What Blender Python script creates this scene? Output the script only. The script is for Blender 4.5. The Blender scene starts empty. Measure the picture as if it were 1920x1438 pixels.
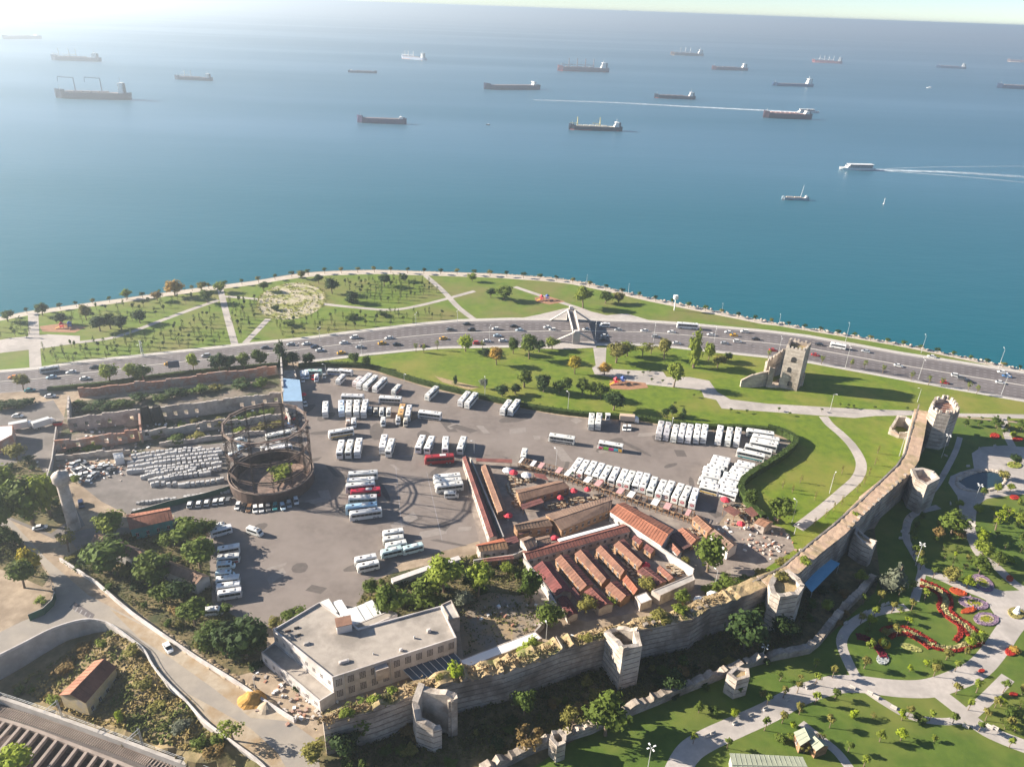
import bpy, bmesh, math, random
from mathutils import Vector, Matrix, noise
from mathutils.geometry import delaunay_2d_cdt
R = math.radians
random.seed(7)
SC = bpy.context.scene
COL = SC.collection
# ------------------------------------------------------------------ camera
FPX, CAMH = 1400.0, 162.0                       # focal length in photo pixels (1920 wide), metres above the ground
nad = Vector((-100, 2781, FPX)).normalized()    # straight down, seen in the camera's axes (right, down, forward)
ZC = -nad
fw = Vector((0, 0, 1)); YC = (fw - fw.dot(ZC) * ZC).normalized(); XC = YC.cross(ZC)
cam_d = bpy.data.cameras.new('camera'); cam = bpy.data.objects.new('camera', cam_d); COL.objects.link(cam)
cam_d.sensor_width = 36; cam_d.lens = FPX / 1920 * 36; cam_d.clip_start = 1; cam_d.clip_end = 80000
cam.matrix_world = Matrix(((XC[0], -XC[1], -XC[2], 0), (YC[0], -YC[1], -YC[2], 0), (ZC[0], -ZC[1], -ZC[2], CAMH), (0, 0, 0, 1)))
SC.camera = cam
# ------------------------------------------------------------------ sky, sun, exposure
SUN_AZ, SUN_EL = 171.0, 22.5                    # degrees from +X, above the horizon
w = bpy.data.worlds.new('World'); SC.world = w; w.use_nodes = True
nt = w.node_tree; bg = nt.nodes['Background']
sky = nt.nodes.new('ShaderNodeTexSky'); sky.sky_type = 'NISHITA'; sky.sun_disc = False
sky.sun_elevation = R(SUN_EL); sky.sun_rotation = R(90 - SUN_AZ); sky.altitude = 3500; sky.air_density = 1.0; sky.dust_density = 1.0; sky.ozone_density = 2.2
nt.links.new(sky.outputs[0], bg.inputs[0]); bg.inputs[1].default_value = 0.052
sd = bpy.data.lights.new('sun', 'SUN'); sun = bpy.data.objects.new('sun', sd); COL.objects.link(sun)
sd.energy = 5.0; sd.angle = R(0.5); sd.color = (1, .90, .76)
sv = Vector((math.cos(R(SUN_AZ)) * math.cos(R(SUN_EL)), math.sin(R(SUN_AZ)) * math.cos(R(SUN_EL)), math.sin(R(SUN_EL))))
sun.rotation_euler = sv.to_track_quat('Z', 'Y').to_euler(); sun.location = (-200, 50, 150)
SC.view_settings.view_transform = 'Standard'; SC.view_settings.look = 'None'; SC.view_settings.gamma = 1
SC.view_settings.use_curve_mapping = False; SC.view_settings.exposure = 1.65
cy = SC.cycles
cy.use_denoising = True; cy.max_bounces = 5; cy.diffuse_bounces = 2; cy.glossy_bounces = 2; cy.transmission_bounces = 2
cy.transparent_max_bounces = 6; cy.volume_bounces = 0; cy.caustics_reflective = False; cy.caustics_refractive = False
cy.sample_clamp_indirect = 4

# ------------------------------------------------------------------ helpers
def ray(u, v):
    c = Vector((u - 960, v - 719, FPX)); return Vector((c.dot(XC), c.dot(YC), c.dot(ZC)))
def G(u, v, z=0.0):                             # photo pixel -> point of the place at height z
    d = ray(u, v); t = (z - CAMH) / d.z
    return Vector((d.x * t, d.y * t, z))
def P2(pts, z=0.0): return [G(u, v, z).to_2d() for u, v in pts]
def pxm(u, v, z=0.0):                           # pixels per metre there
    return (G(u + 1, v, z) - G(u, v, z)).length ** -1

class MB:
    def __init__(s): s.v = []; s.f = []; s.m = []
    def add(s, vs, fs, mi=0):
        o = len(s.v); s.v += [tuple(x) for x in vs]; s.f += [tuple(i + o for i in f) for f in fs]; s.m += [mi] * len(fs)
    def quad(s, a, b, c, d, mi=0): s.add([a, b, c, d], [(0, 1, 2, 3)], mi)
    def box(s, cx, cy_, z0, sx, sy, sz, rz=0.0, mi=0):
        c, n = math.cos(rz), math.sin(rz); vs = []
        for dz in (0, sz):
            for dx, dy in ((-sx / 2, -sy / 2), (sx / 2, -sy / 2), (sx / 2, sy / 2), (-sx / 2, sy / 2)):
                vs.append((cx + dx * c - dy * n, cy_ + dx * n + dy * c, z0 + dz))
        s.add(vs, [(3, 2, 1, 0), (4, 5, 6, 7), (0, 1, 5, 4), (1, 2, 6, 5), (2, 3, 7, 6), (3, 0, 4, 7)], mi)
    def prism(s, poly, z0, z1, mi=0, top=True, mtop=None, bottom=False):
        n = len(poly)
        if area2(poly) < 0: poly = poly[::-1]
        vs = [(p[0], p[1], z0) for p in poly] + [(p[0], p[1], z1 if not isinstance(z1, (list, tuple)) else z1[i]) for i, p in enumerate(poly)]
        s.add(vs, [(i, (i + 1) % n, n + (i + 1) % n, n + i) for i in range(n)], mi)
        if top: s.add(vs[n:], [tuple(range(n))], mi if mtop is None else mtop)
        if bottom: s.add(vs[:n], [tuple(range(n))[::-1]], mi)
    def tube(s, a, b, r0, r1=None, n=6, mi=0, cap=True):
        a, b = Vector(a), Vector(b); r1 = r0 if r1 is None else r1
        d = (b - a).normalized(); u = d.orthogonal().normalized(); w_ = d.cross(u); vs = []
        for c, r in ((a, r0), (b, r1)):
            for i in range(n):
                t = 2 * math.pi * i / n; vs.append(c + (u * math.cos(t) + w_ * math.sin(t)) * r)
        fs = [(i, (i + 1) % n, n + (i + 1) % n, n + i) for i in range(n)]
        if cap: fs += [tuple(range(n))[::-1], tuple(range(n, 2 * n))]
        s.add(vs, fs, mi)
    def lathe(s, prof, n=16, mi=0, cap=True):
        vs = []
        for r, z in prof:
            for i in range(n): vs.append((r * math.cos(2 * math.pi * i / n), r * math.sin(2 * math.pi * i / n), z))
        k = len(prof)
        fs = [(j * n + i, j * n + (i + 1) % n, (j + 1) * n + (i + 1) % n, (j + 1) * n + i) for j in range(k - 1) for i in range(n)]
        if cap: fs.append(tuple((k - 1) * n + i for i in range(n)))
        s.add(vs, fs, mi)
    def loft(s, rings, mi=0, caps=True):
        n = len(rings[0]); vs = [p for r in rings for p in r]
        fs = [(j * n + i, j * n + (i + 1) % n, (j + 1) * n + (i + 1) % n, (j + 1) * n + i) for j in range(len(rings) - 1) for i in range(n)]
        if caps: fs += [tuple(range(n))[::-1], tuple((len(rings) - 1) * n + i for i in range(n))]
        s.add(vs, fs, mi)
    def mesh(s, name, mats, smooth=False):
        me = bpy.data.meshes.new(name); me.from_pydata(s.v, [], s.f)
        for m in (mats if isinstance(mats, (list, tuple)) else [mats]): me.materials.append(m)
        me.polygons.foreach_set('material_index', s.m)
        if smooth: me.polygons.foreach_set('use_smooth', [True] * len(s.f))
        me.update(); return me
    def build(s, name, mats, parent=None, smooth=False, **kw): return link(name, s.mesh(name, mats, smooth), parent, **kw)
def area2(p): return sum(p[i][0] * p[(i + 1) % len(p)][1] - p[(i + 1) % len(p)][0] * p[i][1] for i in range(len(p))) / 2
def link(name, me, parent=None, label=None, cat=None, group=None, kind=None, color=None, loc=None, rz=None):
    o = bpy.data.objects.new(name, me); COL.objects.link(o)
    if parent: o.parent = parent
    if color: o.color = (*color, 1)
    if loc is not None: o.location = loc
    if rz is not None: o.rotation_euler = (0, 0, rz)
    return tag(o, label, cat, group, kind)
def tag(o, label=None, cat=None, group=None, kind=None):
    if label: o['label'] = label
    if cat: o['category'] = cat
    if group: o['group'] = group
    if kind: o['kind'] = kind
    return o
def thing(name, label, cat, loc=(0, 0, 0), rz=0.0, group=None):
    o = bpy.data.objects.new(name, None); COL.objects.link(o); o.location = loc; o.rotation_euler = (0, 0, rz); o.empty_display_size = .3
    return tag(o, label, cat, group)
KIDS = {}
def dup(src, loc, rz=0.0, sc=None, label=None, color=None, group=None, swap=None):
    """copy of a thing, its parts and sub-parts, sharing meshes; color goes to the parts that carry the prototype's own colour"""
    if src.name not in KIDS: KIDS[src.name] = [(c, list(c.children)) for c in src.children]
    r = src.copy(); COL.objects.link(r); r.location = loc; r.rotation_euler = (0, 0, rz)
    if sc: r.scale = sc
    if label: r['label'] = label
    if group: r['group'] = group
    if color: r.color = (*color, 1)
    for c, subs in KIDS[src.name]:
        k = c.copy(); COL.objects.link(k); k.parent = r
        if color and tuple(c.color) == tuple(src.color): k.color = (*color, 1)
        if swap and c.data and c.data.name in swap: k.data = swap[c.data.name]
        for g in subs:
            h = g.copy(); COL.objects.link(h); h.parent = k
    return r
ORD = 'zeroth first second third fourth fifth sixth seventh eighth ninth tenth eleventh twelfth thirteenth fourteenth fifteenth sixteenth seventeenth eighteenth nineteenth twentieth'.split()
def nth(i, n, a='left', b='right'):
    """ordinal that reads from the nearer end of a row of n (i from 0)"""
    if i == 0: return a + 'most'
    if i == n - 1: return b + 'most'
    return f'{ORD[i + 1]} from {a}' if i < n / 2 else f'{ORD[n - i]} from {b}'
def nthv(i, n):
    if i == 0: return 'farthest'
    if i == n - 1: return 'nearest'
    return f'{ORD[i + 1]} farthest' if i < n / 2 else f'{ORD[n - i]} nearest'

# ------------------------------------------------------------------ materials
def mat(name, c1, c2=None, scale=1.0, rough=.85, c3=None, scale3=.05, bump=0.0, bscale=None, spec=.3, metal=0.0, objcol=False, coord='pos', lo=.35, hi=.65, lo3=.45, hi3=.65, stretch=None, detail=6):
    m = bpy.data.materials.new(name); m.use_nodes = True
    t = m.node_tree; N = t.nodes; L = t.links; b = N['Principled BSDF']
    b.inputs['Roughness'].default_value = rough; b.inputs['Specular IOR Level'].default_value = spec; b.inputs['Metallic'].default_value = metal
    if coord == 'pos': vec = N.new('ShaderNodeNewGeometry').outputs['Position']
    else: vec = N.new('ShaderNodeTexCoord').outputs['Object']
    if stretch:
        mp = N.new('ShaderNodeMapping'); mp.inputs['Scale'].default_value = stretch; L.new(vec, mp.inputs[0]); vec = mp.outputs[0]
    def nz(sc, d=6):
        n = N.new('ShaderNodeTexNoise'); n.inputs['Scale'].default_value = sc; n.inputs['Detail'].default_value = d; n.inputs['Roughness'].default_value = .62; L.new(vec, n.inputs['Vector']); return n
    def ramp(fac, lo_, hi_):
        r = N.new('ShaderNodeMapRange'); r.inputs[1].default_value = lo_; r.inputs[2].default_value = hi_; r.clamp = True; L.new(fac, r.inputs[0]); return r.outputs[0]
    def mix(f, a, bb, mode='MIX'):
        x = N.new('ShaderNodeMix'); x.data_type = 'RGBA'; x.blend_type = mode
        if isinstance(f, float): x.inputs[0].default_value = f
        else: L.new(f, x.inputs[0])
        for k, s_ in ((6, a), (7, bb)):
            if isinstance(s_, tuple): x.inputs[k].default_value = (*s_[:3], 1)
            else: L.new(s_, x.inputs[k])
        return x.outputs[2]
    col = tuple(c1)
    if c2: col = mix(ramp(nz(scale, detail).outputs[0], lo, hi), tuple(c1), tuple(c2))
    if c3: col = mix(ramp(nz(scale3, 4).outputs[0], lo3, hi3), col, tuple(c3))
    if objcol:
        oi = N.new('ShaderNodeObjectInfo'); col = mix(1.0, col, oi.outputs['Color'], 'MULTIPLY')
    if isinstance(col, tuple): b.inputs['Base Color'].default_value = (*col[:3], 1)
    else: L.new(col, b.inputs['Base Color'])
    if bump:
        bp = N.new('ShaderNodeBump'); bp.inputs['Strength'].default_value = 1; bp.inputs['Distance'].default_value = bump
        L.new(nz(bscale or scale * 2, 4).outputs[0], bp.inputs['Height']); L.new(bp.outputs[0], b.inputs['Normal'])
    return m
M = {}
M['asphalt'] = mat('asphalt', (.165, .137, .122), (.205, .172, .154), .35, .9, (.25, .212, .19), .035, .01, 3, lo3=.42, hi3=.7)
M['asphalt_worn'] = mat('asphalt_worn', (.17, .15, .14), (.22, .195, .18), .3, .9, (.13, .115, .105), .06)
M['road'] = mat('road', (.115, .10, .10), (.15, .132, .132), .25, .88, (.18, .16, .158), .03, stretch=(.35, 1, 1))
M['street'] = mat('street', (.30, .265, .225), (.36, .315, .265), .3, .92, (.26, .235, .21), .05)
M['dirt'] = mat('dirt', (.30, .23, .165), (.42, .33, .24), .4, .95, (.22, .165, .115), .07, .05, 1.5)
M['sanddirt'] = mat('sanddirt', (.36, .295, .22), (.43, .36, .275), .7, .95, (.31, .22, .13), .12, .05, 1.5)
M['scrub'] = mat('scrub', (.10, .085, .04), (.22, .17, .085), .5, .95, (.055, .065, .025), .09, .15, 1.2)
M['lawn'] = mat('lawn', (.090, .145, .010), (.150, .205, .014), .3, .95, (.215, .205, .04), .03, .12, 1.6, lo3=.46, hi3=.68)
M['lawn_coast'] = mat('lawn_coast', (.095, .155, .014), (.145, .195, .024), .16, .95, (.185, .165, .055), .03, .05, 3, lo3=.45, hi3=.7)
M['dryscrub'] = mat('dryscrub', (.19, .145, .075), (.27, .205, .115), .5, .95, (.11, .10, .04), .09, .15, 1.2)
M['lawn_garden'] = mat('lawn_garden', (.062, .108, .014), (.098, .15, .02), .2, .95, (.155, .17, .035), .04, .05, 4, lo3=.46, hi3=.7)
M['paving'] = mat('paving', (.40, .36, .33), (.48, .435, .40), .6, .9, (.33, .30, .275), .07)
M['promenade'] = mat('promenade', (.46, .40, .335), (.56, .495, .42), .4, .9, (.48, .42, .35), .1)
M['kerb'] = mat('kerb', (.43, .40, .365), (.51, .475, .435), .6, .9)
M['paint'] = mat('paint', (.22, .205, .205), (.34, .32, .32), .4, .8)
M['concrete'] = mat('concrete', (.40, .37, .34), (.50, .465, .43), .5, .9, (.33, .30, .275), .12)
M['roofgrey'] = mat('roofgrey', (.33, .29, .25), (.42, .37, .32), .35, .9, (.25, .22, .19), .11, lo3=.46, hi3=.62)
M['plaster'] = mat('plaster', (.54, .50, .48), (.63, .59, .565), .4, .9, (.40, .365, .34), .15)
M['plaster_old'] = mat('plaster_old', (.40, .35, .31), (.54, .48, .43), .5, .92, (.27, .22, .19), .2)
M['stone'] = mat('stone', (.34, .285, .235), (.49, .42, .355), .9, .95, (.20, .165, .135), .13, .12, 2.2, lo3=.42, hi3=.62)
M['stone_pale'] = mat('stone_pale', (.43, .375, .32), (.56, .495, .43), .8, .95, (.27, .225, .185), .17, .12, 2.2, lo3=.44, hi3=.64)
M['brickband'] = mat('brickband', (.125, .09, .075), (.19, .14, .115), 1.2, .95, (.27, .23, .2), .3)
M['walltop'] = mat('walltop', (.40, .275, .195), (.49, .35, .25), .5, .95, (.30, .235, .13), .13, .05, 2)
M['drygrass'] = mat('drygrass', (.30, .215, .115), (.40, .30, .17), 1.1, .95, (.15, .16, .05), .2, .1, 2, lo3=.5, hi3=.66)
M['brick'] = mat('brick', (.36, .175, .12), (.46, .25, .175), 1.0, .92, (.38, .31, .27), .25)
M['tile_red'] = mat('tile_red', (.165, .062, .054), (.215, .088, .075), .7, .8, (.115, .05, .045), .25, .04, 3, objcol=True)
M['tile_brown'] = mat('tile_brown', (.205, .135, .10), (.255, .17, .125), .6, .85, (.155, .10, .075), .2, .04, 3, objcol=True)
M['wood'] = mat('wood', (.30, .175, .10), (.39, .235, .135), 1.5, .8, (.20, .115, .065), .5)
M['sheet'] = mat('sheet', (.75, .74, .72), (.66, .65, .63), .4, .5, objcol=True)
M['paintobj'] = mat('paintobj', (1, 1, 1), (.93, .92, .90), .5, .32, spec=.5, objcol=True, coord='obj')
M['matteobj'] = mat('matteobj', (1, 1, 1), (.86, .85, .83), .8, .85, objcol=True, coord='obj')
M['glass'] = mat('glass', (.018, .024, .032), rough=.12, spec=.6)
M['glass_blue'] = mat('glass_blue', (.05, .085, .13), rough=.12, spec=.7)
M['windowdark'] = mat('windowdark', (.055, .045, .045), (.09, .075, .075), 1.5, .4)
M['tyre'] = mat('tyre', (.02, .02, .02), rough=.9)
M['metal'] = mat('metal', (.55, .56, .56), rough=.45, metal=.3)
M['rust'] = mat('rust', (.075, .05, .042), (.12, .082, .068), 1.0, .85, (.045, .035, .032), .3)
M['dark'] = mat('dark', (.03, .03, .03), (.05, .045, .045), .6, .95)
M['bark'] = mat('bark', (.16, .115, .08), (.23, .17, .12), 3, .95, coord='obj')
M['rail'] = mat('rail', (.16, .12, .10), (.24, .19, .16), 1.5, .6)
M['ballast'] = mat('ballast', (.085, .072, .068), (.15, .13, .12), 2.5, .95)
M['sand'] = mat('sand', (.40, .215, .055), (.50, .29, .085), .8, .95, (.34, .18, .05), .5, bump=.1)
M['beam'] = mat('beam', (.30, .245, .21), (.40, .33, .285), .8, .92, (.22, .175, .15), .2)
M['soil'] = mat('soil', (.30, .155, .09), (.38, .21, .13), .7, .95)
M['flower'] = mat('flower', (1, 1, 1), (.55, .6, .5), 2.2, .9, objcol=True, bump=.15, bscale=3)
M['pond'] = mat('pond', (.02, .045, .06), rough=.08, spec=.5)
M['rock'] = mat('rock', (.42, .36, .30), (.56, .49, .42), .9, .95, (.30, .25, .21), .5, .2, 1.5)
M['white'] = mat('white', (.80, .79, .77), rough=.5)
# foliage: the tree's own colour (object colour), varied leaf by leaf
def foliage(name):
    m = bpy.data.materials.new(name); m.use_nodes = True; t = m.node_tree; N = t.nodes; L = t.links; b = N['Principled BSDF']
    b.inputs['Roughness'].default_value = .75; b.inputs['Specular IOR Level'].default_value = .2
    oi = N.new('ShaderNodeObjectInfo'); tc = N.new('ShaderNodeTexCoord')
    n = N.new('ShaderNodeTexNoise'); n.inputs['Scale'].default_value = .9; n.inputs['Detail'].default_value = 5; L.new(tc.outputs['Object'], n.inputs['Vector'])
    r = N.new('ShaderNodeMapRange'); r.inputs[1].default_value = .3; r.inputs[2].default_value = .7; r.inputs[3].default_value = .62; r.inputs[4].default_value = 1.45; L.new(n.outputs[0], r.inputs[0])
    x = N.new('ShaderNodeMix'); x.data_type = 'RGBA'; x.blend_type = 'MULTIPLY'; x.inputs[0].default_value = 1
    L.new(oi.outputs['Color'], x.inputs[6]); L.new(r.outputs[0], x.inputs[7])
    L.new(x.outputs[2], b.inputs['Base Color'])
    tr = N.new('ShaderNodeBsdfTranslucent'); L.new(x.outputs[2], tr.inputs['Color'])
    ms = N.new('ShaderNodeMixShader'); ms.inputs[0].default_value = .3; L.new(b.outputs[0], ms.inputs[1]); L.new(tr.outputs[0], ms.inputs[2])
    L.new(ms.outputs[0], N['Material Output'].inputs[0]); return m
M['leaf'] = foliage('leaf')
# ================================================================== THE SETTING
from mathutils.geometry import tessellate_polygon
def lerp_pts(pts, x):
    if x <= pts[0][0]: a, b = pts[0], pts[1]
    elif x >= pts[-1][0]: a, b = pts[-2], pts[-1]
    else:
        i = max(k for k in range(len(pts) - 1) if pts[k][0] <= x); a, b = pts[i], pts[i + 1]
    return a[1] + (b[1] - a[1]) * (x - a[0]) / (b[0] - a[0])
def smooth(pts, n=6):
    out = []
    for i in range(len(pts) - 1):
        p0, p1, p2, p3 = (Vector(pts[max(0, min(len(pts) - 1, i + k))]) for k in (-1, 0, 1, 2))
        for j in range(n):
            t = j / n
            out.append(.5 * (2 * p1 + (p2 - p0) * t + (2 * p0 - 5 * p1 + 4 * p2 - p3) * t * t + (3 * p1 - p0 - 3 * p2 + p3) * t ** 3))
    return out + [Vector(pts[-1])]
def sheet(name, poly, z, m, parent=None, kind='structure', thick=0.0, **kw):
    poly = [Vector((p[0], p[1])) for p in poly]
    if area2(poly) < 0: poly = poly[::-1]
    b = MB()
    if thick: b.prism(poly, z - thick, z, top=False)
    vs = [(p.x, p.y, z) for p in poly]
    tris = tessellate_polygon([[Vector(v) for v in vs]])
    fs = []
    for t in tris:
        a, c, d = (Vector(vs[i]) for i in t)
        fs.append(tuple(t) if (c - a).cross(d - a).z > 0 else tuple(t)[::-1])
    b.add(vs, fs)
    return b.build(name, m, parent, kind=kind, **kw)
def strip_poly(path, wd):
    """outline of a band of width wd along a path of ground points"""
    L_, R_ = [], []
    for i, p in enumerate(path):
        a, b = path[max(0, i - 1)], path[min(len(path) - 1, i + 1)]
        t = Vector((b[0] - a[0], b[1] - a[1])).normalized(); n = Vector((-t.y, t.x))
        q = Vector((p[0], p[1])); L_.append(q + n * wd / 2); R_.append(q - n * wd / 2)
    return L_, R_
def strip(name, px, wd, z, m, sm=5, kind='structure', thick=0.0, **kw):
    path = P2(px); path = smooth(path, sm) if sm > 1 else path
    L_, R_ = strip_poly(path, wd); b = MB(); n = len(path)
    b.add([(p.x, p.y, z) for p in L_] + [(p.x, p.y, z) for p in R_], [(i + n, i + 1 + n, i + 1, i) for i in range(n - 1)])
    if thick:
        for S, o in ((L_, 1), (R_, 0)):
            for i in range(n - 1):
                q = [(S[i].x, S[i].y, z), (S[i + 1].x, S[i + 1].y, z), (S[i + 1].x, S[i + 1].y, z - thick), (S[i].x, S[i].y, z - thick)]
                b.add([q[k] for k in ((3, 2, 1, 0) if o else (0, 1, 2, 3))], [(0, 1, 2, 3)])
    return b.build(name, m, kind=kind, **kw)
def inside(p, poly):
    c = False; n = len(poly)
    for i in range(n):
        a, b = poly[i], poly[i - 1]
        if (a[1] > p[1]) != (b[1] > p[1]) and p[0] < (b[0] - a[0]) * (p[1] - a[1]) / (b[1] - a[1]) + a[0]: c = not c
    return c
# ---- sea: one sheet to the horizon
SEA = -2.2
def water_mat():
    m = bpy.data.materials.new('sea_water'); m.use_nodes = True; t = m.node_tree; N = t.nodes; L = t.links; b = N['Principled BSDF']
    b.inputs['IOR'].default_value = 1.33; b.inputs['Specular IOR Level'].default_value = .5
    pos = N.new('ShaderNodeNewGeometry').outputs['Position']
    def nz(sc, stretch, d=4):
        mp = N.new('ShaderNodeMapping'); mp.inputs['Scale'].default_value = stretch; L.new(pos, mp.inputs[0])
        n = N.new('ShaderNodeTexNoise'); n.inputs['Scale'].default_value = sc; n.inputs['Detail'].default_value = d; L.new(mp.outputs[0], n.inputs['Vector']); return n.outputs[0]
    big = nz(.0016, (.22, 1.0, 1), 5)                          # slicks and currents
    r = N.new('ShaderNodeMapRange'); r.inputs[1].default_value = .35; r.inputs[2].default_value = .65; L.new(big, r.inputs[0])
    x = N.new('ShaderNodeMix'); x.data_type = 'RGBA'; L.new(r.outputs[0], x.inputs[0]); x.inputs[6].default_value = (.035, .125, .19, 1); x.inputs[7].default_value = (.055, .155, .23, 1)
    # greener towards the shore; farther out a paler colour stands in for haze
    sp = N.new('ShaderNodeSeparateXYZ'); L.new(pos, sp.inputs[0])
    g = N.new('ShaderNodeMapRange'); g.inputs[1].default_value = 380; g.inputs[2].default_value = 1100; L.new(sp.outputs[1], g.inputs[0])
    x2 = N.new('ShaderNodeMix'); x2.data_type = 'RGBA'; L.new(g.outputs[0], x2.inputs[0]); x2.inputs[6].default_value = (.004, .105, .135, 1); L.new(x.outputs[2], x2.inputs[7])
    L.new(x2.outputs[2], b.inputs['Base Color'])
    rr = N.new('ShaderNodeMapRange'); rr.inputs[1].default_value = .4; rr.inputs[2].default_value = .62; rr.inputs[3].default_value = .42; rr.inputs[4].default_value = .28; L.new(big, rr.inputs[0]); L.new(rr.outputs[0], b.inputs['Roughness'])
    bp = N.new('ShaderNodeBump'); bp.inputs['Distance'].default_value = 1.1; bp.inputs['Strength'].default_value = .26
    ad = N.new('ShaderNodeMath'); ad.operation = 'MULTIPLY_ADD'; L.new(nz(.30, (.45, 1.25, 1), 3), ad.inputs[0]); ad.inputs[1].default_value = .55; L.new(nz(.07, (.45, 1.3, 1), 3), ad.inputs[2])
    L.new(ad.outputs[0], bp.inputs['Height']); L.new(bp.outputs[0], b.inputs['Normal'])
    return m
M['sea'] = water_mat()
# ---- land
COAST = [(-120, 612), (0, 594), (50, 584), (150, 570), (225, 560), (325, 546), (400, 536), (480, 526), (543, 515), (605, 509), (705, 506), (805, 509), (900, 512), (960, 515), (1060, 524), (1135, 539), (1210, 557), (1310, 577), (1440, 603), (1590, 628), (1690, 645), (1790, 666), (1920, 694), (2050, 722)]
coast = smooth(P2(COAST), 4)
RET = [(0, 1230), (50, 1205), (100, 1180), (155, 1164), (190, 1166), (212, 1176), (245, 1200), (270, 1220), (287, 1250), (312, 1280), (350, 1317), (382, 1352), (425, 1385), (480, 1425), (505, 1450)]
ret = smooth(P2([(-60, 1258)] + RET), 3)
notch = [p for p in ret] + [Vector((-40, 70)), Vector((-40, 40)), Vector((-260, 40)), Vector((-260, 90))]
def cdt_ground(name, outer, holes, z, m, drop=None):
    pts = list(outer); ed = [(i, (i + 1) % len(outer)) for i in range(len(outer))]
    for h in holes:
        o = len(pts); pts += h; ed += [(o + i, o + (i + 1) % len(h)) for i in range(len(h))]
    vs, _, fs, *_ = delaunay_2d_cdt([Vector(p) for p in pts], ed, [], 0, 1e-5)
    b = MB(); keep = []
    for f in fs:
        c = sum((vs[i] for i in f), Vector((0, 0))) / len(f)
        if inside(c, outer) and not any(inside(c, h) for h in holes): keep.append(tuple(f))
    b.add([(p.x, p.y, z) for p in vs], keep); return b, vs
far_l, far_r = Vector((-2500, coast[0].y - 120)), Vector((2500, coast[-1].y - 160))
outer = [far_l] + [p.copy() for p in coast] + [far_r, Vector((2500, -2000)), Vector((-2500, -2000))]
b, _ = cdt_ground('ground', outer, [notch], 0, None)
seq = [far_l] + list(coast) + [far_r]
for i in range(len(seq) - 1):                                  # the shore's edge, down into the water
    p, q = seq[i], seq[i + 1]; b.quad((p.x, p.y, 0), (q.x, q.y, 0), (q.x, q.y, -4), (p.x, p.y, -4))
b.build('ground', M['dirt'], kind='structure')
sheet('sea', [(-40000, 100), (-2500, far_l.y - 5)] + [(p.x, p.y - 2) for p in coast] + [(2500, far_r.y - 5), (40000, 0), (40000, 60000), (-40000, 60000)], SEA, M['sea'])
# ---- sunken field and railway bed beyond the retaining wall
CUT = [(-60, 1286), (0, 1303), (90, 1333), (180, 1365), (270, 1398), (375, 1437), (460, 1470)]
cutp = P2(CUT, -5.2)
def field_z(p):
    for a, c in zip(cutp, cutp[1:]):
        if (p.x - a.x) * (c.x - a.x) + (p.y - a.y) * (c.y - a.y) >= 0 and (c.x - a.x) * (p.y - a.y) - (c.y - a.y) * (p.x - a.x) < -.8 * (c - a).length and (p - c).dot(c - a) <= 0: return -12.2

    ctrl = [((-60, 1300), -8.5), ((0, 1267), -8), ((75, 1222), -7), ((140, 1192), -5.6), ((212, 1188), -2), ((245, 1202), -.6), ((287, 1252), -.5), ((350, 1320), -.5), ((425, 1388), -.5), ((490, 1432), -.6), ((0, 1305), -8), ((150, 1340), -7.5), ((260, 1385), -7.2), ((400, 1440), -6), ((170, 1270), -6.5), ((250, 1310), -4.5), ((330, 1360), -4.2)]
    s = t = 0
    for (u, v), z in ctrl:
        q = G(u, v, 0); d = ((p.x - q.x) ** 2 + (p.y - q.y) ** 2) + .5; s += z / d ** 1.5; t += 1 / d ** 1.5
    return s / t
pts = [p.copy() for p in notch]; ed = [(i, (i + 1) % len(pts)) for i in range(len(pts))]
xs = [p.x for p in notch]; ys = [p.y for p in notch]
X = min(xs)
for ix in range(int((-38 + 150) / 2.2)):
    for iy in range(int(85 / 2.2)):
        p = Vector((-150 + ix * 2.2 + random.uniform(-.5, .5), 62 + iy * 2.2 + random.uniform(-.5, .5)))
        if inside(p, notch): pts.append(p)
vs, _, fs, *_ = delaunay_2d_cdt(pts, ed, [], 0, 1e-5)
b = MB(); edge = {(round(p.x, 2), round(p.y, 2)) for p in ret}
zs = []
for p in vs:
    z = field_z(p); zs.append(z + noise.noise((p.x * .2, p.y * .2, 0)) * .35)
b.add([(p.x, p.y, z) for p, z in zip(vs, zs)], [tuple(f) for f in fs if inside(sum((vs[i] for i in f), Vector((0, 0))) / len(f), notch)])
b.build('field', M['dryscrub'], kind='structure')
# ---- lawns, streets, car park: sheets a few millimetres to centimetres above each other
FAR = [(-120, 712), (0, 699), (75, 693), (150, 681), (250, 671), (350, 660), (425, 652), (480, 646), (555, 639), (630, 629), (705, 620), (780, 611), (856, 604), (960, 601), (1115, 602), (1210, 605), (1285, 610), (1440, 624), (1515, 633), (1690, 665), (1800, 682), (1920, 701), (2060, 728)]
NEAR = [(-120, 746), (0, 737), (100, 730), (200, 719), (263, 709), (375, 697), (480, 688), (580, 676), (680, 664), (780, 654), (830, 650), (960, 648), (1100, 644), (1210, 645), (1260, 649), (1440, 668), (1515, 677), (1690, 709), (1800, 729), (1920, 750), (2060, 776)]
yf = lambda x: lerp_pts(FAR, x)
yn = lambda x: lerp_pts(NEAR, x)
XS = list(range(-100, 2041, 20))
def lane(f0, f1, z, xs=XS):
    a = P2([(x, yf(x) + (yn(x) - yf(x)) * f0) for x in xs]); c = P2([(x, yf(x) + (yn(x) - yf(x)) * f1) for x in xs])
    return a, c
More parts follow.
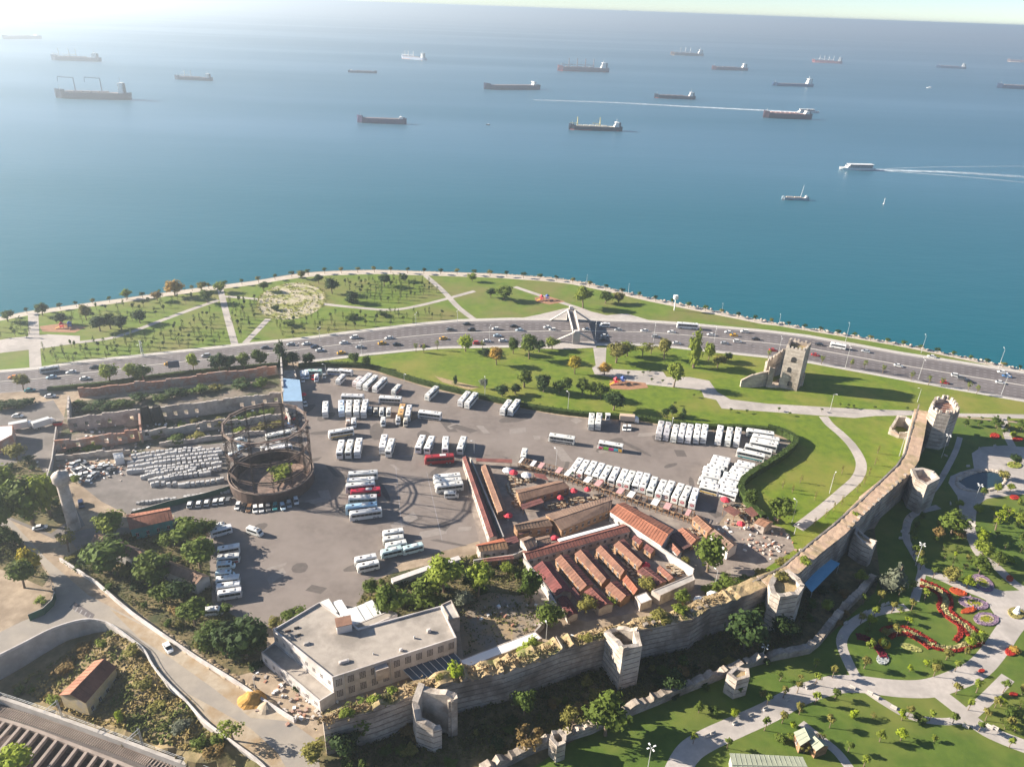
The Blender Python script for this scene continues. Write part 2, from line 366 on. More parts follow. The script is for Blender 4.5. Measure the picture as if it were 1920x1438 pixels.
def ribbon(name, f0, f1, z, m, xs=XS, off0=0, off1=0, thick=0, **kw):
    a = P2([(x, yf(x) + (yn(x) - yf(x)) * f0 + off0) for x in xs]); c = P2([(x, yf(x) + (yn(x) - yf(x)) * f1 + off1) for x in xs]); b = MB(); n = len(a)
    b.add([(p.x, p.y, z) for p in a] + [(p.x, p.y, z) for p in c], [(i + n, i + 1 + n, i + 1, i) for i in range(n - 1)])
    if thick:
        for i in range(n - 1):
            b.quad((c[i].x, c[i].y, z - thick), (c[i + 1].x, c[i + 1].y, z - thick), (c[i + 1].x, c[i + 1].y, z), (c[i].x, c[i].y, z))
            b.quad((a[i].x, a[i].y, z), (a[i + 1].x, a[i + 1].y, z), (a[i + 1].x, a[i + 1].y, z - thick), (a[i].x, a[i].y, z - thick))
    return b.build(name, m, kind='structure', **kw)
prom = [(x, lerp_pts(COAST, x)) for x in range(-100, 2041, 30)]
def prom_w(x): return 8 if x < 1000 else (7 if x < 1440 else 5)
inner = [(x, y + prom_w(x)) for x, y in prom]
COASTPARK = inner + [(x, yf(x) - 5) for x in reversed(XS)]
sheet('coast_lawn', P2(COASTPARK), .012, M['lawn_coast'])
pr = MB(); A = P2([(x, y + 1.0) for x, y in prom]); B = P2([(x, y + prom_w(x)) for x, y in prom])
pr.add([(p.x, p.y, .03) for p in A] + [(p.x, p.y, .03) for p in B], [(i + len(A), i + 1 + len(A), i + 1, i) for i in range(len(A) - 1)])
pr.build('promenade', M['promenade'], kind='structure')
ribbon('road', 0, 1, .008, M['road'])
ribbon('far_pavement', 0, 0, .13, M['kerb'], off0=-5, off1=0, thick=.13)
ribbon('near_pavement', 1, 1, .13, M['kerb'], xs=list(range(560, 2041, 20)), off0=0, off1=4, thick=.13)
ribbon('median_kerb', .435, .465, .14, M['kerb'], thick=.13)
for f in (.53,): ribbon('edge_line', f - .008, f + .008, .013, M['paint'])
ribbon('edge_line', .025, .045, .013, M['paint']); ribbon('edge_line', .955, .975, .013, M['paint'])
lm = MB()
for f in (.14, .25, .345, .63, .75, .87):
    for x in range(-60, 2000, 14):
        q = P2([(x, yf(x) + (yn(x) - yf(x)) * (f - .008)), (x + 6, yf(x + 6) + (yn(x + 6) - yf(x + 6)) * (f - .008)), (x + 6, yf(x + 6) + (yn(x + 6) - yf(x + 6)) * (f + .008)), (x, yf(x) + (yn(x) - yf(x)) * (f + .008))])
        lm.quad(*[(p.x, p.y, .013) for p in reversed(q)])
lm.build('lane_marking', M['paint'], kind='structure')
HEDGE = [(560, 689), (620, 686), (690, 690), (740, 704), (800, 722), (880, 741), (960, 759), (1060, 776), (1130, 782), (1200, 787), (1260, 797), (1330, 803), (1400, 805), (1455, 812), (1490, 831), (1470, 857), (1430, 882), (1392, 908), (1390, 932), (1408, 957), (1430, 978)]
INNERPARK = [(x, yn(x) + 4) for x in range(560, 2041, 20)] + [(2040, 800), (1960, 795), (1800, 780), (1735, 770), (1700, 880), (1600, 960), (1500, 1050), (1440, 1090), (1395, 1100), (1420, 1070), (1480, 1010), (1470, 990)] + HEDGE[::-1]
sheet('inner_lawn', P2(INNERPARK), .016, M['lawn'])
CARPARK = [(556, 694), (620, 691), (690, 695), (740, 709), (800, 727), (880, 746), (960, 764), (1060, 781), (1130, 787), (1200, 792), (1260, 802), (1330, 808), (1400, 810), (1450, 816), (1482, 833), (1462, 857), (1422, 882), (1384, 908), (1380, 940), (1345, 985), (1300, 972), (1180, 935), (1060, 893), (985, 870), (868, 866), (880, 930), (905, 1012), (850, 1028), (760, 1050), (705, 1090), (660, 1150), (600, 1150), (520, 1180), (470, 1175), (430, 1150), (395, 1130), (385, 1040), (320, 985), (330, 955), (420, 936), (470, 930), (560, 900), (545, 760)]
sheet('car_park', P2(CARPARK), .02, M['asphalt'])
# storage yard, streets on the left
sheet('storage_yard', P2([(240, 850), (420, 800), (560, 770), (560, 905), (430, 945), (320, 965), (240, 965), (190, 940), (140, 900), (150, 880), (215, 868)]), .012, M['asphalt_worn'])
sheet('street', P2([(-60, 955), (20, 975), (90, 1050), (165, 1115), (260, 1165), (350, 1225), (450, 1300), (545, 1352), (590, 1385), (600, 1438), (640, 1520), (505, 1450), (480, 1425), (425, 1385), (382, 1352), (350, 1317), (312, 1280), (287, 1250), (270, 1220), (245, 1200), (212, 1176), (190, 1166), (155, 1164), (100, 1180), (50, 1205), (0, 1230), (-80, 1268), (-80, 1220), (0, 1185), (60, 1155), (95, 1130), (105, 1105), (95, 1080), (70, 1045), (20, 990), (-60, 970)]), .02, M['street'])
sheet('sandy_verge', P2([(205, 1140), (300, 1190), (420, 1275), (500, 1318), (552, 1348), (545, 1352), (470, 1345), (400, 1290), (330, 1240), (260, 1195)]), .032, M['sanddirt'])
sheet('sandy_verge', P2([(320, 1283), (390, 1320), (470, 1365), (520, 1410), (540, 1445), (505, 1445), (480, 1425), (425, 1385), (382, 1352)]), .032, M['sanddirt'])
sheet('yard', P2([(45, 762), (100, 750), (125, 790), (100, 870), (85, 905), (130, 930), (160, 985), (100, 1010), (20, 975), (-60, 940), (-60, 780)]), .012, M['asphalt_worn'])
sheet('service_yard', P2([(125, 1000), (190, 985), (250, 990), (300, 1010), (200, 1020), (150, 1040)]), .024, M['asphalt_worn'])
sheet('building_site', P2([(-60, 1050), (30, 1080), (75, 1090), (100, 1110), (80, 1150), (0, 1180), (-70, 1205)]), .024, M['dirt'])
pk = G(125, 1138); 
sheet('crossing', P2([(130, 1138), (140, 1128), (178, 1152), (172, 1162)]), .026, M['road'])
cm = MB()
for k in range(5):
    u = 137 + k * 8; q = P2([(u, 1139 + k * 4.6 - 6), (u + 2, 1140 + k * 4.6 - 6), (u - 3, 1148 + k * 4.6 - 6), (u - 5, 1147 + k * 4.6 - 6)]); cm.quad(*[(p.x, p.y, .034) for p in reversed(q)])
cm.build('crossing_marking', M['paint'], kind='structure')
# restaurant grounds and the yard behind the white building
sheet('terrace_paving', P2([(868, 862), (985, 868), (1060, 892), (1180, 935), (1300, 972), (1350, 985), (1480, 1000), (1490, 1030), (1420, 1075), (1330, 1105), (1240, 1140), (1100, 1165), (1030, 1150), (980, 1060), (905, 1040), (880, 940)]), .03, mat('terrace', (.20, .165, .145), (.27, .225, .195), .5, .9, (.33, .28, .235), .15, lo3=.52, hi3=.68))  # darkened tone: shade between the huts is put into the paving colour
sheet('old_concrete', P2([(855, 1130), (920, 1110), (1000, 1120), (1015, 1165), (1010, 1190), (870, 1240)]), .026, mat('oldconc', (.24, .185, .13), (.33, .24, .14), .3, .95, (.22, .195, .17), .1))
sheet('forecourt', P2([(490, 1225), (560, 1290), (610, 1335), (590, 1350), (555, 1330), (480, 1270)]), .03, M['dirt'])
# outside the wall: shaded dirt moat and garden lawn
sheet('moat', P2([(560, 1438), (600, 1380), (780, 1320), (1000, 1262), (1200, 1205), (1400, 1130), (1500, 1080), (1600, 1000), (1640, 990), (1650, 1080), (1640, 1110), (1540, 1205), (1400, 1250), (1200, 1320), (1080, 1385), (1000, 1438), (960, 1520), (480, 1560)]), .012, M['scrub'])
GARDEN = [(1640, 1110), (1650, 1080), (1640, 990), (1700, 890), (1735, 840), (1735, 785), (1800, 783), (1960, 798), (2060, 806), (2200, 1100), (2300, 1560), (960, 1560), (1000, 1438), (1080, 1385), (1200, 1320), (1400, 1250), (1540, 1205)]
sheet('garden_lawn', P2(GARDEN), .016, M['lawn_garden'])
# ---- park paths
PZ = .035
def path(pts, wd, z=PZ, m='paving'): return strip('path', pts, wd, z, M[m], thick=.05)
sheet('path', P2([(1112, 652), (1137, 652), (1135, 688), (1145, 692), (1243, 697), (1250, 707), (1293, 707), (1330, 714), (1345, 735), (1370, 749), (1440, 757), (1615, 767), (1722, 770), (1722, 779), (1640, 780), (1602, 784), (1440, 772), (1353, 766), (1343, 750), (1320, 745), (1315, 732), (1270, 727), (1210, 721), (1143, 707), (1115, 702), (1110, 690), (1117, 685)]), .036, M['paving'])
sheet('path', P2([(1797, 775), (1925, 777), (2040, 783), (2040, 791), (1920, 785), (1797, 781)]), .038, M['paving'])
path([(1544, 781), (1556, 796), (1575, 812), (1595, 832), (1610, 855), (1615, 875), (1606, 898), (1580, 922), (1550, 948), (1520, 972), (1496, 990)], 4.2, .042)
path([(413, 543), (425, 590), (441, 648)], 3.6, .034); path([(62, 586), (64, 640), (67, 692)], 5.0, .034)
path([(148, 642), (220, 631), (300, 602), (360, 580), (410, 563)], 3.4, .038); path([(416, 556), (450, 558), (490, 562)], 3, .042)
path([(503, 598), (482, 620), (460, 643)], 3.4, .038); path([(605, 570), (660, 576), (735, 581), (800, 570), (890, 546)], 3.4, .042)
path([(798, 517), (830, 545), (860, 577), (893, 602)], 3.6, .034); path([(965, 538), (1030, 560), (1085, 578), (1140, 597), (1200, 600)], 3.6, .036)
sheet('plaza', P2([(-40, 645), (20, 634), (90, 627), (150, 630), (150, 643), (90, 652), (0, 662), (-40, 664)]), .046, M['paving'])
ring = [(546 + 65 * math.cos(t * math.pi / 16), 565 + 34 * math.sin(t * math.pi / 16) - 6 * math.cos(t * math.pi / 16)) for t in range(32)]
sheet('maze_garden', P2(ring), .05, mat('mazepale', (.40, .35, .24), (.50, .44, .34), .3, .95, (.24, .25, .07), .12, lo3=.46, hi3=.56))
sheet('bridge_plaza', P2([(960, 600), (1010, 590), (1062, 578), (1100, 582), (1140, 592), (1180, 590), (1225, 603), (1180, 602), (1060, 601)]), .05, M['paving'])
sheet('bridge_plaza', P2([(1000, 654), (1060, 642), (1118, 640), (1118, 652), (1060, 655)]), .15, M['paving'])
sheet('boat_ramp', P2([(1130, 592), (1175, 588), (1215, 600), (1190, 604)]), .058, M['concrete'])
sheet('playground_surface', P2([(1143, 714), (1165, 713), (1210, 718), (1216, 727), (1180, 731), (1144, 729)]), .05, M['soil'])
sheet('playground_surface', P2([(74, 612), (120, 606), (160, 614), (140, 624), (80, 622)]), .052, M['soil'])
sheet('playground_surface', P2([(1002, 558), (1030, 556), (1060, 566), (1030, 571), (1005, 566)]), .052, M['soil'])
sheet('bare_patch', P2([(815, 705), (850, 714), (900, 726), (880, 731), (830, 717)]), .024, M['drygrass'])
sheet('undergrowth', P2([(112, 1050), (140, 1035), (180, 1010), (240, 1000), (320, 1000), (385, 985), (392, 1040), (398, 1130), (440, 1155), (500, 1180), (500, 1225), (470, 1260), (440, 1268), (370, 1225), (300, 1178), (216, 1115)]), .028, M['scrub'])
sheet('undergrowth', P2([(-60, 985), (20, 992), (66, 1045), (92, 1082), (80, 1100), (30, 1078), (-60, 1045)]), .028, M['scrub'])
sheet('undergrowth', P2([(-20, 880), (60, 860), (95, 900), (125, 925), (138, 970), (95, 1000), (20, 970), (-20, 960)]), .022, M['scrub'])
sheet('undergrowth', P2([(660, 1150), (690, 1095), (735, 1075), (860, 1045), (980, 1040), (1000, 1110), (960, 1120), (920, 1112), (860, 1132), (740, 1160)]), .024, M['scrub'])
# ---- garden paths
path([(1255, 1480), (1285, 1418), (1320, 1390), (1380, 1362), (1440, 1335), (1500, 1303), (1560, 1284), (1610, 1282), (1680, 1290), (1740, 1290), (1790, 1275), (1835, 1252), (1868, 1215), (1895, 1175), (1935, 1130)], 6.0, .03)
path([(1745, 1288), (1790, 1322), (1835, 1360), (1880, 1383), (1980, 1420)], 4.6, .034)
path([(1615, 1288), (1660, 1318), (1705, 1342), (1760, 1352), (1805, 1350)], 2.2, .038); path([(1815, 1342), (1850, 1310), (1890, 1270)], 3.4, .042)
path([(1612, 1280), (1590, 1240), (1578, 1200), (1600, 1168), (1640, 1148), (1700, 1138)], 3.0, .036)
path([(1715, 1125), (1724, 1090), (1728, 1065), (1712, 1035), (1699, 1008), (1703, 975), (1722, 960), (1760, 950)], 2.6, .036)
path([(1727, 1068), (1765, 1082), (1800, 1098), (1850, 1118), (1900, 1150)], 4.0, .04)
path([(1822, 1010), (1838, 1040), (1868, 1062), (1900, 1092), (1945, 1120)], 3.4, .044)
path([(1735, 935), (1760, 905), (1790, 850), (1800, 820)], 2.2, .04)
path([(1502, 1355), (1530, 1378), (1570, 1410), (1600, 1450)], 2.4, .046)
path([(1880, 782), (1890, 820), (1900, 840)], 3.2, .048)
sheet('garden_plaza', P2([(1838, 1092), (1880, 1108), (1960, 1105), (1960, 1180), (1900, 1180), (1870, 1160), (1850, 1130)]), .05, M['paving'])
sheet('garden_plaza', P2([(1822, 850), (1840, 838), (1885, 835), (1960, 842), (1960, 925), (1900, 928), (1850, 935), (1832, 948), (1828, 990), (1834, 1012), (1816, 1015), (1803, 985), (1795, 930), (1778, 905), (1782, 893), (1800, 885), (1826, 878)]), .05, M['paving'])
sheet('pond', P2([(1796, 902), (1815, 893), (1845, 882), (1878, 888), (1883, 902), (1870, 916), (1838, 921), (1812, 914)]), .06, M['pond'])
# ---- the air: sea haze
hm = bpy.data.materials.new('haze'); hm.use_nodes = True; t = hm.node_tree; t.nodes.remove(t.nodes['Principled BSDF'])
pv = t.nodes.new('ShaderNodeVolumePrincipled'); pv.inputs['Color'].default_value = (.80, .91, 1, 1); pv.inputs['Density'].default_value = .00026; pv.inputs['Anisotropy'].default_value = .6
t.links.new(pv.outputs[0], t.nodes['Material Output'].inputs['Volume'])
b = MB(); b.box(0, 27000, -14, 90000, 70000, 180); hz = b.build('haze', hm, kind='stuff')
# ================================================================== VEHICLES (prototypes are real members, placed by the first call)
def ring_yz(x, w, z0, z1, ch):
    h = w / 2
    return [(x, -h, z0), (x, -h, z1 - ch), (x, -h + ch, z1), (x, h - ch, z1), (x, h, z1 - ch), (x, h, z0)]
WHEEL = {}
def wheel_mesh(r, wd):
    k = (r, wd)
    if k not in WHEEL:
        b = MB(); b.tube((0, -wd / 2, 0), (0, wd / 2, 0), r, n=12); b.tube((0, -wd / 2 - .01, 0), (0, wd / 2 + .01, 0), r * .55, n=8, mi=1)
        WHEEL[k] = b.mesh('wheel', [M['tyre'], M['metal']])
    return WHEEL[k]
WHITE = (.80, .80, .79)
def bus_proto(name, L, W, H, wheel_x, wr=.5, nose=0.0, door=True):
    """coach or minibus, front towards +x; nose > 0 gives a bonnet"""
    t = thing(name, 'x', 'bus'); t.color = (*WHITE, 1)
    h = L / 2; b = MB(); st = []
    st += [ring_yz(-h, W - .12, .55, H - .22, .12), ring_yz(-h + .12, W, .38, H - .06, .22), ring_yz(-h + .9, W, .36, H, .26)]
    if nose: st += [ring_yz(h - nose - .9, W, .36, H, .26), ring_yz(h - nose - .45, W, .36, H - .22, .24), ring_yz(h - nose + .35, W - .1, .36, 1.32, .12), ring_yz(h - .25, W - .25, .38, 1.08, .14), ring_yz(h, W - .6, .5, .85, .1)]
    else: st += [ring_yz(h - .9, W, .36, H, .26), ring_yz(h - .32, W, .36, H - .12, .26), ring_yz(h - .05, W - .08, .38, H * .52, .12), ring_yz(h, W - .2, .42, H * .34, .1)]
    b.loft(st); link('body', b.mesh('body_' + name, M['paintobj']), t, color=WHITE)
    z0, z1 = (H * .53, H * .83)
    xa, xb = -h + .45, (h - nose - .75 if nose else h - .85)
    for s in (-1, 1):                                          # long side window of panes parted by posts
        b = MB(); y = s * (W / 2 + .012); n = max(3, int((xb - xa) / 1.45)); d = (xb - xa) / n
        for i in range(n):
            p, q = xa + i * d + .03, xa + (i + 1) * d - .03
            b.box((p + q) / 2, y, z0, q - p, .03, z1 - z0)
        link('side_window', b.mesh('side_window_' + name, M['glass']), t)
    b = MB()
    if nose: f = [(h - nose - .43, H - .30), (h - nose + .33, 1.36)]
    else: f = [(h - .335, H - .25), (h - .035, H * .44)]
    (ax, az), (bx, bz) = f; hw = W / 2 - .2; e = .03
    b.add([(ax + e, -hw, az), (ax + e, hw, az), (bx + e, hw + .05, bz), (bx + e, -hw - .05, bz)], [(3, 2, 1, 0)]); link('windscreen', b.mesh('windscreen_' + name, M['glass']), t)
    b = MB(); b.box(-h - .012, 0, H * .56, .05, W - .7, H * .25); link('rear_window', b.mesh('rear_window_' + name, M['glass']), t)
    wm = wheel_mesh(wr, .3)
    for x in wheel_x:
        for s in (-1, 1): link('wheel', wm, t, loc=(x, s * (W / 2 - .13), wr))
    b = MB(); a = L * .16
    b.loft([[(x, -.75 * k, H - .02), (x, -.65 * k, H + .17 * k), (x, .65 * k, H + .17 * k), (x, .75 * k, H - .02)] for x, k in ((-a / 2 - .3, .9), (-a / 2, 1), (a / 2, 1), (a / 2 + .3, .9))])
    o = link('air_conditioner', b.mesh('air_conditioner_' + name, M['sheet']), t, color=(.86, .86, .86)); o.location.x = -L * .12
    b = MB(); b.box(0, 0, H - .02, .75, .75, .09); hm_ = b.mesh('roof_hatch_' + name, M['windowdark'])
    for x in ((L * .2,) if L < 9 else (L * .26, -L * .33)): link('roof_hatch', hm_, t, loc=(x, 0, 0))
    if not nose:
        for s in (-1, 1):
            b = MB(); b.tube((h - .3, s * (W / 2 - .1), H - .55), (h + .25, s * (W / 2 + .22), H - .75), .05, n=5); b.box(h + .25, s * (W / 2 + .22), H - 1.25, .12, .2, .5)
            link('mirror', b.mesh('mirror_' + name, M['dark']), t)
    return t
B_COACH = bus_proto('coach', 12.0, 2.55, 3.45, (-4.3, -3.0, 3.6))
B_MIDI = bus_proto('minibus', 8.2, 2.35, 2.85, (-2.3, 2.3), .42)
B_VAN = bus_proto('passenger_van', 6.2, 2.0, 2.5, (-1.7, 1.9), .36, nose=.85)
def sign_mesh(col, L, W, H):                                   # printed panel over the rear window: roundel with a pale bar
    b = MB(); x = -L / 2 - .03; z = H * .62; n = 14
    b.add([(x, 0, z)] + [(x, .78 * math.cos(i * 2 * math.pi / n), z + .62 * math.sin(i * 2 * math.pi / n)) for i in range(n)], [(0, 1 + (i + 1) % n, 1 + i) for i in range(n)])
    for zz, hh in ((z + .12, .10), (z - .16, .10)): b.box(x - .015, 0, zz, .02, 1.0, hh, mi=1)
    return b.mesh('rear_sign', [col, M['white']])
M['sign_red'] = mat('sign_red', (.42, .02, .035), rough=.5); M['sign_green'] = mat('sign_green', (.01, .19, .07), rough=.5); M['sign_maroon'] = mat('sign_maroon', (.20, .04, .035), rough=.5)
SIGN = {k: sign_mesh(M['sign_' + k], 12.0, 2.55, 3.45) for k in ('red', 'green', 'maroon')}
BUSN = {'coach': (B_COACH, 12.0, 3.45), 'minibus': (B_MIDI, 8.2, 2.85), 'passenger_van': (B_VAN, 6.2, 2.5)}
FIRST = {}
def bus(kind, a, c, label, group=None, color=None, sign=None, cat=None, fit=True):
    """a, c: photo pixels of the roof's rear and front ends"""
    src, L, H = BUSN[kind]; p, q = G(*a, H), G(*c, H); d = q - p
    s = min(1.12, max(.86, d.length / L)) if fit else 1
    color_given = color is not None; k = random.uniform(.80, 1.03); color = color or (.79 * k, .79 * k * random.uniform(.985, 1.01), .78 * k * random.uniform(.95, 1.02))
    r = dup(src, ((p.x + q.x) / 2, (p.y + q.y) / 2, .025), math.atan2(d.y, d.x) + random.gauss(0, .012), (s, random.uniform(.97, 1.03), random.uniform(.94, 1.04)), label, color, group, {'rear_window_coach': SIGN[sign]} if sign else None)
    if sign:
        for ch in r.children:
            if ch.data == SIGN[sign]: ch.name = 'rear_sign'
    if cat: r['category'] = cat
    if kind in ('coach', 'minibus') and not color_given and random.random() < .5:
        if kind not in STRIPE:
            STRIPE[kind] = MB(); W = 2.55 if kind == 'coach' else 2.35
            for s_ in (-1, 1): STRIPE[kind].box(random.uniform(-.06, .06), s_ * (W / 2 + .008), .62, L * .86, .02, H * .2)
            STRIPE[kind] = STRIPE[kind].mesh('livery_stripe', M['paintobj'])
        link('livery_stripe', STRIPE[kind], r, color=random.choice([(.05, .12, .34), (.40, .03, .04), (.30, .31, .33), (.04, .22, .25), (.55, .35, .06), (.10, .10, .11), (.25, .35, .5)]))
    return r
STRIPE = {}
# cars
def car_proto(name, L, W, H, cab, hood=.72, sill=.24):
    t = thing(name, 'x', 'car'); t.color = (*WHITE, 1); h = L / 2; b = MB()
    def rg(x, w, z0, z1, c=.1): return ring_yz(x, w, z0, z1, c)
    b.loft([rg(-h, W - .3, .42, hood + .05), rg(-h + .12, W - .06, sill, hood + .14), rg(-h + .8, W, sill, hood + .2), rg(h - 1.35, W, sill, hood + .16), rg(h - .4, W - .08, sill, hood + .02), rg(h, W - .35, .4, hood - .12)])
    link('body', b.mesh('body_' + name, M['paintobj']), t, color=WHITE)
    b = MB(); x0, x1, x2, x3 = cab; zb = hood + .12
    def r2(x, w, z): return [(x, -w / 2, zb), (x, -w / 2 + .16, z), (x, w / 2 - .16, z), (x, w / 2, zb)]
    b.loft([r2(x0, W - .16, zb + .03), r2(x1, W - .12, H - .06), r2(x2, W - .12, H - .06), r2(x3, W - .16, zb + .03)]); link('window', b.mesh('window_' + name, M['glass']), t)
    b = MB(); b.box((x1 + x2) / 2, 0, H - .075, x2 - x1 + .1, W - .42, .085); link('roof', b.mesh('roof_' + name, M['paintobj']), t, color=WHITE)
    wm = wheel_mesh(.32, .22)
    for x in (-h + .85, h - .9):
        for s in (-1, 1): link('wheel', wm, t, loc=(x, s * (W / 2 - .1), .32))
    return t
C_SEDAN = car_proto('sedan', 4.5, 1.78, 1.46, (-1.75, -1.0, .35, 1.15))
C_HATCH = car_proto('hatchback', 4.1, 1.76, 1.52, (-1.95, -1.55, .35, 1.15))
C_SUV = car_proto('utility_car', 4.6, 1.85, 1.75, (-2.1, -1.7, .45, 1.2), .85, .3)
CARS = {'sedan': C_SEDAN, 'hatchback': C_HATCH, 'utility_car': C_SUV}
CC = {'white': (.78, .78, .77), 'silver': (.42, .44, .46), 'grey': (.16, .165, .175), 'black': (.02, .02, .025), 'dark blue': (.02, .035, .09), 'red': (.50, .025, .02), 'yellow': (.75, .40, .02), 'blue': (.08, .20, .42), 'teal': (.04, .22, .24), 'orange': (.62, .22, .03), 'brown': (.22, .13, .08), 'beige': (.55, .44, .32), 'pale blue': (.45, .58, .68)}
def car(kind, u, v, ang, color, label, group=None, cat=None):
    p = G(u, v, .7)
    r = dup(CARS[kind], (p.x, p.y, .025), ang, None, label, CC[color], group)
    if cat: r['category'] = cat
    return r
def px_angle(u, v, du, dv):
    a, c = G(u, v), G(u + du, v + dv); return math.atan2(c.y - a.y, c.x - a.x)

# ================================================================== TREES
def leafquad(b, p, n, s, rnd):
    t = n.orthogonal().normalized(); t.rotate(Matrix.Rotation(rnd.uniform(0, 6.28), 3, n)); w_ = n.cross(t)
    a, c = t * s, w_ * s * rnd.uniform(.6, 1)
    b.add([p - a - c * .4, p + c * .9 - a * .2, p + a + c * .3, p - c * .8 + a * .3], [(0, 1, 2, 3)])
def rv(rnd):
    while True:
        v = Vector((rnd.uniform(-1, 1), rnd.uniform(-1, 1), rnd.uniform(-1, 1)))
        if .05 < v.length < 1: return v.normalized()
def crown(name, seed, n, lobes, leaf, shape='round', core=True):
    """crown in a unit box: width 1 (x,y in +-.5), height 0..1"""
    rnd = random.Random(seed); b = MB(); L_ = []
    for i in range(lobes):
        if shape == 'round':
            v = rv(rnd); k = rnd.uniform(.45, .95); c = Vector((v.x * .30 * k, v.y * .30 * k, .52 + v.z * .30 * k)); r = rnd.uniform(.13, .23)
        elif shape == 'column':
            z = (i + .5) / lobes; wv = .19 * math.sin(math.pi * min(1, z * .9 + .12)) + .05; c = Vector((rnd.uniform(-.5, .5) * wv * 2, rnd.uniform(-.5, .5) * wv * 2, z)); r = wv * 1.25
        elif shape == 'cone':
            z = (i + .5) / lobes; wv = .36 * (1 - z) + .03; a = rnd.uniform(0, 6.28); c = Vector((math.cos(a) * wv * .55, math.sin(a) * wv * .55, z * .96)); r = wv * .75
        elif shape == 'loose':
            v = rv(rnd); k = rnd.uniform(.6, 1); c = Vector((v.x * .36 * k, v.y * .36 * k, .52 + v.z * .36 * k)); r = rnd.uniform(.08, .14)
        elif shape == 'bush':
            a = rnd.uniform(0, 6.28); k = rnd.uniform(0, .3); c = Vector((math.cos(a) * k, math.sin(a) * k, rnd.uniform(.25, .6))); r = rnd.uniform(.15, .27)
        L_.append((c, r))
    if core:  # solid lumps added inside the lobes to block light
        for c, r in L_:
            o = len(b.v); bm = bmesh.new(); bmesh.ops.create_icosphere(bm, subdivisions=1, radius=r * .8); bm.verts.ensure_lookup_table()
            vs = [c + v.co * rnd.uniform(.75, 1.05) for v in bm.verts]; b.add(vs, [[v.index for v in f.verts] for f in bm.faces]); bm.free()
    tot = sum(r * r for _, r in L_)
    for c, r in L_:
        for i in range(max(4, int(n * r * r / tot))):
            v = rv(rnd)
            if v.z < -.3 and rnd.random() < .6: v.z = -v.z
            p = c + v * r * rnd.uniform(.72, 1.18)
            leafquad(b, p, (v + rv(rnd) * .7 + Vector((0, 0, .25))).normalized(), leaf * rnd.uniform(.6, 1.25), rnd)
    return b.mesh('crown_' + name, M['leaf'])
def trunk_mesh(name, seed, limbs=5, top=.62):
    rnd = random.Random(seed); b = MB(); lean = Vector((rnd.uniform(-.06, .06), rnd.uniform(-.06, .06), 0))
    b.tube((0, 0, -.02), lean * .5 + Vector((0, 0, .3)), .035, .026, 7); b.tube(lean * .5 + Vector((0, 0, .3)), lean + Vector((0, 0, top)), .026, .012, 6)
    for i in range(limbs):
        a = i * 2.4 + rnd.uniform(0, 1); z = rnd.uniform(.3, .5); s = lean * .7 + Vector((0, 0, z))
        b.tube(s, s + Vector((math.cos(a) * .22, math.sin(a) * .22, rnd.uniform(.14, .3))), .013, .005, 5)
    return b.mesh('trunk_' + name, M['bark'])
CR = {'round': [crown('round', s, 620, 15, .052) for s in (1, 2, 3, 4)], 'loose': [crown('loose', s, 420, 18, .042, 'loose', False) for s in (11, 12, 13)],
      'column': [crown('column', s, 360, 10, .05, 'column') for s in (21, 22)], 'cone': [crown('cone', s, 420, 16, .05, 'cone') for s in (31, 32)],
      'bush': [crown('bush', s, 320, 9, .065, 'bush') for s in (41, 42, 43)], 'small': [crown('small', s, 130, 8, .085) for s in (51, 52, 53)], 'sap': [crown('sap', s, 70, 6, .085, 'column', False) for s in (61, 62, 63)]}
TR = {'round': trunk_mesh('round', 1), 'loose': trunk_mesh('loose', 2, 7, .75), 'column': trunk_mesh('column', 3, 2, .8), 'cone': trunk_mesh('cone', 4, 0, .9), 'bush': trunk_mesh('bush', 5, 4, .4), 'small': trunk_mesh('small', 6, 3, .6), 'sap': trunk_mesh('sap', 7, 0, .8)}
BASEZ = {'round': .12, 'loose': .25, 'column': .08, 'cone': .06, 'bush': 0, 'small': .36, 'sap': .22}
TNAME = {'round': 'tree', 'loose': 'tree', 'column': 'columnar_tree', 'cone': 'conifer', 'bush': 'bush', 'small': 'small_tree', 'sap': 'sapling'}
TC = {'green': (.105, .145, .022), 'dark': (.040, .070, .018), 'light': (.19, .235, .03), 'yellow': (.36, .29, .03), 'orange': (.40, .25, .05), 'olive': (.20, .185, .045), 'brown': (.22, .15, .055), 'grey': (.16, .175, .12), 'lime': (.24, .30, .02), 'mid': (.08, .12, .02)}
tcount = [0]
def tree(kind, p, h, wd, color, label, group=None, cat=None, z=0.0, name=None):
    k = tcount[0] = tcount[0] + 1; rnd = random.Random(k * 13)
    t = thing(name or TNAME[kind], label, cat or ('bush' if kind == 'bush' else 'tree'), (p[0], p[1], z), rnd.uniform(0, 6.28), group)
    bz = BASEZ[kind]; j = rnd.uniform(.88, 1.12); c = tuple(x * j for x in TC[color])
    o = link('trunk', TR[kind], t); tw = max(h * .8, wd) if kind != 'sap' else h * .8; o.scale = (tw, tw, h)
    o = link('crown', CR[kind][k % len(CR[kind])], t, color=c); o.location = (0, 0, h * bz); o.scale = (wd, wd, h * (1 - bz))
    return t
def px_height(u, vb, vt, z0=0.0):
    """height of something standing at pixel (u, vb) whose top shows at row vt"""
    p = G(u, vb, z0); d = ray(u, vt); best = 0
    lo, hi = 0.0, 60.0
    for _ in range(40):
        m_ = (lo + hi) / 2; q = Vector((p.x, p.y, z0 + m_ - CAMH)); cx, cy_, cz = q.dot(Vector((XC[0], YC[0], ZC[0]))), q.dot(Vector((XC[1], YC[1], ZC[1]))), q.dot(Vector((XC[2], YC[2], ZC[2])))
        if cy_ / cz * FPX + 719 > vt: lo = m_
        else: hi = m_
    return lo
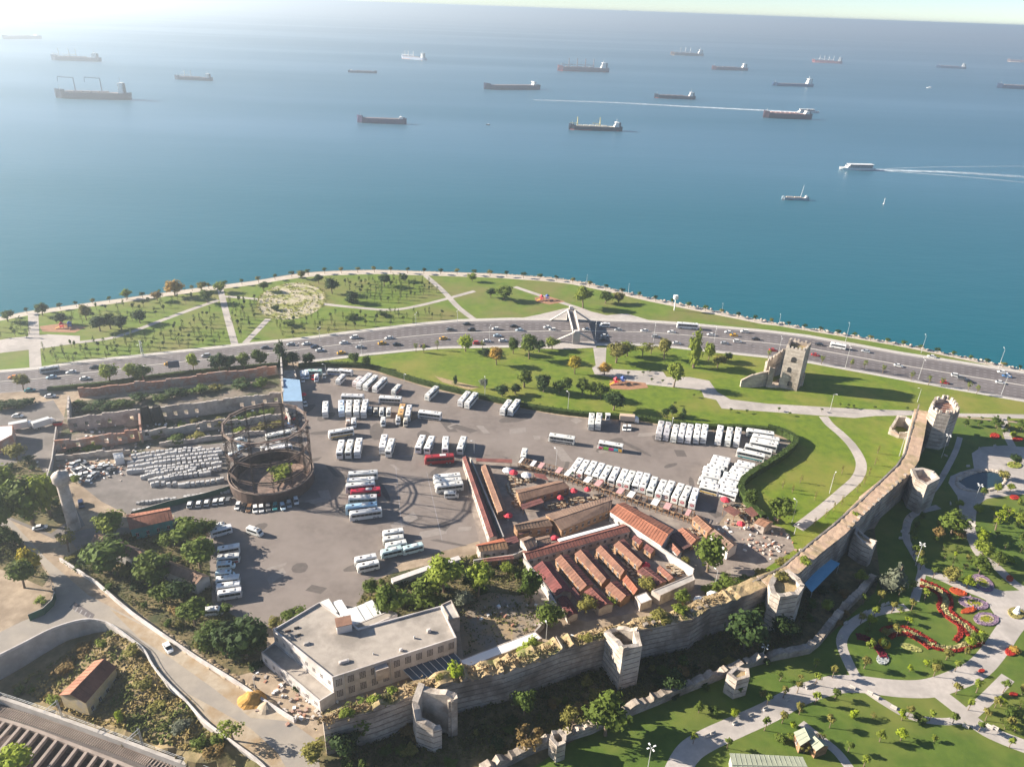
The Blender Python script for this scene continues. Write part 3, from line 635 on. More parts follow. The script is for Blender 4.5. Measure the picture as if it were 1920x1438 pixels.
def tree_px(kind, u, vb, vt, wpx, color, label, group=None, z=0.0, cat=None, name=None):
    p = G(u, vb, z); wd = wpx / pxm(u, vb, z) * (1.22 if kind in ('round', 'loose') else 1.35 if kind in ('small', 'sap') else 1.15)
    h = px_height(u, vb, vt, z)
    dep = CAMH / max(1, math.hypot(p.x, p.y, CAMH)); h = max(1.2, h - wd * .17 * dep, wd * (.78 if kind in ('round', 'loose') else .4))      # the crown's far side shows above its top
    return tree(kind, p, h, wd, color, label, group, cat, z, name)
# ================================================================== BUILDINGS, WALLS, TOWERS
def centroid(poly): return sum((Vector(p) for p in poly), Vector((0, 0))) / len(poly)
def rel(poly, c): return [Vector(p) - c for p in poly]
def slope_mesh(a, b_, c, d, name, m, seam=1.15, th=.12, rib=.07):
    """roof slope: a-b the eave, d-c the ridge, with seams running up it"""
    b = MB(); a, b_, c, d = map(Vector, (a, b_, c, d)); up = (b_ - a).cross(d - a).normalized()
    if up.z < 0: up = -up
    lo = up * -th
    b.add([a, b_, c, d, a + lo, b_ + lo, c + lo, d + lo], [(0, 1, 2, 3), (7, 6, 5, 4), (0, 4, 5, 1), (1, 5, 6, 2), (2, 6, 7, 3), (3, 7, 4, 0)] if (b_ - a).cross(d - a).z > 0 else [(3, 2, 1, 0), (4, 5, 6, 7), (1, 5, 4, 0), (2, 6, 5, 1), (3, 7, 6, 2), (0, 4, 7, 3)])
    n = int((b_ - a).length / seam)
    for i in range(1, n):
        p, q = a.lerp(b_, i / n), d.lerp(c, i / n); t = (b_ - a).normalized() * .05
        b.add([p - t, p + t, q + t, q - t, p - t * .6 + up * rib, p + t * .6 + up * rib, q + t * .6 + up * rib, q - t * .6 + up * rib], [(4, 5, 6, 7), (0, 1, 5, 4), (2, 3, 7, 6), (1, 2, 6, 5), (3, 0, 4, 7)])
    return b.mesh(name, m)
def gable(px, eave, rise, label, cat='building', name='hut', roof='tile_red', wall='plaster_old', color=(1, 1, 1), color2=None, over=.35, group=None, openings=True, z=0.0, split=.5):
    """px: photo pixels of the four eave corners in order (short end a-b, short end c-d)"""
    q = P2(px, z + eave); c = centroid(q); a, b_, c2, d = rel(q, c)
    t = thing(name, label, cat, (c.x, c.y, z), 0, group)
    inn = [p * (1 - over / max(1, p.length)) for p in (a, b_, c2, d)]
    b = MB(); b.prism(inn, 0, eave - .05); m1, m2 = inn[0].lerp(inn[1], split), inn[3].lerp(inn[2], split)
    for e0, e1, mm in ((inn[0], inn[1], m1), (inn[3], inn[2], m2)):
        if rise > .1: b.add([(*e0, eave - .05), (*e1, eave - .05), (*mm, eave + rise - .1)], [(0, 1, 2), (2, 1, 0)])
    link('wall', b.mesh('wall_' + name, M[wall]), t)
    r0, r1 = a.lerp(b_, split), d.lerp(c2, split)
    s = slope_mesh((*a, eave), (*d, eave), (*r1, eave + rise), (*r0, eave + rise), 'roof', M[roof]); o = link('roof', s, t, color=color)
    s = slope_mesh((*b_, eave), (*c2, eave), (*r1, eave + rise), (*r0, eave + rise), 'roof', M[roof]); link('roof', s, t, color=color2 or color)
    if rise > .1:
        b = MB(); b.tube((*r0, eave + rise + .04), (*r1, eave + rise + .04), .11, n=6); link('ridge', b.mesh('ridge', M[roof]), t, color=tuple(x * 1.25 for x in color))
    if openings:
        for e0, e1 in ((inn[1], inn[2]), (inn[0], inn[3])):
            wall_openings(t, e0, e1, max(1, int((e1 - e0).length / 2.6)), .9, 1.3, 1.2, eave)
    return t
def wall_openings(t, e0, e1, n, w_, h, z, eave=None, name='window', m='windowdark', grid=None, c0=None, frame=True, shift=.5):
    """n windows with frames along the wall e0-e1 (ground points relative to t); outward side is away from the thing's origin"""
    d = (e1 - e0); u = d.normalized(); nn = Vector((u.y, -u.x))
    if nn.dot((e0 + e1) / 2) < 0: nn = -nn
    ang = math.atan2(u.y, u.x)
    for i in range(n):
        p = e0 + d * ((i + shift) / n) + nn * .02
        b = MB(); b.box(0, 0, 0, w_, .06, h)
        k = (name, w_, h, m)
        if k not in WMESH: WMESH[k] = b.mesh(name, M[m])
        o = link(name, WMESH[k], t, loc=(p.x, p.y, z), rz=ang)
        if grid:
            gk = ('grid', w_, h, grid)
            if gk not in WMESH:
                g = MB(); gx, gz = grid
                for a in range(gx + 1): g.box(-w_ / 2 + a * w_ / gx, 0, -.04, .09, .14, h + .08)
                for a in range(gz + 1): g.box(0, 0, a * h / gz - .045, w_ + .1, .13, .09)
                WMESH[gk] = g.mesh('frame', M['plaster'])
            f = link('frame', WMESH[gk], o)
        elif frame:
            gk = ('fr', w_, h)
            if gk not in WMESH:
                g = MB(); g.box(0, 0, -.12, w_ + .2, .2, .12); g.box(0, 0, h, w_ + .2, .14, .1); g.box(0, 0, 0, .06, .1, h); WMESH[gk] = g.mesh('frame', M['plaster'])
            link('frame', WMESH[gk], o)
WMESH = {}
def flat(px, h, label, name='building', cat='building', wall='plaster', roof='roofgrey', parapet=.5, group=None, win=(), color=(1, 1, 1), z=0.0, pw=.3):
    q = P2(px, z + h); c = centroid(q); p = rel(q, c); p = p if area2(p) > 0 else p[::-1]
    t = thing(name, label, cat, (c.x, c.y, z), 0, group)
    b = MB(); b.prism(p, 0, h - parapet, top=False); b.build('wall', M[wall], t, color=color)
    b = MB(); inn = offset(p, -pw); n = len(p)
    vs = [(v.x, v.y, h - parapet - .004) for v in p]; tr = tessellate_polygon([[Vector(v) for v in vs]])
    b.add(vs, [f if (Vector(vs[f[1]]) - Vector(vs[f[0]])).cross(Vector(vs[f[2]]) - Vector(vs[f[0]])).z > 0 else f[::-1] for f in tr]); b.build('roof', M[roof], t, color=color)
    if parapet > .02:
        b = MB()
        for i in range(n):
            j = (i + 1) % n; a0, a1, b0, b1 = p[i], p[j], inn[i], inn[j]; z0, z1 = h - parapet, h
            b.quad((*a0, z0), (*a1, z0), (*a1, z1), (*a0, z1)); b.quad((*b1, z0), (*b0, z0), (*b0, z1), (*b1, z1)); b.quad((*a0, z1), (*a1, z1), (*b1, z1), (*b0, z1))
        b.build('parapet', M[wall], t, color=color)
    return t, p
def offset(p, d):
    out = []; n = len(p)
    for i in range(n):
        a, b_, c = p[i - 1], p[i], p[(i + 1) % n]; u = (b_ - a).normalized(); v = (c - b_).normalized()
        n1, n2 = Vector((u.y, -u.x)), Vector((v.y, -v.x)); m_ = n1 + n2
        m_ = m_ / max(.3, m_.length_squared) * 2; out.append(b_ + m_ * d)
    return out
# ---- masonry: courses of stone between bands of brick set back a little, ragged top
def masonry_panel(b, p, q, z0, z1, th, nrm, seg=1.6, rag=.35, course=1.5, band=.3, mi=(0, 1, 2), seed=0, back=True):
    """wall panel from p to q (ground points), outer face at p-q, thickness th towards -nrm; z1 may be a pair"""
    d = q - p; n = max(1, int(d.length / seg)); za, zb = z1 if isinstance(z1, tuple) else (z1, z1)
    tops = []
    for i in range(n + 1):
        x = i / n; tops.append(za + (zb - za) * x + noise.noise((p.x * .31 + x * d.length * .55, p.y * .3, seed)) * rag * 2)
    if not hasattr(b, 'top'): b.top = []
    for i in range(n):
        a, c = p + d * (i / n), p + d * ((i + 1) / n); t0, t1 = tops[i], tops[i + 1]; z = z0; k = 0
        while z < max(t0, t1) - .02:
            hgt = course if k % 2 == 0 else band; e = 0 if k % 2 == 0 else -.09
            e += noise.noise((a.x * .8, a.y * .8, z * 1.3)) * .03
            y0, y1 = min(z, t0), min(z + hgt, t0); w0, w1 = min(z, t1), min(z + hgt, t1)
            A, C = a + nrm * e, c + nrm * e
            b.quad((*A, y0), (*C, w0), (*C, w1), (*A, y1), mi[0] if k % 2 == 0 else mi[1])
            if k % 2 == 1: b.quad((*(a), y0 + .001), (*(c), w0 + .001), (*C, w0), (*A, y0), mi[0])
            z += hgt; k += 1
        bi, bo = a - nrm * th, c - nrm * th
        ks = 1 if th < 2.4 else 4; pa, pc, sa, sc_ = a, c, t0, t1
        for s in range(1, ks + 1):
            na, nc = a - nrm * th * s / ks, c - nrm * th * s / ks
            ya, yc = (t0 - .1, t1 - .1) if s == ks else (t0 + noise.noise((na.x * .9, na.y * .9, 4)) * rag * .9, t1 + noise.noise((nc.x * .9, nc.y * .9, 4)) * rag * .9)
            b.quad((*pa, sa), (*pc, sc_), (*nc, yc), (*na, ya), mi[2]); pa, pc, sa, sc_ = na, nc, ya, yc
        if back: b.quad((*bo, z0), (*bi, z0), (*bi, t0 - .1), (*bo, t1 - .1), mi[0])
        if i == 0: b.quad((*bi, z0), (*a, z0), (*a, t0), (*bi, t0 - .1), mi[0])
        if i == n - 1: b.quad((*c, z0), (*bo, z0), (*bo, t1 - .1), (*c, t1), mi[0])
    return tops
MAS = ['stone', 'brickband', 'walltop']
def tower(px, zbase_h, h, label, name='wall_tower', merl=0, th=1.4, rag=.5, floor=None, gaps=(), z1=None, mats=('stone_pale', 'brickband', 'stone_pale'), floor_m='walltop', seed=3, close=True):
    """ring of wall panels whose outer top edge is traced at height zbase_h"""
    q = [G(v[0], v[1], v[2] if len(v) > 2 else zbase_h).to_2d() for v in px]; c = centroid(q); p = rel(q, c)
    if close and area2(p) < 0: p = p[::-1]
    t = thing(name, label, 'tower', (c.x, c.y, 0)); n = len(p)
    b = MB(); merlons = []
    for i in range(n if close else n - 1):
        if i in gaps: continue
        a, e = p[i], p[(i + 1) % n]; u = (e - a).normalized(); nr = Vector((u.y, -u.x))
        if nr.dot((a + e) / 2) < 0: nr = -nr; a, e = e, a
        za = z1[i] if z1 else h; zb = z1[(i + 1) % n] if z1 else h
        if (p[i] - a).length > .01: za, zb = zb, za
        masonry_panel(b, a, e, 0, (za, zb), th, nr, rag=rag, seed=seed)
        if merl:
            k = max(2, int((e - a).length / 2.2))
            for j in range(k): merlons.append((a.lerp(e, (j + .5) / k) - nr * .45, math.atan2(u.y, u.x), (za + zb) / 2))
    b.build('wall', [M[m] for m in mats], t)
    if merl:
        g = MB(); g.box(0, 0, -.3, 1.05, .8, merl + .3); me = g.mesh('merlon', M[mats[0]])
        for v, a, z in merlons:
            o = link('merlon', me, t, loc=(v.x, v.y, z), rz=a); o.scale = (1, 1, random.uniform(.8, 1.1))
    if floor is not None:
        g = MB(); inn = [v * .93 for v in p]; g.prism(inn, 0, floor); g.build('platform', M[floor_m], t)
    return t
# ------------------------------------------------------------------ the long city wall
HW = 11.5
FRONT = [(606, 1354), (650, 1342), (700, 1330), (765, 1306), (850, 1278), (945, 1257), (1000, 1238), (1054, 1218), (1129, 1197), (1198, 1181), (1300, 1160), (1334, 1137), (1381, 1124), (1440, 1098), (1492, 1080), (1540, 1036), (1586, 1000), (1640, 944), (1708, 887), (1723, 863), (1733, 818), (1741, 772)]
BACK = [(588, 1345), (650, 1327), (693, 1308), (747, 1287), (830, 1258), (914, 1238), (970, 1222), (1025, 1205), (1110, 1182), (1180, 1164), (1270, 1142), (1318, 1121), (1360, 1102), (1410, 1090), (1465, 1062), (1515, 1020), (1560, 984), (1612, 938), (1680, 872), (1695, 850), (1708, 805), (1722, 758)]
fr, bk = P2(FRONT, HW), P2(BACK, HW)
t = thing('city_wall', 'long ruined stone city wall running from the street corner up to the battlement tower', 'wall', (*fr[9], 0)); o0 = fr[9]
segs = [(0, 5, 'stone', .9, 'drygrass'), (5, 9, 'stone', .95, 'drygrass'), (9, 13, 'stone', .45, 'drygrass'), (13, 16, 'stone', .2, 'walltop'), (16, 21, 'stone', .12, 'walltop')]
for s0, s1, mm, rg, tm in segs:
    b = MB()
    for i in range(s0, s1):
        a, e = fr[i] - o0, fr[i + 1] - o0; u = (e - a).normalized(); nr = Vector((u.y, -u.x))
        th = ((bk[i] - fr[i]).length + (bk[i + 1] - fr[i + 1]).length) / 2
        masonry_panel(b, a, e, 0, HW + (random.uniform(-.5, .3) if s1 < 13 else 0), min(th, 5.5), nr, rag=rg, mi=(0, 1, 2), seed=1)
    b.build('wall_section', [M[mm], M['brickband'], M[tm]], t)
mg = MB(); mg.box(0, 0, -.4, 1.3, .9, 1.3); mme = mg.mesh('merlon', M['stone'])
for (x0, y0), (x1, y1), n in (((1205, 1178), (1334, 1136), 9), ((1590, 994), (1704, 889), 13)):
    A, B = P2([(x0, y0), (x1, y1)], HW)
    for i in range(n):
        v = A.lerp(B, (i + .5) / n) - o0; ang = math.atan2(*(B - A).yx); v += Vector((-math.sin(ang), math.cos(ang))) * .6
        o = link('merlon', mme, t, loc=(v.x, v.y, HW - random.uniform(0, .5)), rz=ang); o.scale = (random.uniform(.7, 1.1), 1, random.uniform(.6, 1))
# breastwork along the walkway of the far stretch
b = MB()
for i in range(13, 21):
    a, e = bk[i] - o0, bk[i + 1] - o0; u = (e - a).normalized(); nr = Vector((-u.y, u.x)); masonry_panel(b, e, a, HW - .6, HW + .25, .5, nr, rag=.1, course=3)
b.build('breastwork', [M['stone'], M['brickband'], M['stone']], t)
# dry weeds growing on the crest: tufts joined
def tufts(name, pts, n, spread, m, z, hgt=(.4, 1.1), kind='stuff', label=None, seed=5, parent=None, off=Vector((0, 0))):
    rnd = random.Random(seed); b = MB()
    for _ in range(n):
        i = rnd.randrange(len(pts) - 1); p = pts[i].lerp(pts[i + 1], rnd.random()) + Vector((rnd.gauss(0, spread), rnd.gauss(0, spread))) - off; h = rnd.uniform(*hgt)
        for k in range(4):
            a = rnd.uniform(0, 6.28); r = rnd.uniform(.08, .26); u = Vector((math.cos(a), math.sin(a), 0)) * r; P = Vector((p.x, p.y, z)); lean = Vector((rnd.gauss(0, .25), rnd.gauss(0, .25), h))
            b.add([P - u, P + u, P + u * .5 + lean, P - u * .5 + lean], [(0, 1, 2, 3)])
    return b.build(name, m, parent, kind=kind)
mid = [(a + c) / 2 for a, c in zip(fr, bk)]
tufts('dry_weeds', mid[0:13], 900, 1.0, M['drygrass'], HW - .2, (.25, .8), parent=t, off=o0)
# low hillside of rubble and dry grass on the town side at the wall's foot
b = MB(); n = 10; bs = bk[2:13]
for i in range(len(bs) - 1):
    a, c = bs[i], bs[i + 1]; u = (c - a).normalized(); nr = Vector((-u.y, u.x))
    hz_ = lambda s: 5.5 + 1.5 * noise.noise((s * .7, 3, 0))
    b.quad((*(a), hz_(i)), (*(c), hz_(i + 1)), (*(c + nr * 7), .1), (*(a + nr * 7), .1))
b.build('grassy_bank', M['drygrass'], kind='structure')
# ---- towers along it
tower([(775, 1377, 0), (781, 1399, 0), (813, 1411, 0), (829, 1406, 0), (841, 1381, 0), (858, 1378, 0), (853, 1299, 13), (785, 1283, 13)], 12, 12, 'split round tower ruin of pale stone nearest the sand heap street', 'ruined_tower', th=1.6, rag=.6, gaps=(3,), z1=[12, 9.5, 8, 7.2, 12.5, 13, 13, 13.5], seed=8, mats=('stone_pale', 'brickband', 'stone_pale'))
tower([(1133, 1178), (1160, 1165), (1196, 1178), (1204, 1212), (1168, 1222)], 14, 14, 'square tower ruin of pale stone filled with green weeds, standing tallest out of the wall', 'ruined_tower', th=1.3, rag=.5, z1=[15, 14.2, 14.3, 12.2, 13], floor=7, floor_m='scrub', seed=12)
tower([(1441, 1093), (1451, 1070), (1478, 1066), (1501, 1083), (1508, 1100), (1497, 1116), (1462, 1122), (1445, 1112)], 13, 13, 'round tower ruin with bushes on its crest beside the blue canopy', 'ruined_tower', th=1.5, rag=.4, floor=11.5, floor_m='drygrass', seed=4, z1=[13.5, 13.6, 13.5, 13.3, 13, 12.8, 12.2, 13])
tower([(1708, 878), (1717, 897), (1739, 909), (1763, 896), (1752, 884), (1730, 876)], 13, 13, 'low round bastion tower with a pale curved parapet beside the garden path', 'wall_tower', th=1.2, rag=.15, floor=10.2, floor_m='brick', seed=2)
tower([(1743, 763), (1752, 748), (1772, 745), (1790, 753), (1800, 770), (1782, 778), (1757, 774)], 17, 17, 'big restored battlement tower at the top end of the city wall', 'battlement_tower', merl=1.4, th=1.1, rag=.05, floor=15.6, floor_m='brick', seed=6)
# small gate ruin and pier by the wall
tower([(1670, 795), (1682, 779), (1700, 781), (1716, 790), (1708, 806), (1690, 803)], 5, 5, 'small roofless gate ruin of pink stone on the lawn against the wall', 'gate_ruin', th=1.0, rag=.8, z1=[2.5, 5, 4.5, 5.5, 5, 3], seed=9, mats=('stone_pale', 'brick', 'stone_pale'))
tower([(1601, 1001), (1620, 1015), (1638, 1022), (1644, 1016), (1630, 1006), (1605, 990)], 9, 9, 'sloping stone buttress stub jutting out of the wall past the blue canopy', 'wall_buttress', th=.9, rag=.2, z1=[9.5, 8.6, 8.5, 9.4, 8.6, 9.5], floor=8.2, floor_m='walltop', seed=10)
# outer low wall, broken
b = MB(); OUT = [(905, 1450), (960, 1425), (1010, 1400), (1055, 1385), (1110, 1368), (1170, 1340), (1225, 1318), (1300, 1287), (1358, 1264), (1400, 1246), (1450, 1232), (1520, 1218), (1540, 1202), (1560, 1175), (1590, 1140), (1625, 1105), (1645, 1080)]
op = P2(OUT, 1.6); t = thing('outer_wall', 'low broken outer wall of grey rubble between the moat and the dark lawn', 'wall', (*op[8], 0)); oo = op[8]
for i in range(len(op) - 1):
    a, e = op[i] - oo, op[i + 1] - oo; u = (e - a).normalized(); masonry_panel(b, a, e, 0, 2.2 if i > 6 else 2.8, 2.0, Vector((u.y, -u.x)), seg=1.1, rag=.9, course=.8, band=.3, seed=3)
b.build('wall', [M['stone'], M['stone'], M['stone']], t)
tower([(1363, 1262), (1378, 1248), (1404, 1253), (1406, 1268), (1382, 1275)], 7, 7, 'small square tower stub of the outer wall with a dry grass top', 'outer_tower', th=.9, rag=.3, floor=6.4, floor_m='drygrass', seed=14)
tower([(1030, 1383), (1034, 1370), (1050, 1366), (1062, 1376), (1061, 1392), (1044, 1398)], 6, 6, 'small round tower stub of the outer wall beside an olive green tree', 'outer_tower', th=.9, rag=.4, floor=3.5, floor_m='drygrass', seed=15)
# ---- sea castle: square tower with a broken hall beside it
TT = P2([(1475, 649), (1481, 634), (1522, 643), (1511, 656)], 22)
c = centroid(TT); p = rel(TT, c); p = p if area2(p) > 0 else p[::-1]
t = thing('sea_tower', 'tall square stone tower ruin with arched windows on the lawn beside the road', 'tower', (*c, 0))
b = MB()
for i in range(4):
    a, e = p[i], p[(i + 1) % 4]; u = (e - a).normalized(); masonry_panel(b, a, e, 0, 21.5, 1.2, Vector((u.y, -u.x)), rag=.3, course=1.6, band=.2, seed=i, back=True)
b.build('wall', [M['stone_pale'], M['stone'], M['stone_pale']], t)
g = MB(); g.prism([v * .9 for v in p], 0, 20); g.build('platform', M['drygrass'], t)
g = MB(); g.box(0, 0, -.3, .9, .7, 1.5); me = g.mesh('merlon', M['stone_pale'])
for i in range(4):
    a, e = p[i], p[(i + 1) % 4]; u = (e - a).normalized(); k = max(3, int((e - a).length / 1.7))
    for j in range(k): link('merlon', me, t, loc=(*(a.lerp(e, (j + .5) / k) - Vector((u.y, -u.x)) * .4), 21.3), rz=math.atan2(u.y, u.x)).scale = (1, 1, random.uniform(.45, 1.15))
def arch_mesh(w_, h, name, m, dep=.12):
    b = MB(); pts = [(-w_ / 2, 0), (w_ / 2, 0)] + [(w_ / 2 * math.cos(k * math.pi / 8), h - w_ / 2 + w_ / 2 * math.sin(k * math.pi / 8)) for k in range(9)]
    n = len(pts); b.add([(x, -dep, z) for x, z in pts] + [(x, dep, z) for x, z in pts], [tuple(range(n)), tuple(range(n, 2 * n))[::-1]] + [(i, n + i, n + (i + 1) % n, (i + 1) % n) for i in range(n)]); return b.mesh(name, m)
am = arch_mesh(2.2, 2.8, 'arched_window', M['dark']); az = arch_mesh(1.8, 2.6, 'arched_window', M['dark'])
# the left face is the one nearest the camera on the left
fc = sorted(range(4), key=lambda i: ((p[i] + p[(i + 1) % 4]) / 2 + c).length)[0]
for i in range(4):
    a, e = p[i], p[(i + 1) % 4]; u = (e - a).normalized(); m_ = (a + e) / 2
    if i == fc:
        link('arched_window', am, t, loc=(*m_, 14.5), rz=math.atan2(u.y, u.x)); link('arched_window', az, t, loc=(*(m_ - u * 1.0), 9.0), rz=math.atan2(u.y, u.x)); link('arched_window', az, t, loc=(*(m_ + u * .5), 2.0), rz=math.atan2(u.y, u.x))
t = thing('hall_ruin', 'roofless hall ruin with stepped battlement walls left of the tall sea tower', 'ruin', (*P2([(1450, 715)])[0], 0)); oo = P2([(1450, 715)])[0]
b = MB()
def rwall(pts, hs, th=1.2, mats=None):
    q = [v - oo for v in P2(pts)]
    for i in range(len(q) - 1):
        u = (q[i + 1] - q[i]).normalized(); nr = Vector((u.y, -u.x)); masonry_panel(b, q[i], q[i + 1], 0, (hs[i], hs[i + 1]), th, nr, seg=1.1, rag=.35, course=1.5, band=.2, seed=i)
rwall([(1388, 726), (1408, 727), (1436, 724)], [3.5, 7, 8]); rwall([(1436, 726), (1446, 727)], [11, 10]); rwall([(1432, 716), (1452, 706), (1478, 697)], [11, 12.5, 15]); rwall([(1446, 727), (1475, 728), (1497, 730)], [1.5, 1.0, 2.0])
rwall([(1485, 718), (1497, 722), (1504, 724)], [7, 8, 6])
b.build('wall', [M['stone_pale'], M['stone'], M['stone']], t)
g = MB(); gq = [v - oo for v in P2([(1440, 722), (1480, 702), (1500, 712), (1496, 727), (1450, 727)])]; g.prism(gq, 0, .4); g.build('floor', M['stone'], t)
me = MB(); me.box(0, 0, -.3, .9, .7, 1.4); me = me.mesh('merlon', M['stone_pale'])
for (u, v), z in zip([(1434, 715), (1439, 712), (1444, 710), (1453, 706), (1459, 703), (1466, 701), (1473, 698)], [11.3, 11.6, 12, 12.7, 13.3, 14, 14.8]):
    q = P2([(u, v)])[0] - oo; link('merlon', me, t, loc=(q.x, q.y, z))

# ------------------------------------------------------------------ white factory building
HB = 9.0
t, p = flat([(511.5, 1179.5), (599, 1128), (672, 1177), (827, 1135), (856, 1194.5), (623, 1269.5)], HB, 'large white flat-roofed factory building with gridded windows beside the round tower ruin', 'factory_building', parapet=.55)
cc = t.location.to_2d(); q = P2([(511.5, 1179.5), (599, 1128), (672, 1177), (827, 1135), (856, 1194.5), (623, 1269.5)], HB); q = [v - cc for v in q]
wall_openings(t, q[5], q[4], 11, 1.7, 2.4, 5.4, grid=(4, 5)); wall_openings(t, q[5], q[4], 11, 1.7, 2.4, 1.5, grid=(4, 5)); wall_openings(t, q[0], q[5], 8, .9, 1.3, 5.6, grid=(2, 2))
b = MB()
for k in (.085, .45, .985): v = q[5].lerp(q[4], k); b.tube((v.x, v.y - .15, .1), (v.x, v.y - .15, HB - .2), .09, n=6)
b.build('drain_pipe', M['metal'], t)
v0 = q[5].lerp(q[4], .37); ang = math.atan2(*(q[4] - q[5]).yx); nn = Vector((math.sin(ang), -math.cos(ang)))
b = MB(); b.box(*(v0 + nn * .8), 4.4, 3.4, 1.7, 3.6, ang); b.build('bay', M['plaster_old'], t)
s = P2([(645, 1175)], HB)[0] - cc; b = MB(); b.box(s.x, s.y, HB - .6, 4.0, 3.2, 2.6, .35); o = b.build('roof_hut', M['plaster'], t); b = MB(); b.box(s.x, s.y, HB + 2.0, 4.3, 3.5, .16, .35); b.build('roof', M['tile_brown'], o, color=(1.3, 1.1, 1))
for (u, v), sx, sy, sz, mm in (((575, 1207), 1.6, .8, .5, 'concrete'), ((645, 1241), 2.6, .9, .6, 'plaster'), ((804, 1184), 1.0, .9, .9, 'plaster'), ((556, 1177), 1.4, .6, .3, 'dark'), ((561, 1190), 1.0, .5, .3, 'dark'), ((540, 1183), 1.6, .5, .3, 'rust'), ((752, 1219), .7, .7, .6, 'plaster'), ((777, 1196), .4, .4, .7, 'metal'), ((700, 1226), .3, .3, .5, 'metal')):
    s = P2([(u, v)], HB - .5)[0] - cc; b = MB(); b.box(0, 0, 0, sx, sy, sz, .4); b.box(0, 0, sz, sx * .7, sy * .7, .12, .4); b.build('roof_vent', M[mm], t, loc=(s.x, s.y, HB - .56))
t2, p2 = flat([(490, 1222), (515, 1203), (627, 1297), (599, 1314)], 4.2, 'low lean-to wing with a grey flat roof along the factory side', 'annex_building', parapet=.25)
c2 = t2.location.to_2d(); q2 = [v - c2 for v in P2([(490, 1222), (599, 1314)], 4.2)]; wall_openings(t2, q2[0], q2[1], 7, 1.0, 1.2, 1.6, grid=(2, 2))
flat([(662, 1172), (735, 1142), (745, 1151), (672, 1183)], 5.0, 'narrow cream roofed shed along the back of the factory', 'shed', parapet=.1)
flat([(827, 1133), (846, 1124), (862, 1156), (845, 1162)], 5.5, 'small dark stair block at the factory corner beside the weedy yard', 'stair_block', parapet=.4, roof='concrete', wall='plaster_old')
# glass canopy below the long facade
cp = P2([(752, 1255), (846, 1221), (868, 1240), (780, 1279)], 3.2); cq = centroid(cp); r4 = rel(cp, cq)
t = thing('glass_canopy', 'dark glazed lean-to canopy with white bars in front of the factory windows', 'canopy', (*cq, 0))
b = MB(); b.quad((*r4[0], 3.7), (*r4[3], 3.0), (*r4[2], 3.0), (*r4[1], 3.7)); b.build('pane', M['glass_blue'], t)
for k in range(9):
    a, e = r4[0].lerp(r4[1], k / 8), r4[3].lerp(r4[2], k / 8); b = MB(); b.tube((*a, 3.76), (*e, 3.06), .09, n=5); b.build('bar', M['metal'], t)
for k in (0, .5, 1): a = r4[3].lerp(r4[2], k); b = MB(); b.tube((*a, 0), (*a, 3), .09, n=6); b.build('post', M['metal'], t)
flat([(862, 1237), (1003, 1183), (1017, 1196), (872, 1253)], 3.4, 'long low white roofed shed between the factory and the ruined wall', 'shed', parapet=.05, roof='white', wall='plaster_old')

# ------------------------------------------------------------------ other houses
T = gable([(171, 1246), (199, 1236), (218, 1252), (126, 1310)], 5, 0, 'x') if 0 else None
def house(px_eave, eave, rise, z, label, **k): return gable(px_eave, eave, rise, label, z=z, **k)
M['yellowwall'] = mat('yellowwall', (.52, .40, .21), (.60, .48, .28), .8, .9, (.42, .36, .30), .3)
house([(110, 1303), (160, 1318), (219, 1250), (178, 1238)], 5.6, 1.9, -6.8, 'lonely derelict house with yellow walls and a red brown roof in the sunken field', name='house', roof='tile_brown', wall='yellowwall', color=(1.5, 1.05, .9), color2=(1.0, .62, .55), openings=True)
M['teal'] = mat('teal', (.05, .27, .26), (.09, .34, .32), .8, .9, (.10, .22, .21), .3)
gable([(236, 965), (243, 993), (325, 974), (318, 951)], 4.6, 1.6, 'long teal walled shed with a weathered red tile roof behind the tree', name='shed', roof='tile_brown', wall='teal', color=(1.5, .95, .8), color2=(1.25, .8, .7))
gable([(170, 1015), (190, 1000), (394, 1080), (368, 1095)], 4.2, 1.5, 'long brown roofed warehouse half hidden among trees beside the bus row', name='warehouse', roof='tile_brown', wall='concrete', color=(1.02, .98, .95), color2=(.95, .95, .95))
flat([(-20, 800), (24, 797), (23, 815), (-20, 838)], 5, 'brick building with a white roof at the left edge of the yard', 'building', wall='brick', roof='white', parapet=.1)
t3, _ = flat([(531, 709), (562, 712), (567, 752), (531, 752)], 6, 'blue roofed terminal office at the top corner of the bus park', 'office_building', wall='plaster', roof='sheet', parapet=.0, color=(.36, .55, .78))
flat([(532, 695), (553, 694), (556, 706), (533, 707)], 4, 'small grey brick hut behind the blue roofed office', 'hut', wall='plaster_old', parapet=.2)
gable([(211, 850), (214, 861), (233, 857), (229, 848)], 3, 1, 'small white gabled cabin beside the block stacks', name='cabin', roof='sheet', wall='white', openings=False)
# blue canopy behind the round tower
cp = P2([(1508, 1094), (1553, 1046), (1575, 1056), (1522, 1110)], 4); cq = centroid(cp); r4 = rel(cp, cq); t = thing('blue_canopy', 'flat bright blue canopy roof at the foot of the city wall', 'canopy', (*cq, 0))
b = MB(); b.prism(r4, 3.9, 4.05, bottom=True); b.build('roof', mat('bluesheet', (.15, .42, .62), (.19, .47, .67), .4, .6), t)
for v in r4: b = MB(); b.tube((*(v * .95), 0), (*(v * .95), 3.9), .08, n=6); b.build('post', M['metal'], t)
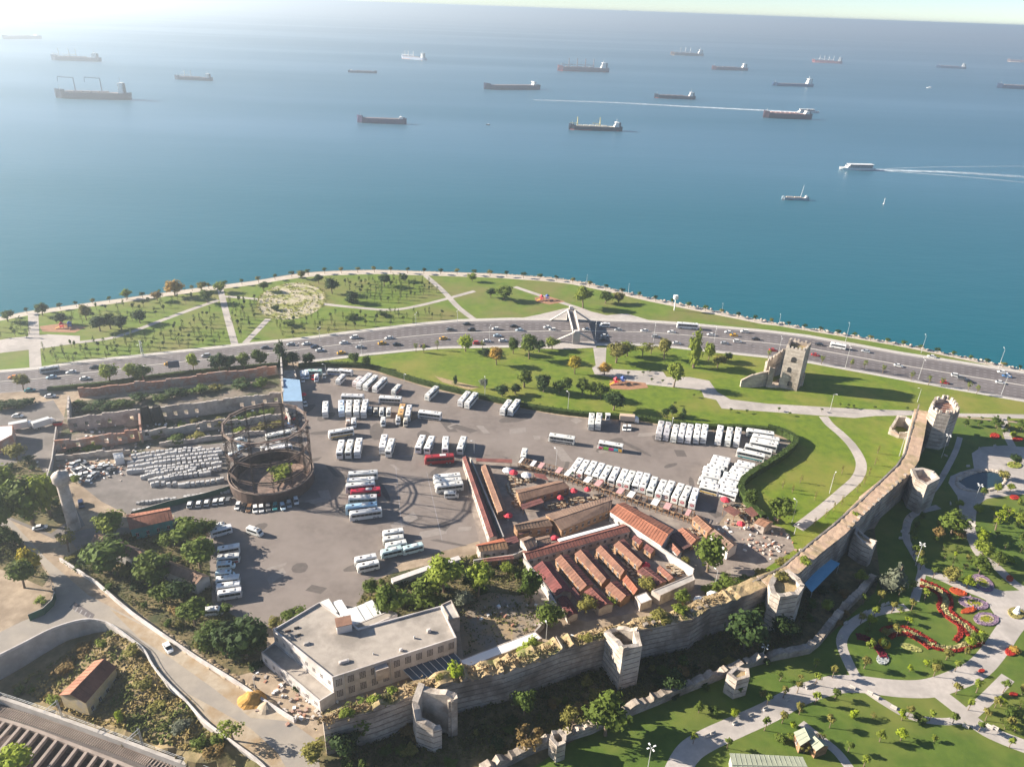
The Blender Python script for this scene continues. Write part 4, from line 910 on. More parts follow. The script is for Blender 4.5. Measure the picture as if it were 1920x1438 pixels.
# park cafe at the bottom edge
M['greenroof'] = mat('greenroof', (.27, .29, .22), (.32, .34, .26), .5, .8)
gable([(1368, 1411), (1374, 1470), (1520, 1470), (1505, 1418)], 3.6, 1.2, 'wide pale green ribbed roof of the park pavilion at the bottom edge', name='pavilion', roof='greenroof', wall='concrete', openings=False)
for pxs, lb in (([(1488, 1372), (1524, 1366), (1534, 1385), (1500, 1398)], 'near pale green hip roofed kiosk behind the pavilion'), ([(1515, 1388), (1535, 1382), (1556, 1398), (1530, 1408)], 'second small pale green roofed kiosk beside the paved lane')):
    gable(pxs, 3, 1.1, lb, name='kiosk', roof='greenroof', wall='wood')
# ------------------------------------------------------------------ restaurant terraces
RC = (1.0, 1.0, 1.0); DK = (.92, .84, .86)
def zz(ox, oy, s): return lambda *pts: [(ox + x / s, oy + y / s) for x, y in pts]
za, zb_, zc = zz(940, 940, 4.79), zz(860, 840, 5.99), zz(1180, 900, 5.99)
RG = 'red roofed terrace huts of the restaurant'
huts = [(za((480, 520), (600, 478), (832, 745), (715, 800)), 'first'), (za((655, 470), (775, 437), (985, 692), (905, 738)), 'second'), (za((845, 432), (945, 397), (1138, 612), (1075, 665)), 'third'), (za((1005, 392), (1110, 358), (1300, 548), (1235, 590)), 'fourth')]
for h_, nm in huts:
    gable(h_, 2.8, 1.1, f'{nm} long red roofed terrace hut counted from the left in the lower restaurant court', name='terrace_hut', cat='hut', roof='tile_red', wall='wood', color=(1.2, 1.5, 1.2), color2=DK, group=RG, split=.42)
gable(za((930, 775), (1040, 712), (1172, 840), (1075, 895)), 2.8, 1.1, 'short red roofed terrace hut below the second long hut', name='terrace_hut', cat='hut', roof='tile_red', wall='wood', color=(1.2, 1.5, 1.2), color2=DK, group=RG, split=.42)
gable(za((1085, 705), (1150, 665), (1250, 790), (1190, 835)), 2.8, 1.1, 'narrow orange roofed terrace hut below the third long hut', name='terrace_hut', cat='hut', roof='tile_red', wall='wood', color=(1.45, 1.3, .9), group=RG)
gable(za((1215, 625), (1310, 583), (1490, 718), (1400, 757)), 3.0, .6, 'broad plain red roofed hut beside the red parasol in the lower court', name='terrace_hut', cat='hut', roof='tile_red', wall='wood', group=RG)
gable(za((1395, 600), (1440, 580), (1570, 690), (1510, 712)), 2.8, .8, 'slim red brown roofed hut at the lower right corner of the court', name='terrace_hut', cat='hut', roof='tile_red', wall='wood', color=(1.2, 1.3, 1.1), group=RG)
gable(za((1170, 335), (1215, 305), (1285, 360), (1240, 390)), 2.8, .8, 'little red roofed hut at the top right of the lower court', name='terrace_hut', cat='hut', roof='tile_red', wall='wood', color=DK, group=RG)
gable(za((1275, 420), (1320, 378), (1395, 430), (1345, 470)), 2.8, .8, 'little red roofed hut against the long white court wall', name='terrace_hut', cat='hut', roof='tile_red', wall='wood', color=DK, group=RG)
gable(za((285, 590), (440, 540), (635, 812), (490, 850)), 3.2, 1.4, 'broad dark red hipped hall at the left end of the lower court', name='hall', roof='tile_red', wall='plaster_old', color=(1.0, .8, .85), color2=(.95, .75, .85))
gable(za((500, 875), (590, 850), (695, 1005), (600, 1042)), 2.6, .8, 'dark red lean-to at the lower left corner of the court under the trees', name='hall', roof='tile_red', wall='plaster_old', color=(.7, .55, .6))
gable(za((740, 810), (860, 780), (1012, 922), (880, 965)), 3.2, 1.1, 'red gabled hut nearest the city wall beside the round tree', name='hall', roof='tile_red', wall='plaster_old', color=(1.05, .9, .85))
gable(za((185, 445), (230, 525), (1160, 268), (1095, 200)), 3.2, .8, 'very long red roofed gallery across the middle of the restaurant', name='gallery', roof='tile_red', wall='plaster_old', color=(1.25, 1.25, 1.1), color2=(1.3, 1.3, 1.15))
flat(za((505, 335), (1040, 192), (1057, 212), (525, 358)), 3.8, 'narrow white roof strip behind the long red gallery', 'gallery', roof='white', wall='plaster', parapet=.02)
gable(zb_((970, 745), (1150, 925), (1705, 690), (1740, 530)), 3.6, 1.0, 'largest brown roofed dining hall in the middle of the restaurant', name='dining_hall', roof='tile_brown', wall='wood')
gable(zb_((635, 470), (690, 600), (1250, 440), (1120, 365)), 3.2, 1.0, 'brown roofed dining hall with a pergola front in the upper court', name='dining_hall', roof='tile_brown', wall='wood', color=(1.08, 1, .95))
gable(zb_((40, 105), (110, 100), (435, 990), (345, 1010)), 3.6, .5, 'long narrow red roofed arcade along the left edge of the restaurant', name='arcade', roof='tile_red', wall='plaster_old', color=(.98, .92, .9))
gable(zb_((250, 205), (345, 190), (545, 710), (440, 722)), 3.4, .6, 'long narrow brown roofed arcade beside the red arcade', name='arcade', roof='tile_brown', wall='wood', color=(1.1, .95, .9))
gable(zb_((610, 860), (650, 920), (1060, 870), (960, 770)), 3.8, .9, 'brown roofed bar block with rubble patches left of the dining hall', name='bar_building', roof='tile_brown', wall='wood', color=(1.0, 1, .95))
gable(zb_((680, 1020), (765, 1140), (885, 1085), (785, 985)), 4.4, 1.2, 'small brown pyramid roofed pavilion at the left end of the long gallery', name='pavilion', roof='tile_brown', wall='plaster_old')
gable(zb_((860, 1010), (890, 1095), (1050, 1050), (1015, 975)), 3.8, .5, 'small flat brown roof beside the pyramid roofed pavilion', name='pavilion', roof='tile_brown', wall='plaster')
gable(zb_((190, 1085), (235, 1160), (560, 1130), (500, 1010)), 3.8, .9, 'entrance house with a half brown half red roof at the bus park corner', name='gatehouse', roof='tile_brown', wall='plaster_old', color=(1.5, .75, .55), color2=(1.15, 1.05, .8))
gable(zb_((265, 1240), (290, 1275), (625, 1240), (605, 1200)), 2.8, .3, 'thin red roofed porch below the entrance house', name='porch', roof='tile_red', wall='wood', color=(1.3, 1.3, 1.2))
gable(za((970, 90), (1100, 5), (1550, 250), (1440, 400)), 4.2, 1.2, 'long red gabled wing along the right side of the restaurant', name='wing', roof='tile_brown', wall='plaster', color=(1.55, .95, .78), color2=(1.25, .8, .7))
gable(zc((900, 600), (1000, 558), (1222, 722), (1112, 795)), 4.0, 1.0, 'brown gabled gate lodge beside the big round tree', name='lodge', roof='tile_brown', wall='plaster')
flat(za((1350, 800), (1722, 650), (1742, 700), (1430, 842)), 4, 'dark grey flat roofed service block along the lower edge of the court', 'service_block', roof='concrete', wall='plaster_old', parapet=.15)
flat(za((1200, 850), (1300, 810), (1355, 880), (1250, 920)), 3, 'small shed with a maroon and white roof at the lower court corner', 'shed', roof='white', wall='plaster_old', parapet=.05)
gable(zc((540, 560), (640, 540), (790, 650), (700, 720)), 3.0, .6, 'small reddish hut with pale edging beside the gate lodge', name='terrace_hut', cat='hut', roof='tile_brown', wall='wood', color=(1.4, .95, .85), group=RG)
gable(zc((700, 430), (800, 400), (960, 540), (880, 590)), 3.0, .8, 'pale timber framed hut behind the parked coach row end', name='terrace_hut', cat='hut', roof='tile_brown', wall='wood', color=(1.35, 1.1, .95), group=RG)
gable(zc((440, 740), (510, 710), (600, 800), (540, 850)), 3.0, .7, 'small pinkish brown hut at the lower end of the long red wing', name='terrace_hut', cat='hut', roof='tile_brown', wall='plaster', color=(1.3, .95, .9), group=RG)
gable(zc((1400, 480), (1490, 420), (1620, 470), (1520, 530)), 3.2, .8, 'brown roofed shed by the round tree at the garden path end', name='shed', roof='tile_brown', wall='plaster_old', color=(1.25, 1, .85))
for k, (fn, pts, cl, lb) in enumerate([(zb_, ((190, 108), (205, 142), (600, 172), (600, 130)), (1.1, 1, .95), 'narrow maroon shade roof along the top of the upper court'), (zb_, ((690, 625), (720, 685), (960, 612), (925, 565)), (.9, .9, .95), 'maroon shade roof below the pergola fronted hall'), (zb_, ((840, 275), (865, 318), (1010, 365), (965, 300)), (1.0, .9, .9), 'small maroon shade roof right of the topmost red parasol'), (zb_, ((515, 1010), (555, 1085), (680, 1050), (650, 985)), (.7, .7, .8), 'dark maroon shade roof beside the entrance house'), (zb_, ((640, 930), (690, 965), (810, 942), (765, 890)), (.9, .95, .9), 'small maroon shade roof below the bar block'), (za, ((1500, 312), (1585, 270), (1735, 380), (1640, 425)), (.8, 1.1, 1.15), 'brownish shade roof right of the long red wing'), (za, ((1060, 355), (1100, 338), (1160, 390), (1120, 410)), (1, 1, 1), 'little maroon shade roof at the head of the fourth hut'), (za, ((610, 800), (650, 770), (725, 860), (690, 890)), (.9, .9, .9), 'little maroon shade roof between first hut and red gabled hut'), (zc, ((1050, 330), (1130, 290), (1260, 350), (1180, 400)), (1.2, 1.3, 1.2), 'pale brown shade roof in the yard below the minibus columns'), (zc, ((1280, 330), (1380, 300), (1480, 370), (1380, 410)), (1.1, 1.2, 1.1), 'brown shade roof left of the round hedge-end tree')]):
    q = P2(fn(*pts), 2.7); c = centroid(q); r4 = rel(q, c); r4 = r4 if area2(r4) > 0 else r4[::-1]; t = thing('shade_roof', lb, 'canopy', (*c, 0), 0, 'shade roofs of the restaurant')
    link('roof', slope_mesh((*r4[0], 2.5), (*r4[1], 2.5), (*r4[2], 2.9), (*r4[3], 2.9), 'roof', M['tile_red']), t, color=cl)
    for v in r4: b = MB(); b.box(v.x * .94, v.y * .94, 0, .16, .16, 2.45); b.build('post', M['wood'], t)
# white court wall
def lowwall(px, h, th, label, m='plaster', name='garden_wall', cat='wall'):
    q = P2(px, h); c = q[len(q) // 2]; t = thing(name, label, cat, (*c, 0)); b = MB(); cp_ = MB()
    for i in range(len(q) - 1):
        a, e = q[i] - c, q[i + 1] - c; u = (e - a).normalized(); n_ = Vector((-u.y, u.x)) * th / 2
        b.prism([a - n_, e - n_, e + n_, a + n_], 0, h, top=True); cp_.prism([a - n_ * 1.25, e - n_ * 1.25, e + n_ * 1.25, a + n_ * 1.25], h + .003, h + .1, bottom=True)
    b.build('wall', M[m], t); cp_.build('coping', M['concrete'] if m != 'plaster' else M['plaster'], t); return t
lowwall(za((1100, 190), (1400, 395), (1730, 610)), 3.4, .5, 'long white wall separating the lower court from the lodge lane')
lowwall([(882, 858), (906, 915), (944, 1006)], 2.6, .4, 'straight grey wall between the red and the brown arcade', 'concrete')
lowwall(za((200, 510), (230, 540), (400, 760), (495, 920)), 3.0, .4, 'grey boundary wall left of the dark red hall', 'concrete')
lowwall([(735, 1088), (800, 1065), (862, 1045)], 2.2, 1.6, 'white capped wall below the minibus row', 'plaster')
lowwall([(888, 1050), (962, 1040), (985, 1030)], 2.4, .4, 'grey wall between the porch and the green trees', 'concrete')
lowwall([(1003, 1183), (1020, 1165), (1014, 1148)], 2.4, .4, 'short grey wall at the weedy yard corner', 'concrete')
M['hoard'] = mat('hoard', (.02, .075, .05), (.03, .09, .06), .8, .8)
# street-side walls
lowwall([(112, 1046), (140, 1064), (180, 1090), (216, 1122), (250, 1150), (300, 1185), (370, 1232), (440, 1275), (500, 1315), (552, 1348), (556, 1340)], 1.2, .45, 'long pale roadside wall curving down to the sand heap', 'plaster')
# retaining wall of the ramp
b = MB(); rt = [p for p in ret]; c = rt[6]; t = thing('retaining_wall', 'tall pale concrete retaining wall curving under the street above the sunken field', 'wall', (*c, 0))
for i in range(len(rt) - 1):
    a, e = rt[i] - c, rt[i + 1] - c; z0, z1 = field_z(rt[i]) - .5, field_z(rt[i + 1]) - .5; u = (e - a).normalized(); n_ = Vector((u.y, -u.x)) * .02
    b.quad((*(a + n_), z0), (*(e + n_), z1), (*(e + n_), .004), (*(a + n_), .004))
b.build('wall', M['concrete'], t)
b = MB()
for i in range(len(rt) - 1):
    a, e = rt[i] - c, rt[i + 1] - c; u = (e - a).normalized(); n_ = Vector((u.y, -u.x)); b.prism([a + n_ * .15, e + n_ * .15, e - n_ * .25, a - n_ * .25], -.1, .75)
b.build('parapet', M['plaster'], t)
# green hoarding at the building site
lowwall([(52, 1152), (80, 1140), (97, 1124), (102, 1110), (96, 1092)], 2.4, .12, 'dark green site hoarding curving along the street bend', 'hoard', 'hoarding', 'fence')
lowwall([(85, 905), (97, 860), (105, 800)], 2.5, .35, 'grey dividing wall between the left yard and the ruins', 'concrete')
lowwall([(245, 960), (320, 938), (380, 925), (432, 910)], 2.4, .15, 'green fence behind the row of white cars', 'hoard', 'green_fence', 'fence')
# ================================================================== GASHOLDER, CHIMNEY, RUINS, BRIDGE
M['rust_pale'] = mat('rust_pale', (.20, .15, .125), (.28, .215, .18), .8, .9, (.12, .09, .075), .3)
gz = 4.5; gc = G(509, 884, gz).to_2d(); gr = (G(588, 881, gz) - G(430, 888, gz)).length / 2
GT = 25.5
t = thing('gasholder', 'round rusty gasholder frame of lattice columns above an open drum wall', 'gasholder', (*gc, 0))
b = MB(); n = 40
for i in range(n):
    a0, a1 = 2 * math.pi * i / n, 2 * math.pi * (i + 1) / n
    p = [Vector((math.cos(a), math.sin(a))) for a in (a0, a1)]; ro, ri, zt = gr, gr - 1.3, gz
    b.quad((*(p[0] * ro), 0), (*(p[1] * ro), 0), (*(p[1] * ro), zt), (*(p[0] * ro), zt)); b.quad((*(p[1] * ri), 0), (*(p[0] * ri), 0), (*(p[0] * ri), zt), (*(p[1] * ri), zt)); b.quad((*(p[0] * ro), zt), (*(p[1] * ro), zt), (*(p[1] * ri), zt), (*(p[0] * ri), zt))
b.build('drum_wall', M['rust'], t)
b = MB()
for i in range(n):
    a0, a1 = 2 * math.pi * i / n, 2 * math.pi * (i + 1) / n; p = [Vector((math.cos(a), math.sin(a))) for a in (a0, a1)]
    for r_, z_, th in ((gr + .1, gz + .3, .3), (gr - .9, gz + .05, .2)): b.tube((*(p[0] * r_), z_), (*(p[1] * r_), z_), th, n=5, cap=False)
b.build('rim', M['rust_pale'], t)
b = MB(); b.lathe([(gr - 1.3, .6), (.1, .7)], 32, cap=True); b.build('drum_floor', mat('drumfloor', (.20, .13, .10), (.30, .21, .17), .5, .95, (.12, .10, .09), .15), t)
NCOL = 14
for k in range(NCOL):
    a = 2 * math.pi * (k + .3) / NCOL; v = Vector((math.cos(a), math.sin(a))); w2 = Vector((-v.y, v.x)); b = MB()
    for s in (-.26, .26):
        for r_ in (gr - .15, gr - .6): b.tube((*(v * r_ + w2 * s), 0), (*(v * r_ + w2 * s * .7), GT), .065, n=4)
    for j in range(12):
        z = gz + j * (GT - gz) / 12; dz = (GT - gz) / 12; s = .26 if j % 2 else -.26
        b.tube((*(v * (gr - .1) + w2 * s), z), (*(v * (gr - .1) - w2 * s), z + dz), .045, n=4); b.tube((*(v * (gr - .6) - w2 * s), z), (*(v * (gr - .1) + w2 * s), z + dz), .05, n=4)
    b.box(*(v * (gr - .45)), GT - .2, 1.1, 1.1, .5, a); b.build('column', M['rust'], t)
def pol(k, r_): a = 2 * math.pi * (k + .3) / NCOL; return (math.cos(a) * r_, math.sin(a) * r_)
for z, th in ((GT, .26), (GT * .66, .2), (GT * .36, .2)):
    b = MB()
    for k in range(NCOL):
        for dz in (0, .9): b.tube((*pol(k, gr - .4), z - dz), (*pol(k + 1, gr - .4), z - dz), th * (1.3 if dz == 0 else .8), n=4)
    b.build('ring_girder', M['rust_pale'] if z == GT else M['rust'], t)
for lv, (z0, z1) in enumerate(((GT * .36, GT * .66), (GT * .66, GT))):
    for k in range(NCOL):
        b = MB(); b.tube((*pol(k, gr - .4), z0), (*pol(k + 1, gr - .4), z1), .055, n=4); b.tube((*pol(k + 1, gr - .4), z0), (*pol(k, gr - .4), z1), .055, n=4)
        b.build('cross_brace', M['rust'], t)
q = G(524, 892, .7); tree('bush', q, 4.8, 13, 'light', 'large green bush growing inside the gasholder drum', z=.5); q = G(541, 887, .7); tree('bush', q, 3.6, 6, 'olive', 'yellowish bush against the inner wall of the gasholder drum', z=.5)
# chimney
cb = G(140, 990); ch = px_height(140, 990, 884); cw = 10.5 / pxm(140, 990)
t = thing('brick_chimney', 'tall round chimney stack with a swollen rounded head beside the street trees', 'chimney', cb)
b = MB(); b.lathe([(cw * 1.1, 0), (cw * 1.0, ch * .45), (cw * .93, ch * .80)], 18, cap=False); b.build('shaft', M['plaster_old'], t, smooth=True)
b = MB(); b.lathe([(cw * .94, ch * .78), (cw * 1.38, ch * .845), (cw * 1.4, ch * .94), (cw * 1.15, ch * .965), (cw * .4, ch * .985), (cw * .3, ch * 1.01)], 18); b.build('head', M['plaster_old'], t, smooth=True)
# ruins of the gasworks: walls with real window openings
def ruin(px, h, label, th=.8, bay=4.2, win=True, m='plaster_old', wz=1.6, wh=2.0, rag=.5, seed=1):
    q = P2(px, 0); c = q[0]; t = thing('ruined_wall', label, 'wall', (*c, 0)); b = MB(); rnd = random.Random(seed)
    for i in range(len(q) - 1):
        a, e = q[i] - c, q[i + 1] - c; d = e - a; n = max(1, int(d.length / bay)); u = d.normalized(); ang = math.atan2(u.y, u.x); L_ = d.length / n
        for k in range(n):
            hh = h + rnd.uniform(-rag, rag); x0 = a + u * (k * L_); ww = 1.5
            if win and hh > wz + wh + .4 and rnd.random() < .85:
                pw = (L_ - ww) / 2
                for s in (pw / 2, L_ - pw / 2): v = x0 + u * s; b.box(v.x, v.y, 0, pw + .02, th, hh + rnd.uniform(-.3, .3), ang)
                v = x0 + u * (L_ / 2); b.box(v.x, v.y, 0, ww, th * .96, wz, ang); b.box(v.x, v.y, wz + wh, ww, th * .96, max(.2, hh - wz - wh - .05), ang)
            else:
                for s in (.25, .75): v = x0 + u * (L_ * s); b.box(v.x, v.y, 0, L_ / 2 + .01, th, hh + rnd.uniform(-rag, rag * .4), ang)
    b.build('wall', M[m], t); return t
ruin([(150, 745), (255, 733), (390, 716), (520, 701)], 4.2, 'reddish brick ruin wall nearest the highway hedge', win=False, m='brick', seed=2)
ruin([(133, 808), (260, 792), (400, 776), (529, 757)], 6.2, 'longest grey ruin wall pierced by a row of arched windows', seed=3)
ruin([(133, 760), (133, 808)], 5.5, 'blank end gable of the roofless works nearest the dirt lane', win=False, seed=4)
ruin([(265, 795), (268, 830)], 5, 'short cross wall standing mid-way in the ruins', win=False, m='brick', seed=5)
ruin([(108, 848), (190, 838), (262, 826)], 5.2, 'sooty ruin wall with broken openings beside the small red skip', m='brick', seed=6)
ruin([(265, 826), (340, 814), (425, 802)], 4.4, 'middle ruin wall leading towards the gasholder', seed=7)
ruin([(107, 862), (170, 858), (245, 850)], 2.4, 'low front ruin wall beside the white cabin', win=False, seed=8)
ruin([(529, 690), (533, 757)], 6.5, 'tall grey end wall of the ruins beside the blue roofed office', win=False, m='concrete', seed=9)
ruin([(533, 757), (545, 800)], 3, 'low grey yard wall below the blue roofed office', win=False, m='concrete', seed=10)
ruin([(300, 838), (420, 822), (500, 812)], 2.2, 'low mossy ruin wall behind the block stacks', win=False, seed=11)
ruin([(425, 802), (470, 795), (530, 786)], 3.4, 'broken ruin wall seen through the gasholder columns', seed=12)
for u, lb in ((277, 'left one of two dark chimney stumps in the ruins'), (299, 'right one of two dark chimney stumps in the ruins')):
    p = G(u, 792); t = thing('chimney_stump', lb, 'chimney', p); b = MB(); b.loft([[(-1.7, -1.4, 0), (1.7, -1.4, 0), (1.7, 1.4, 0), (-1.7, 1.4, 0)], [(-1.5, -1.2, 4), (1.5, -1.2, 4), (1.5, 1.2, 4), (-1.5, 1.2, 4)], [(-1.3, -1, 7.6), (1.2, -1, 8.2), (1.2, 1, 7.8), (-1.3, 1, 8.4)]]); b.build('stack', M['dark'], t)
sheet('rubble_ground', P2([(125, 755), (400, 722), (525, 702), (532, 790), (420, 830), (240, 850), (105, 865)]), .02, mat('rubbleg', (.17, .14, .115), (.25, .205, .165), .35, .95, (.06, .07, .03), .09, .05, 1.5, lo3=.44, hi3=.58))
p = G(251, 790); t = thing('sand_heap', 'pale sand heap among the ruin walls', 'heap', p); b = MB(); b.lathe([(4.6, 0), (3.1, 1.1), (1.3, 2.0), (.1, 2.3)], 14); b.build('sand', M['sanddirt'], t)
# footbridge
Z6 = 6.2
dk = P2([(1064, 583), (1078, 583), (1087, 622), (1074, 622)], Z6); c = centroid(dk); d = rel(dk, c)
t = thing('footbridge', 'concrete footbridge with stair flights crossing the highway', 'bridge', (*c, 0))
b = MB(); b.prism(d, Z6 - .9, Z6, bottom=True); b.build('deck', M['concrete'], t)
ax = ((d[3] + d[2]) / 2 - (d[0] + d[1]) / 2).normalized(); sd_ = Vector((-ax.y, ax.x))
b = MB(); b.prism([d[0].lerp(d[1], .28) + ax * 3, d[0].lerp(d[1], .72) + ax * 3, d[3].lerp(d[2], .72) - ax * 3, d[3].lerp(d[2], .28) - ax * 3], Z6 + .004, Z6 + .05); b.build('walkway', M['asphalt'], t)
for a, e in ((d[0], d[3]), (d[1], d[2])):
    b = MB(); o_ = (a + e) / 2; s = sd_ * .15 * (1 if o_.dot(sd_) > 0 else -1); b.prism([a, e, e - s * 2, a - s * 2], Z6 + .003, Z6 + 1.2); b.build('parapet', M['plaster'], t)
for a, e, sg in ((d[0], d[1], -1), (d[3], d[2], 1)):
    m_ = (a + e) / 2 + ax * sg * 1.6; ang = math.atan2(ax.y, ax.x)
    b = MB(); b.box(m_.x, m_.y, 0, 2.6, (a - e).length, Z6 + .6, ang); b.build('stair_tower', M['concrete'], t)
    b = MB(); b.box(m_.x, m_.y, Z6 + .61, 2.2, 2.2, 1.8 if sg < 0 else .8, ang); b.build('lift_head', M['plaster'], t)
    for s in (-1, 1):
        b = MB(); p0 = m_ + sd_ * s * (a - e).length / 2; p1 = p0 + sd_ * s * 10 - ax * sg * 2; L_ = [(*(p0 - ax * .9), Z6), (*(p0 + ax * .9), Z6), (*(p1 + ax * .9), .2), (*(p1 - ax * .9), .2)]
        b.add(L_ + [(x, y, z - .5) for x, y, z in L_], [(0, 1, 2, 3), (7, 6, 5, 4), (0, 4, 5, 1), (1, 5, 6, 2), (2, 6, 7, 3), (3, 7, 4, 0)]); b.build('stair_flight', M['concrete'], t)
mm = d[0].lerp(d[3], .48); b = MB(); mm = (d[0].lerp(d[3], .48) + d[1].lerp(d[2], .48)) / 2; b.box(mm.x, mm.y, 0, 1.0, 2.4, Z6 - .9, math.atan2(ax.y, ax.x)); b.build('pier', M['concrete'], t)
# ================================================================== BUSES
def row(kind, lst, fmt, group, names=nth, **k):
    n = len(lst)
    for i, it in enumerate(lst):
        a, c, *ex = it; kw = dict(k); kw.update(ex[0] if ex else {}); kd = kw.pop('kind', kind)
        bus(kd, a, c, fmt.format(names(i, n) if names else ''), group, **kw)
TERR = [((1073, 881), (1090, 857), 'green'), ((1086, 886), (1102.5, 861), 'red'), ((1102, 888), (1116, 863), 0), ((1116, 891.5), (1130, 867), 0), ((1129, 895), (1144, 871), 'red'), ((1146.5, 898.5), (1158, 874.5), 0), ((1162, 903), (1174, 878), 'red'), ((1175, 906), (1187.5, 881), 'red'), ((1191.5, 909), (1201, 883), 0), ((1204.5, 912), (1215, 886.5), 'red'), ((1219, 918), (1229, 891.5), 0), ((1235, 923), (1246.5, 898), 'red'), ((1249, 926.5), (1261.5, 900), 'maroon'), ((1265, 931.5), (1279, 904), 'red'), ((1280, 936.5), (1293, 909), 'red'), ((1298, 941.5), (1306.5, 912.5), 'red')]
SGN = {0: 'dark rear window', 'red': 'red rear roundel', 'green': 'green rear roundel', 'maroon': 'maroon rear roundel'}
for i, (a, c, s) in enumerate(TERR): bus('coach', a, c, f'white coach with a {SGN[s]}, {nth(i, 16)} in the slanting terrace row', 'coaches in the long row above the terrace', sign=s or None)
row('coach', [((1241.5, 788.5), (1235, 813.5), {'color': (.52, .50, .50)}), ((1255, 790), (1248, 815), {'color': (.50, .48, .50)}), ((1269, 795), (1263.5, 818)), ((1283, 792.5), (1276.5, 818)), ((1295.5, 794), (1291, 820)), ((1310.5, 794), (1305.5, 820)), ((1323.5, 795), (1319.5, 820))], 'coach {} of the seven nose-out along the upper hedge', 'coaches along the upper hedge')
row('coach', [((1352, 797), (1347, 823)), ((1370, 800), (1365, 825.5)), ((1386, 800), (1381.5, 827))], 'white coach {} of the three standing right of the row of seven', 'coaches along the upper hedge')
row('coach', [((1452, 811), (1400, 803.5)), ((1462, 822), (1411, 813.5)), ((1460, 829), (1408, 820)), ((1457.5, 834), (1406.5, 824.5)), ((1449, 844), (1397, 831.5)), ((1435, 853), (1382, 841))], 'long white coach {} in the staggered side-on stack at the hedge corner', 'coaches stacked at the hedge corner', nthv)
row('minibus', [((1367.5, 860), (1338.5, 854)), ((1364, 866), (1336, 860)), ((1363, 871.5), (1333, 867)), ((1356.5, 877.5), (1327, 870.5)), ((1350, 881.5), (1320.5, 875)), ((1349.5, 888), (1319, 881.5)), ((1348.5, 894), (1318, 888)), ((1342.5, 902), (1312, 895)), ((1346.5, 910.5), (1315, 903)), ((1345, 917), (1315, 909))], 'white minibus {} in the left of two tight columns below the hedge corner', 'minibuses in the two tight columns', nthv)
row('minibus', [((1414.5, 870), (1384, 863.5)), ((1410.5, 875.5), (1377.5, 869)), ((1405, 881), (1373, 874.5)), ((1399, 888), (1370.5, 880)), ((1389.5, 892), (1358, 885)), ((1388, 897), (1356.5, 890)), ((1382.5, 904), (1352.5, 896.5)), ((1381, 909), (1347, 902)), ((1383, 917.5), (1351, 910.5)), ((1380, 927), (1348, 917))], 'white minibus {} in the right one of two tight columns against the hedge', 'minibuses in the two tight columns', nthv)
row('coach', [((708, 882), (651.5, 886)), ((701.5, 894.5), (650, 898)), ((703, 903), (647, 908.5)), ((713, 914), (656, 919), {'color': (.48, .02, .05)}), ((706, 929), (652.5, 932), {'color': (.62, .60, .60)}), ((707, 942), (647, 949), {'color': (.42, .62, .76)}), ((715.5, 952), (654.5, 960))], 'coach {} of the seven beside the shadow of the gasholder', 'coaches beside the gasholder shadow', nthv)
row('coach', [((863, 887), (812, 891.5)), ((865, 895.5), (814, 900)), ((867.5, 903), (817, 908.5))], 'white coach {} of the three beside the red arcade', 'coaches beside the red arcade', nthv)
bus('passenger_van', (833, 922.5), (860, 921.5), 'white van parked below the three coaches by the red arcade', cat='van')
TL = (.10, .36, .40)
row('minibus', [((754, 991), (719, 997)), ((754, 1003.5), (720, 1008)), ((759.5, 1013), (725, 1020)), ((750, 1025), (717, 1032.5), {'color': (.50, .62, .62)})], 'minibus {} in the stack of four near the lower hedge', 'minibuses near the lower hedge', nthv)
bus('minibus', (789.5, 1017.5), (757, 1026), 'white and teal minibus alone at the right of the stack of four', 'minibuses near the lower hedge', color=(.50, .64, .65))
row('minibus', [((703, 1040), (666.5, 1047.5)), ((708, 1051), (671, 1059))], '{} of two white minibuses by the capped wall', 'minibuses near the lower hedge', nthv)
row('minibus', [((445, 1021), (409.5, 1027.5)), ((446.5, 1039), (407, 1043.5)), ((406, 1055), (440, 1052), {'kind': 'passenger_van', 'color': (.60, .74, .80)}), ((403.5, 1071), (439, 1068), {'kind': 'passenger_van', 'color': (.60, .74, .80)}), ((445, 1079), (406, 1083)), ((447.5, 1092), (406, 1097)), ((450.5, 1104), (408, 1110))], 'white minibus or van {} in the stack beside the brown roofed warehouse', 'minibuses beside the warehouse', nthv)
bus('passenger_van', (388.5, 1140), (411, 1138), 'small white van in the tree shade below the warehouse stack', cat='van')
bus('passenger_van', (397, 984), (424, 979), 'white van behind the minibus at the edge of the trees', cat='van'); bus('minibus', (427, 985.5), (399, 993), 'white minibus half out of the trees above the warehouse stack')
bus('passenger_van', (464, 986), (491, 995), 'white van standing alone on open asphalt with a short shadow', cat='van')
row('coach', [((694, 699), (671.5, 719)), ((705, 703), (684, 722)), ((722, 706), (701.5, 725))], 'white coach {} of the slanting three at the top of the bus park', 'coaches at the top of the bus park')
bus('minibus', (675, 706), (665, 716), 'pinkish white minibus tucked left of the slanting three coaches', color=(.78, .66, .63))
bus('minibus', (748, 721), (738, 731), 'small white minibus alone right of the slanting three coaches')
bus('minibus', (618, 692), (636, 693), 'left of two white minibuses side-on in the hedge shade'); bus('minibus', (639, 692), (657, 694), 'right of two white minibuses side-on in the hedge shade')
bus('minibus', (598, 693), (581, 693), 'greenish minibus in shade at the top left corner', color=(.45, .62, .58)); bus('minibus', (642.5, 703), (634.5, 711), 'white minibus below the two side-on minibuses')
bus('passenger_van', (594, 700), (592.5, 709), 'white van right of the red car in the top left corner', cat='van')
row('passenger_van', [((566, 694), (567.5, 705)), ((574.5, 692.5), (576, 704))], '{} pale blue van parked by the blue roofed office', 'vans by the office', cat='van', color=(.52, .62, .74))
bus('coach', (640, 740), (683, 741), 'white coach side-on behind the block of four nose-out coaches')
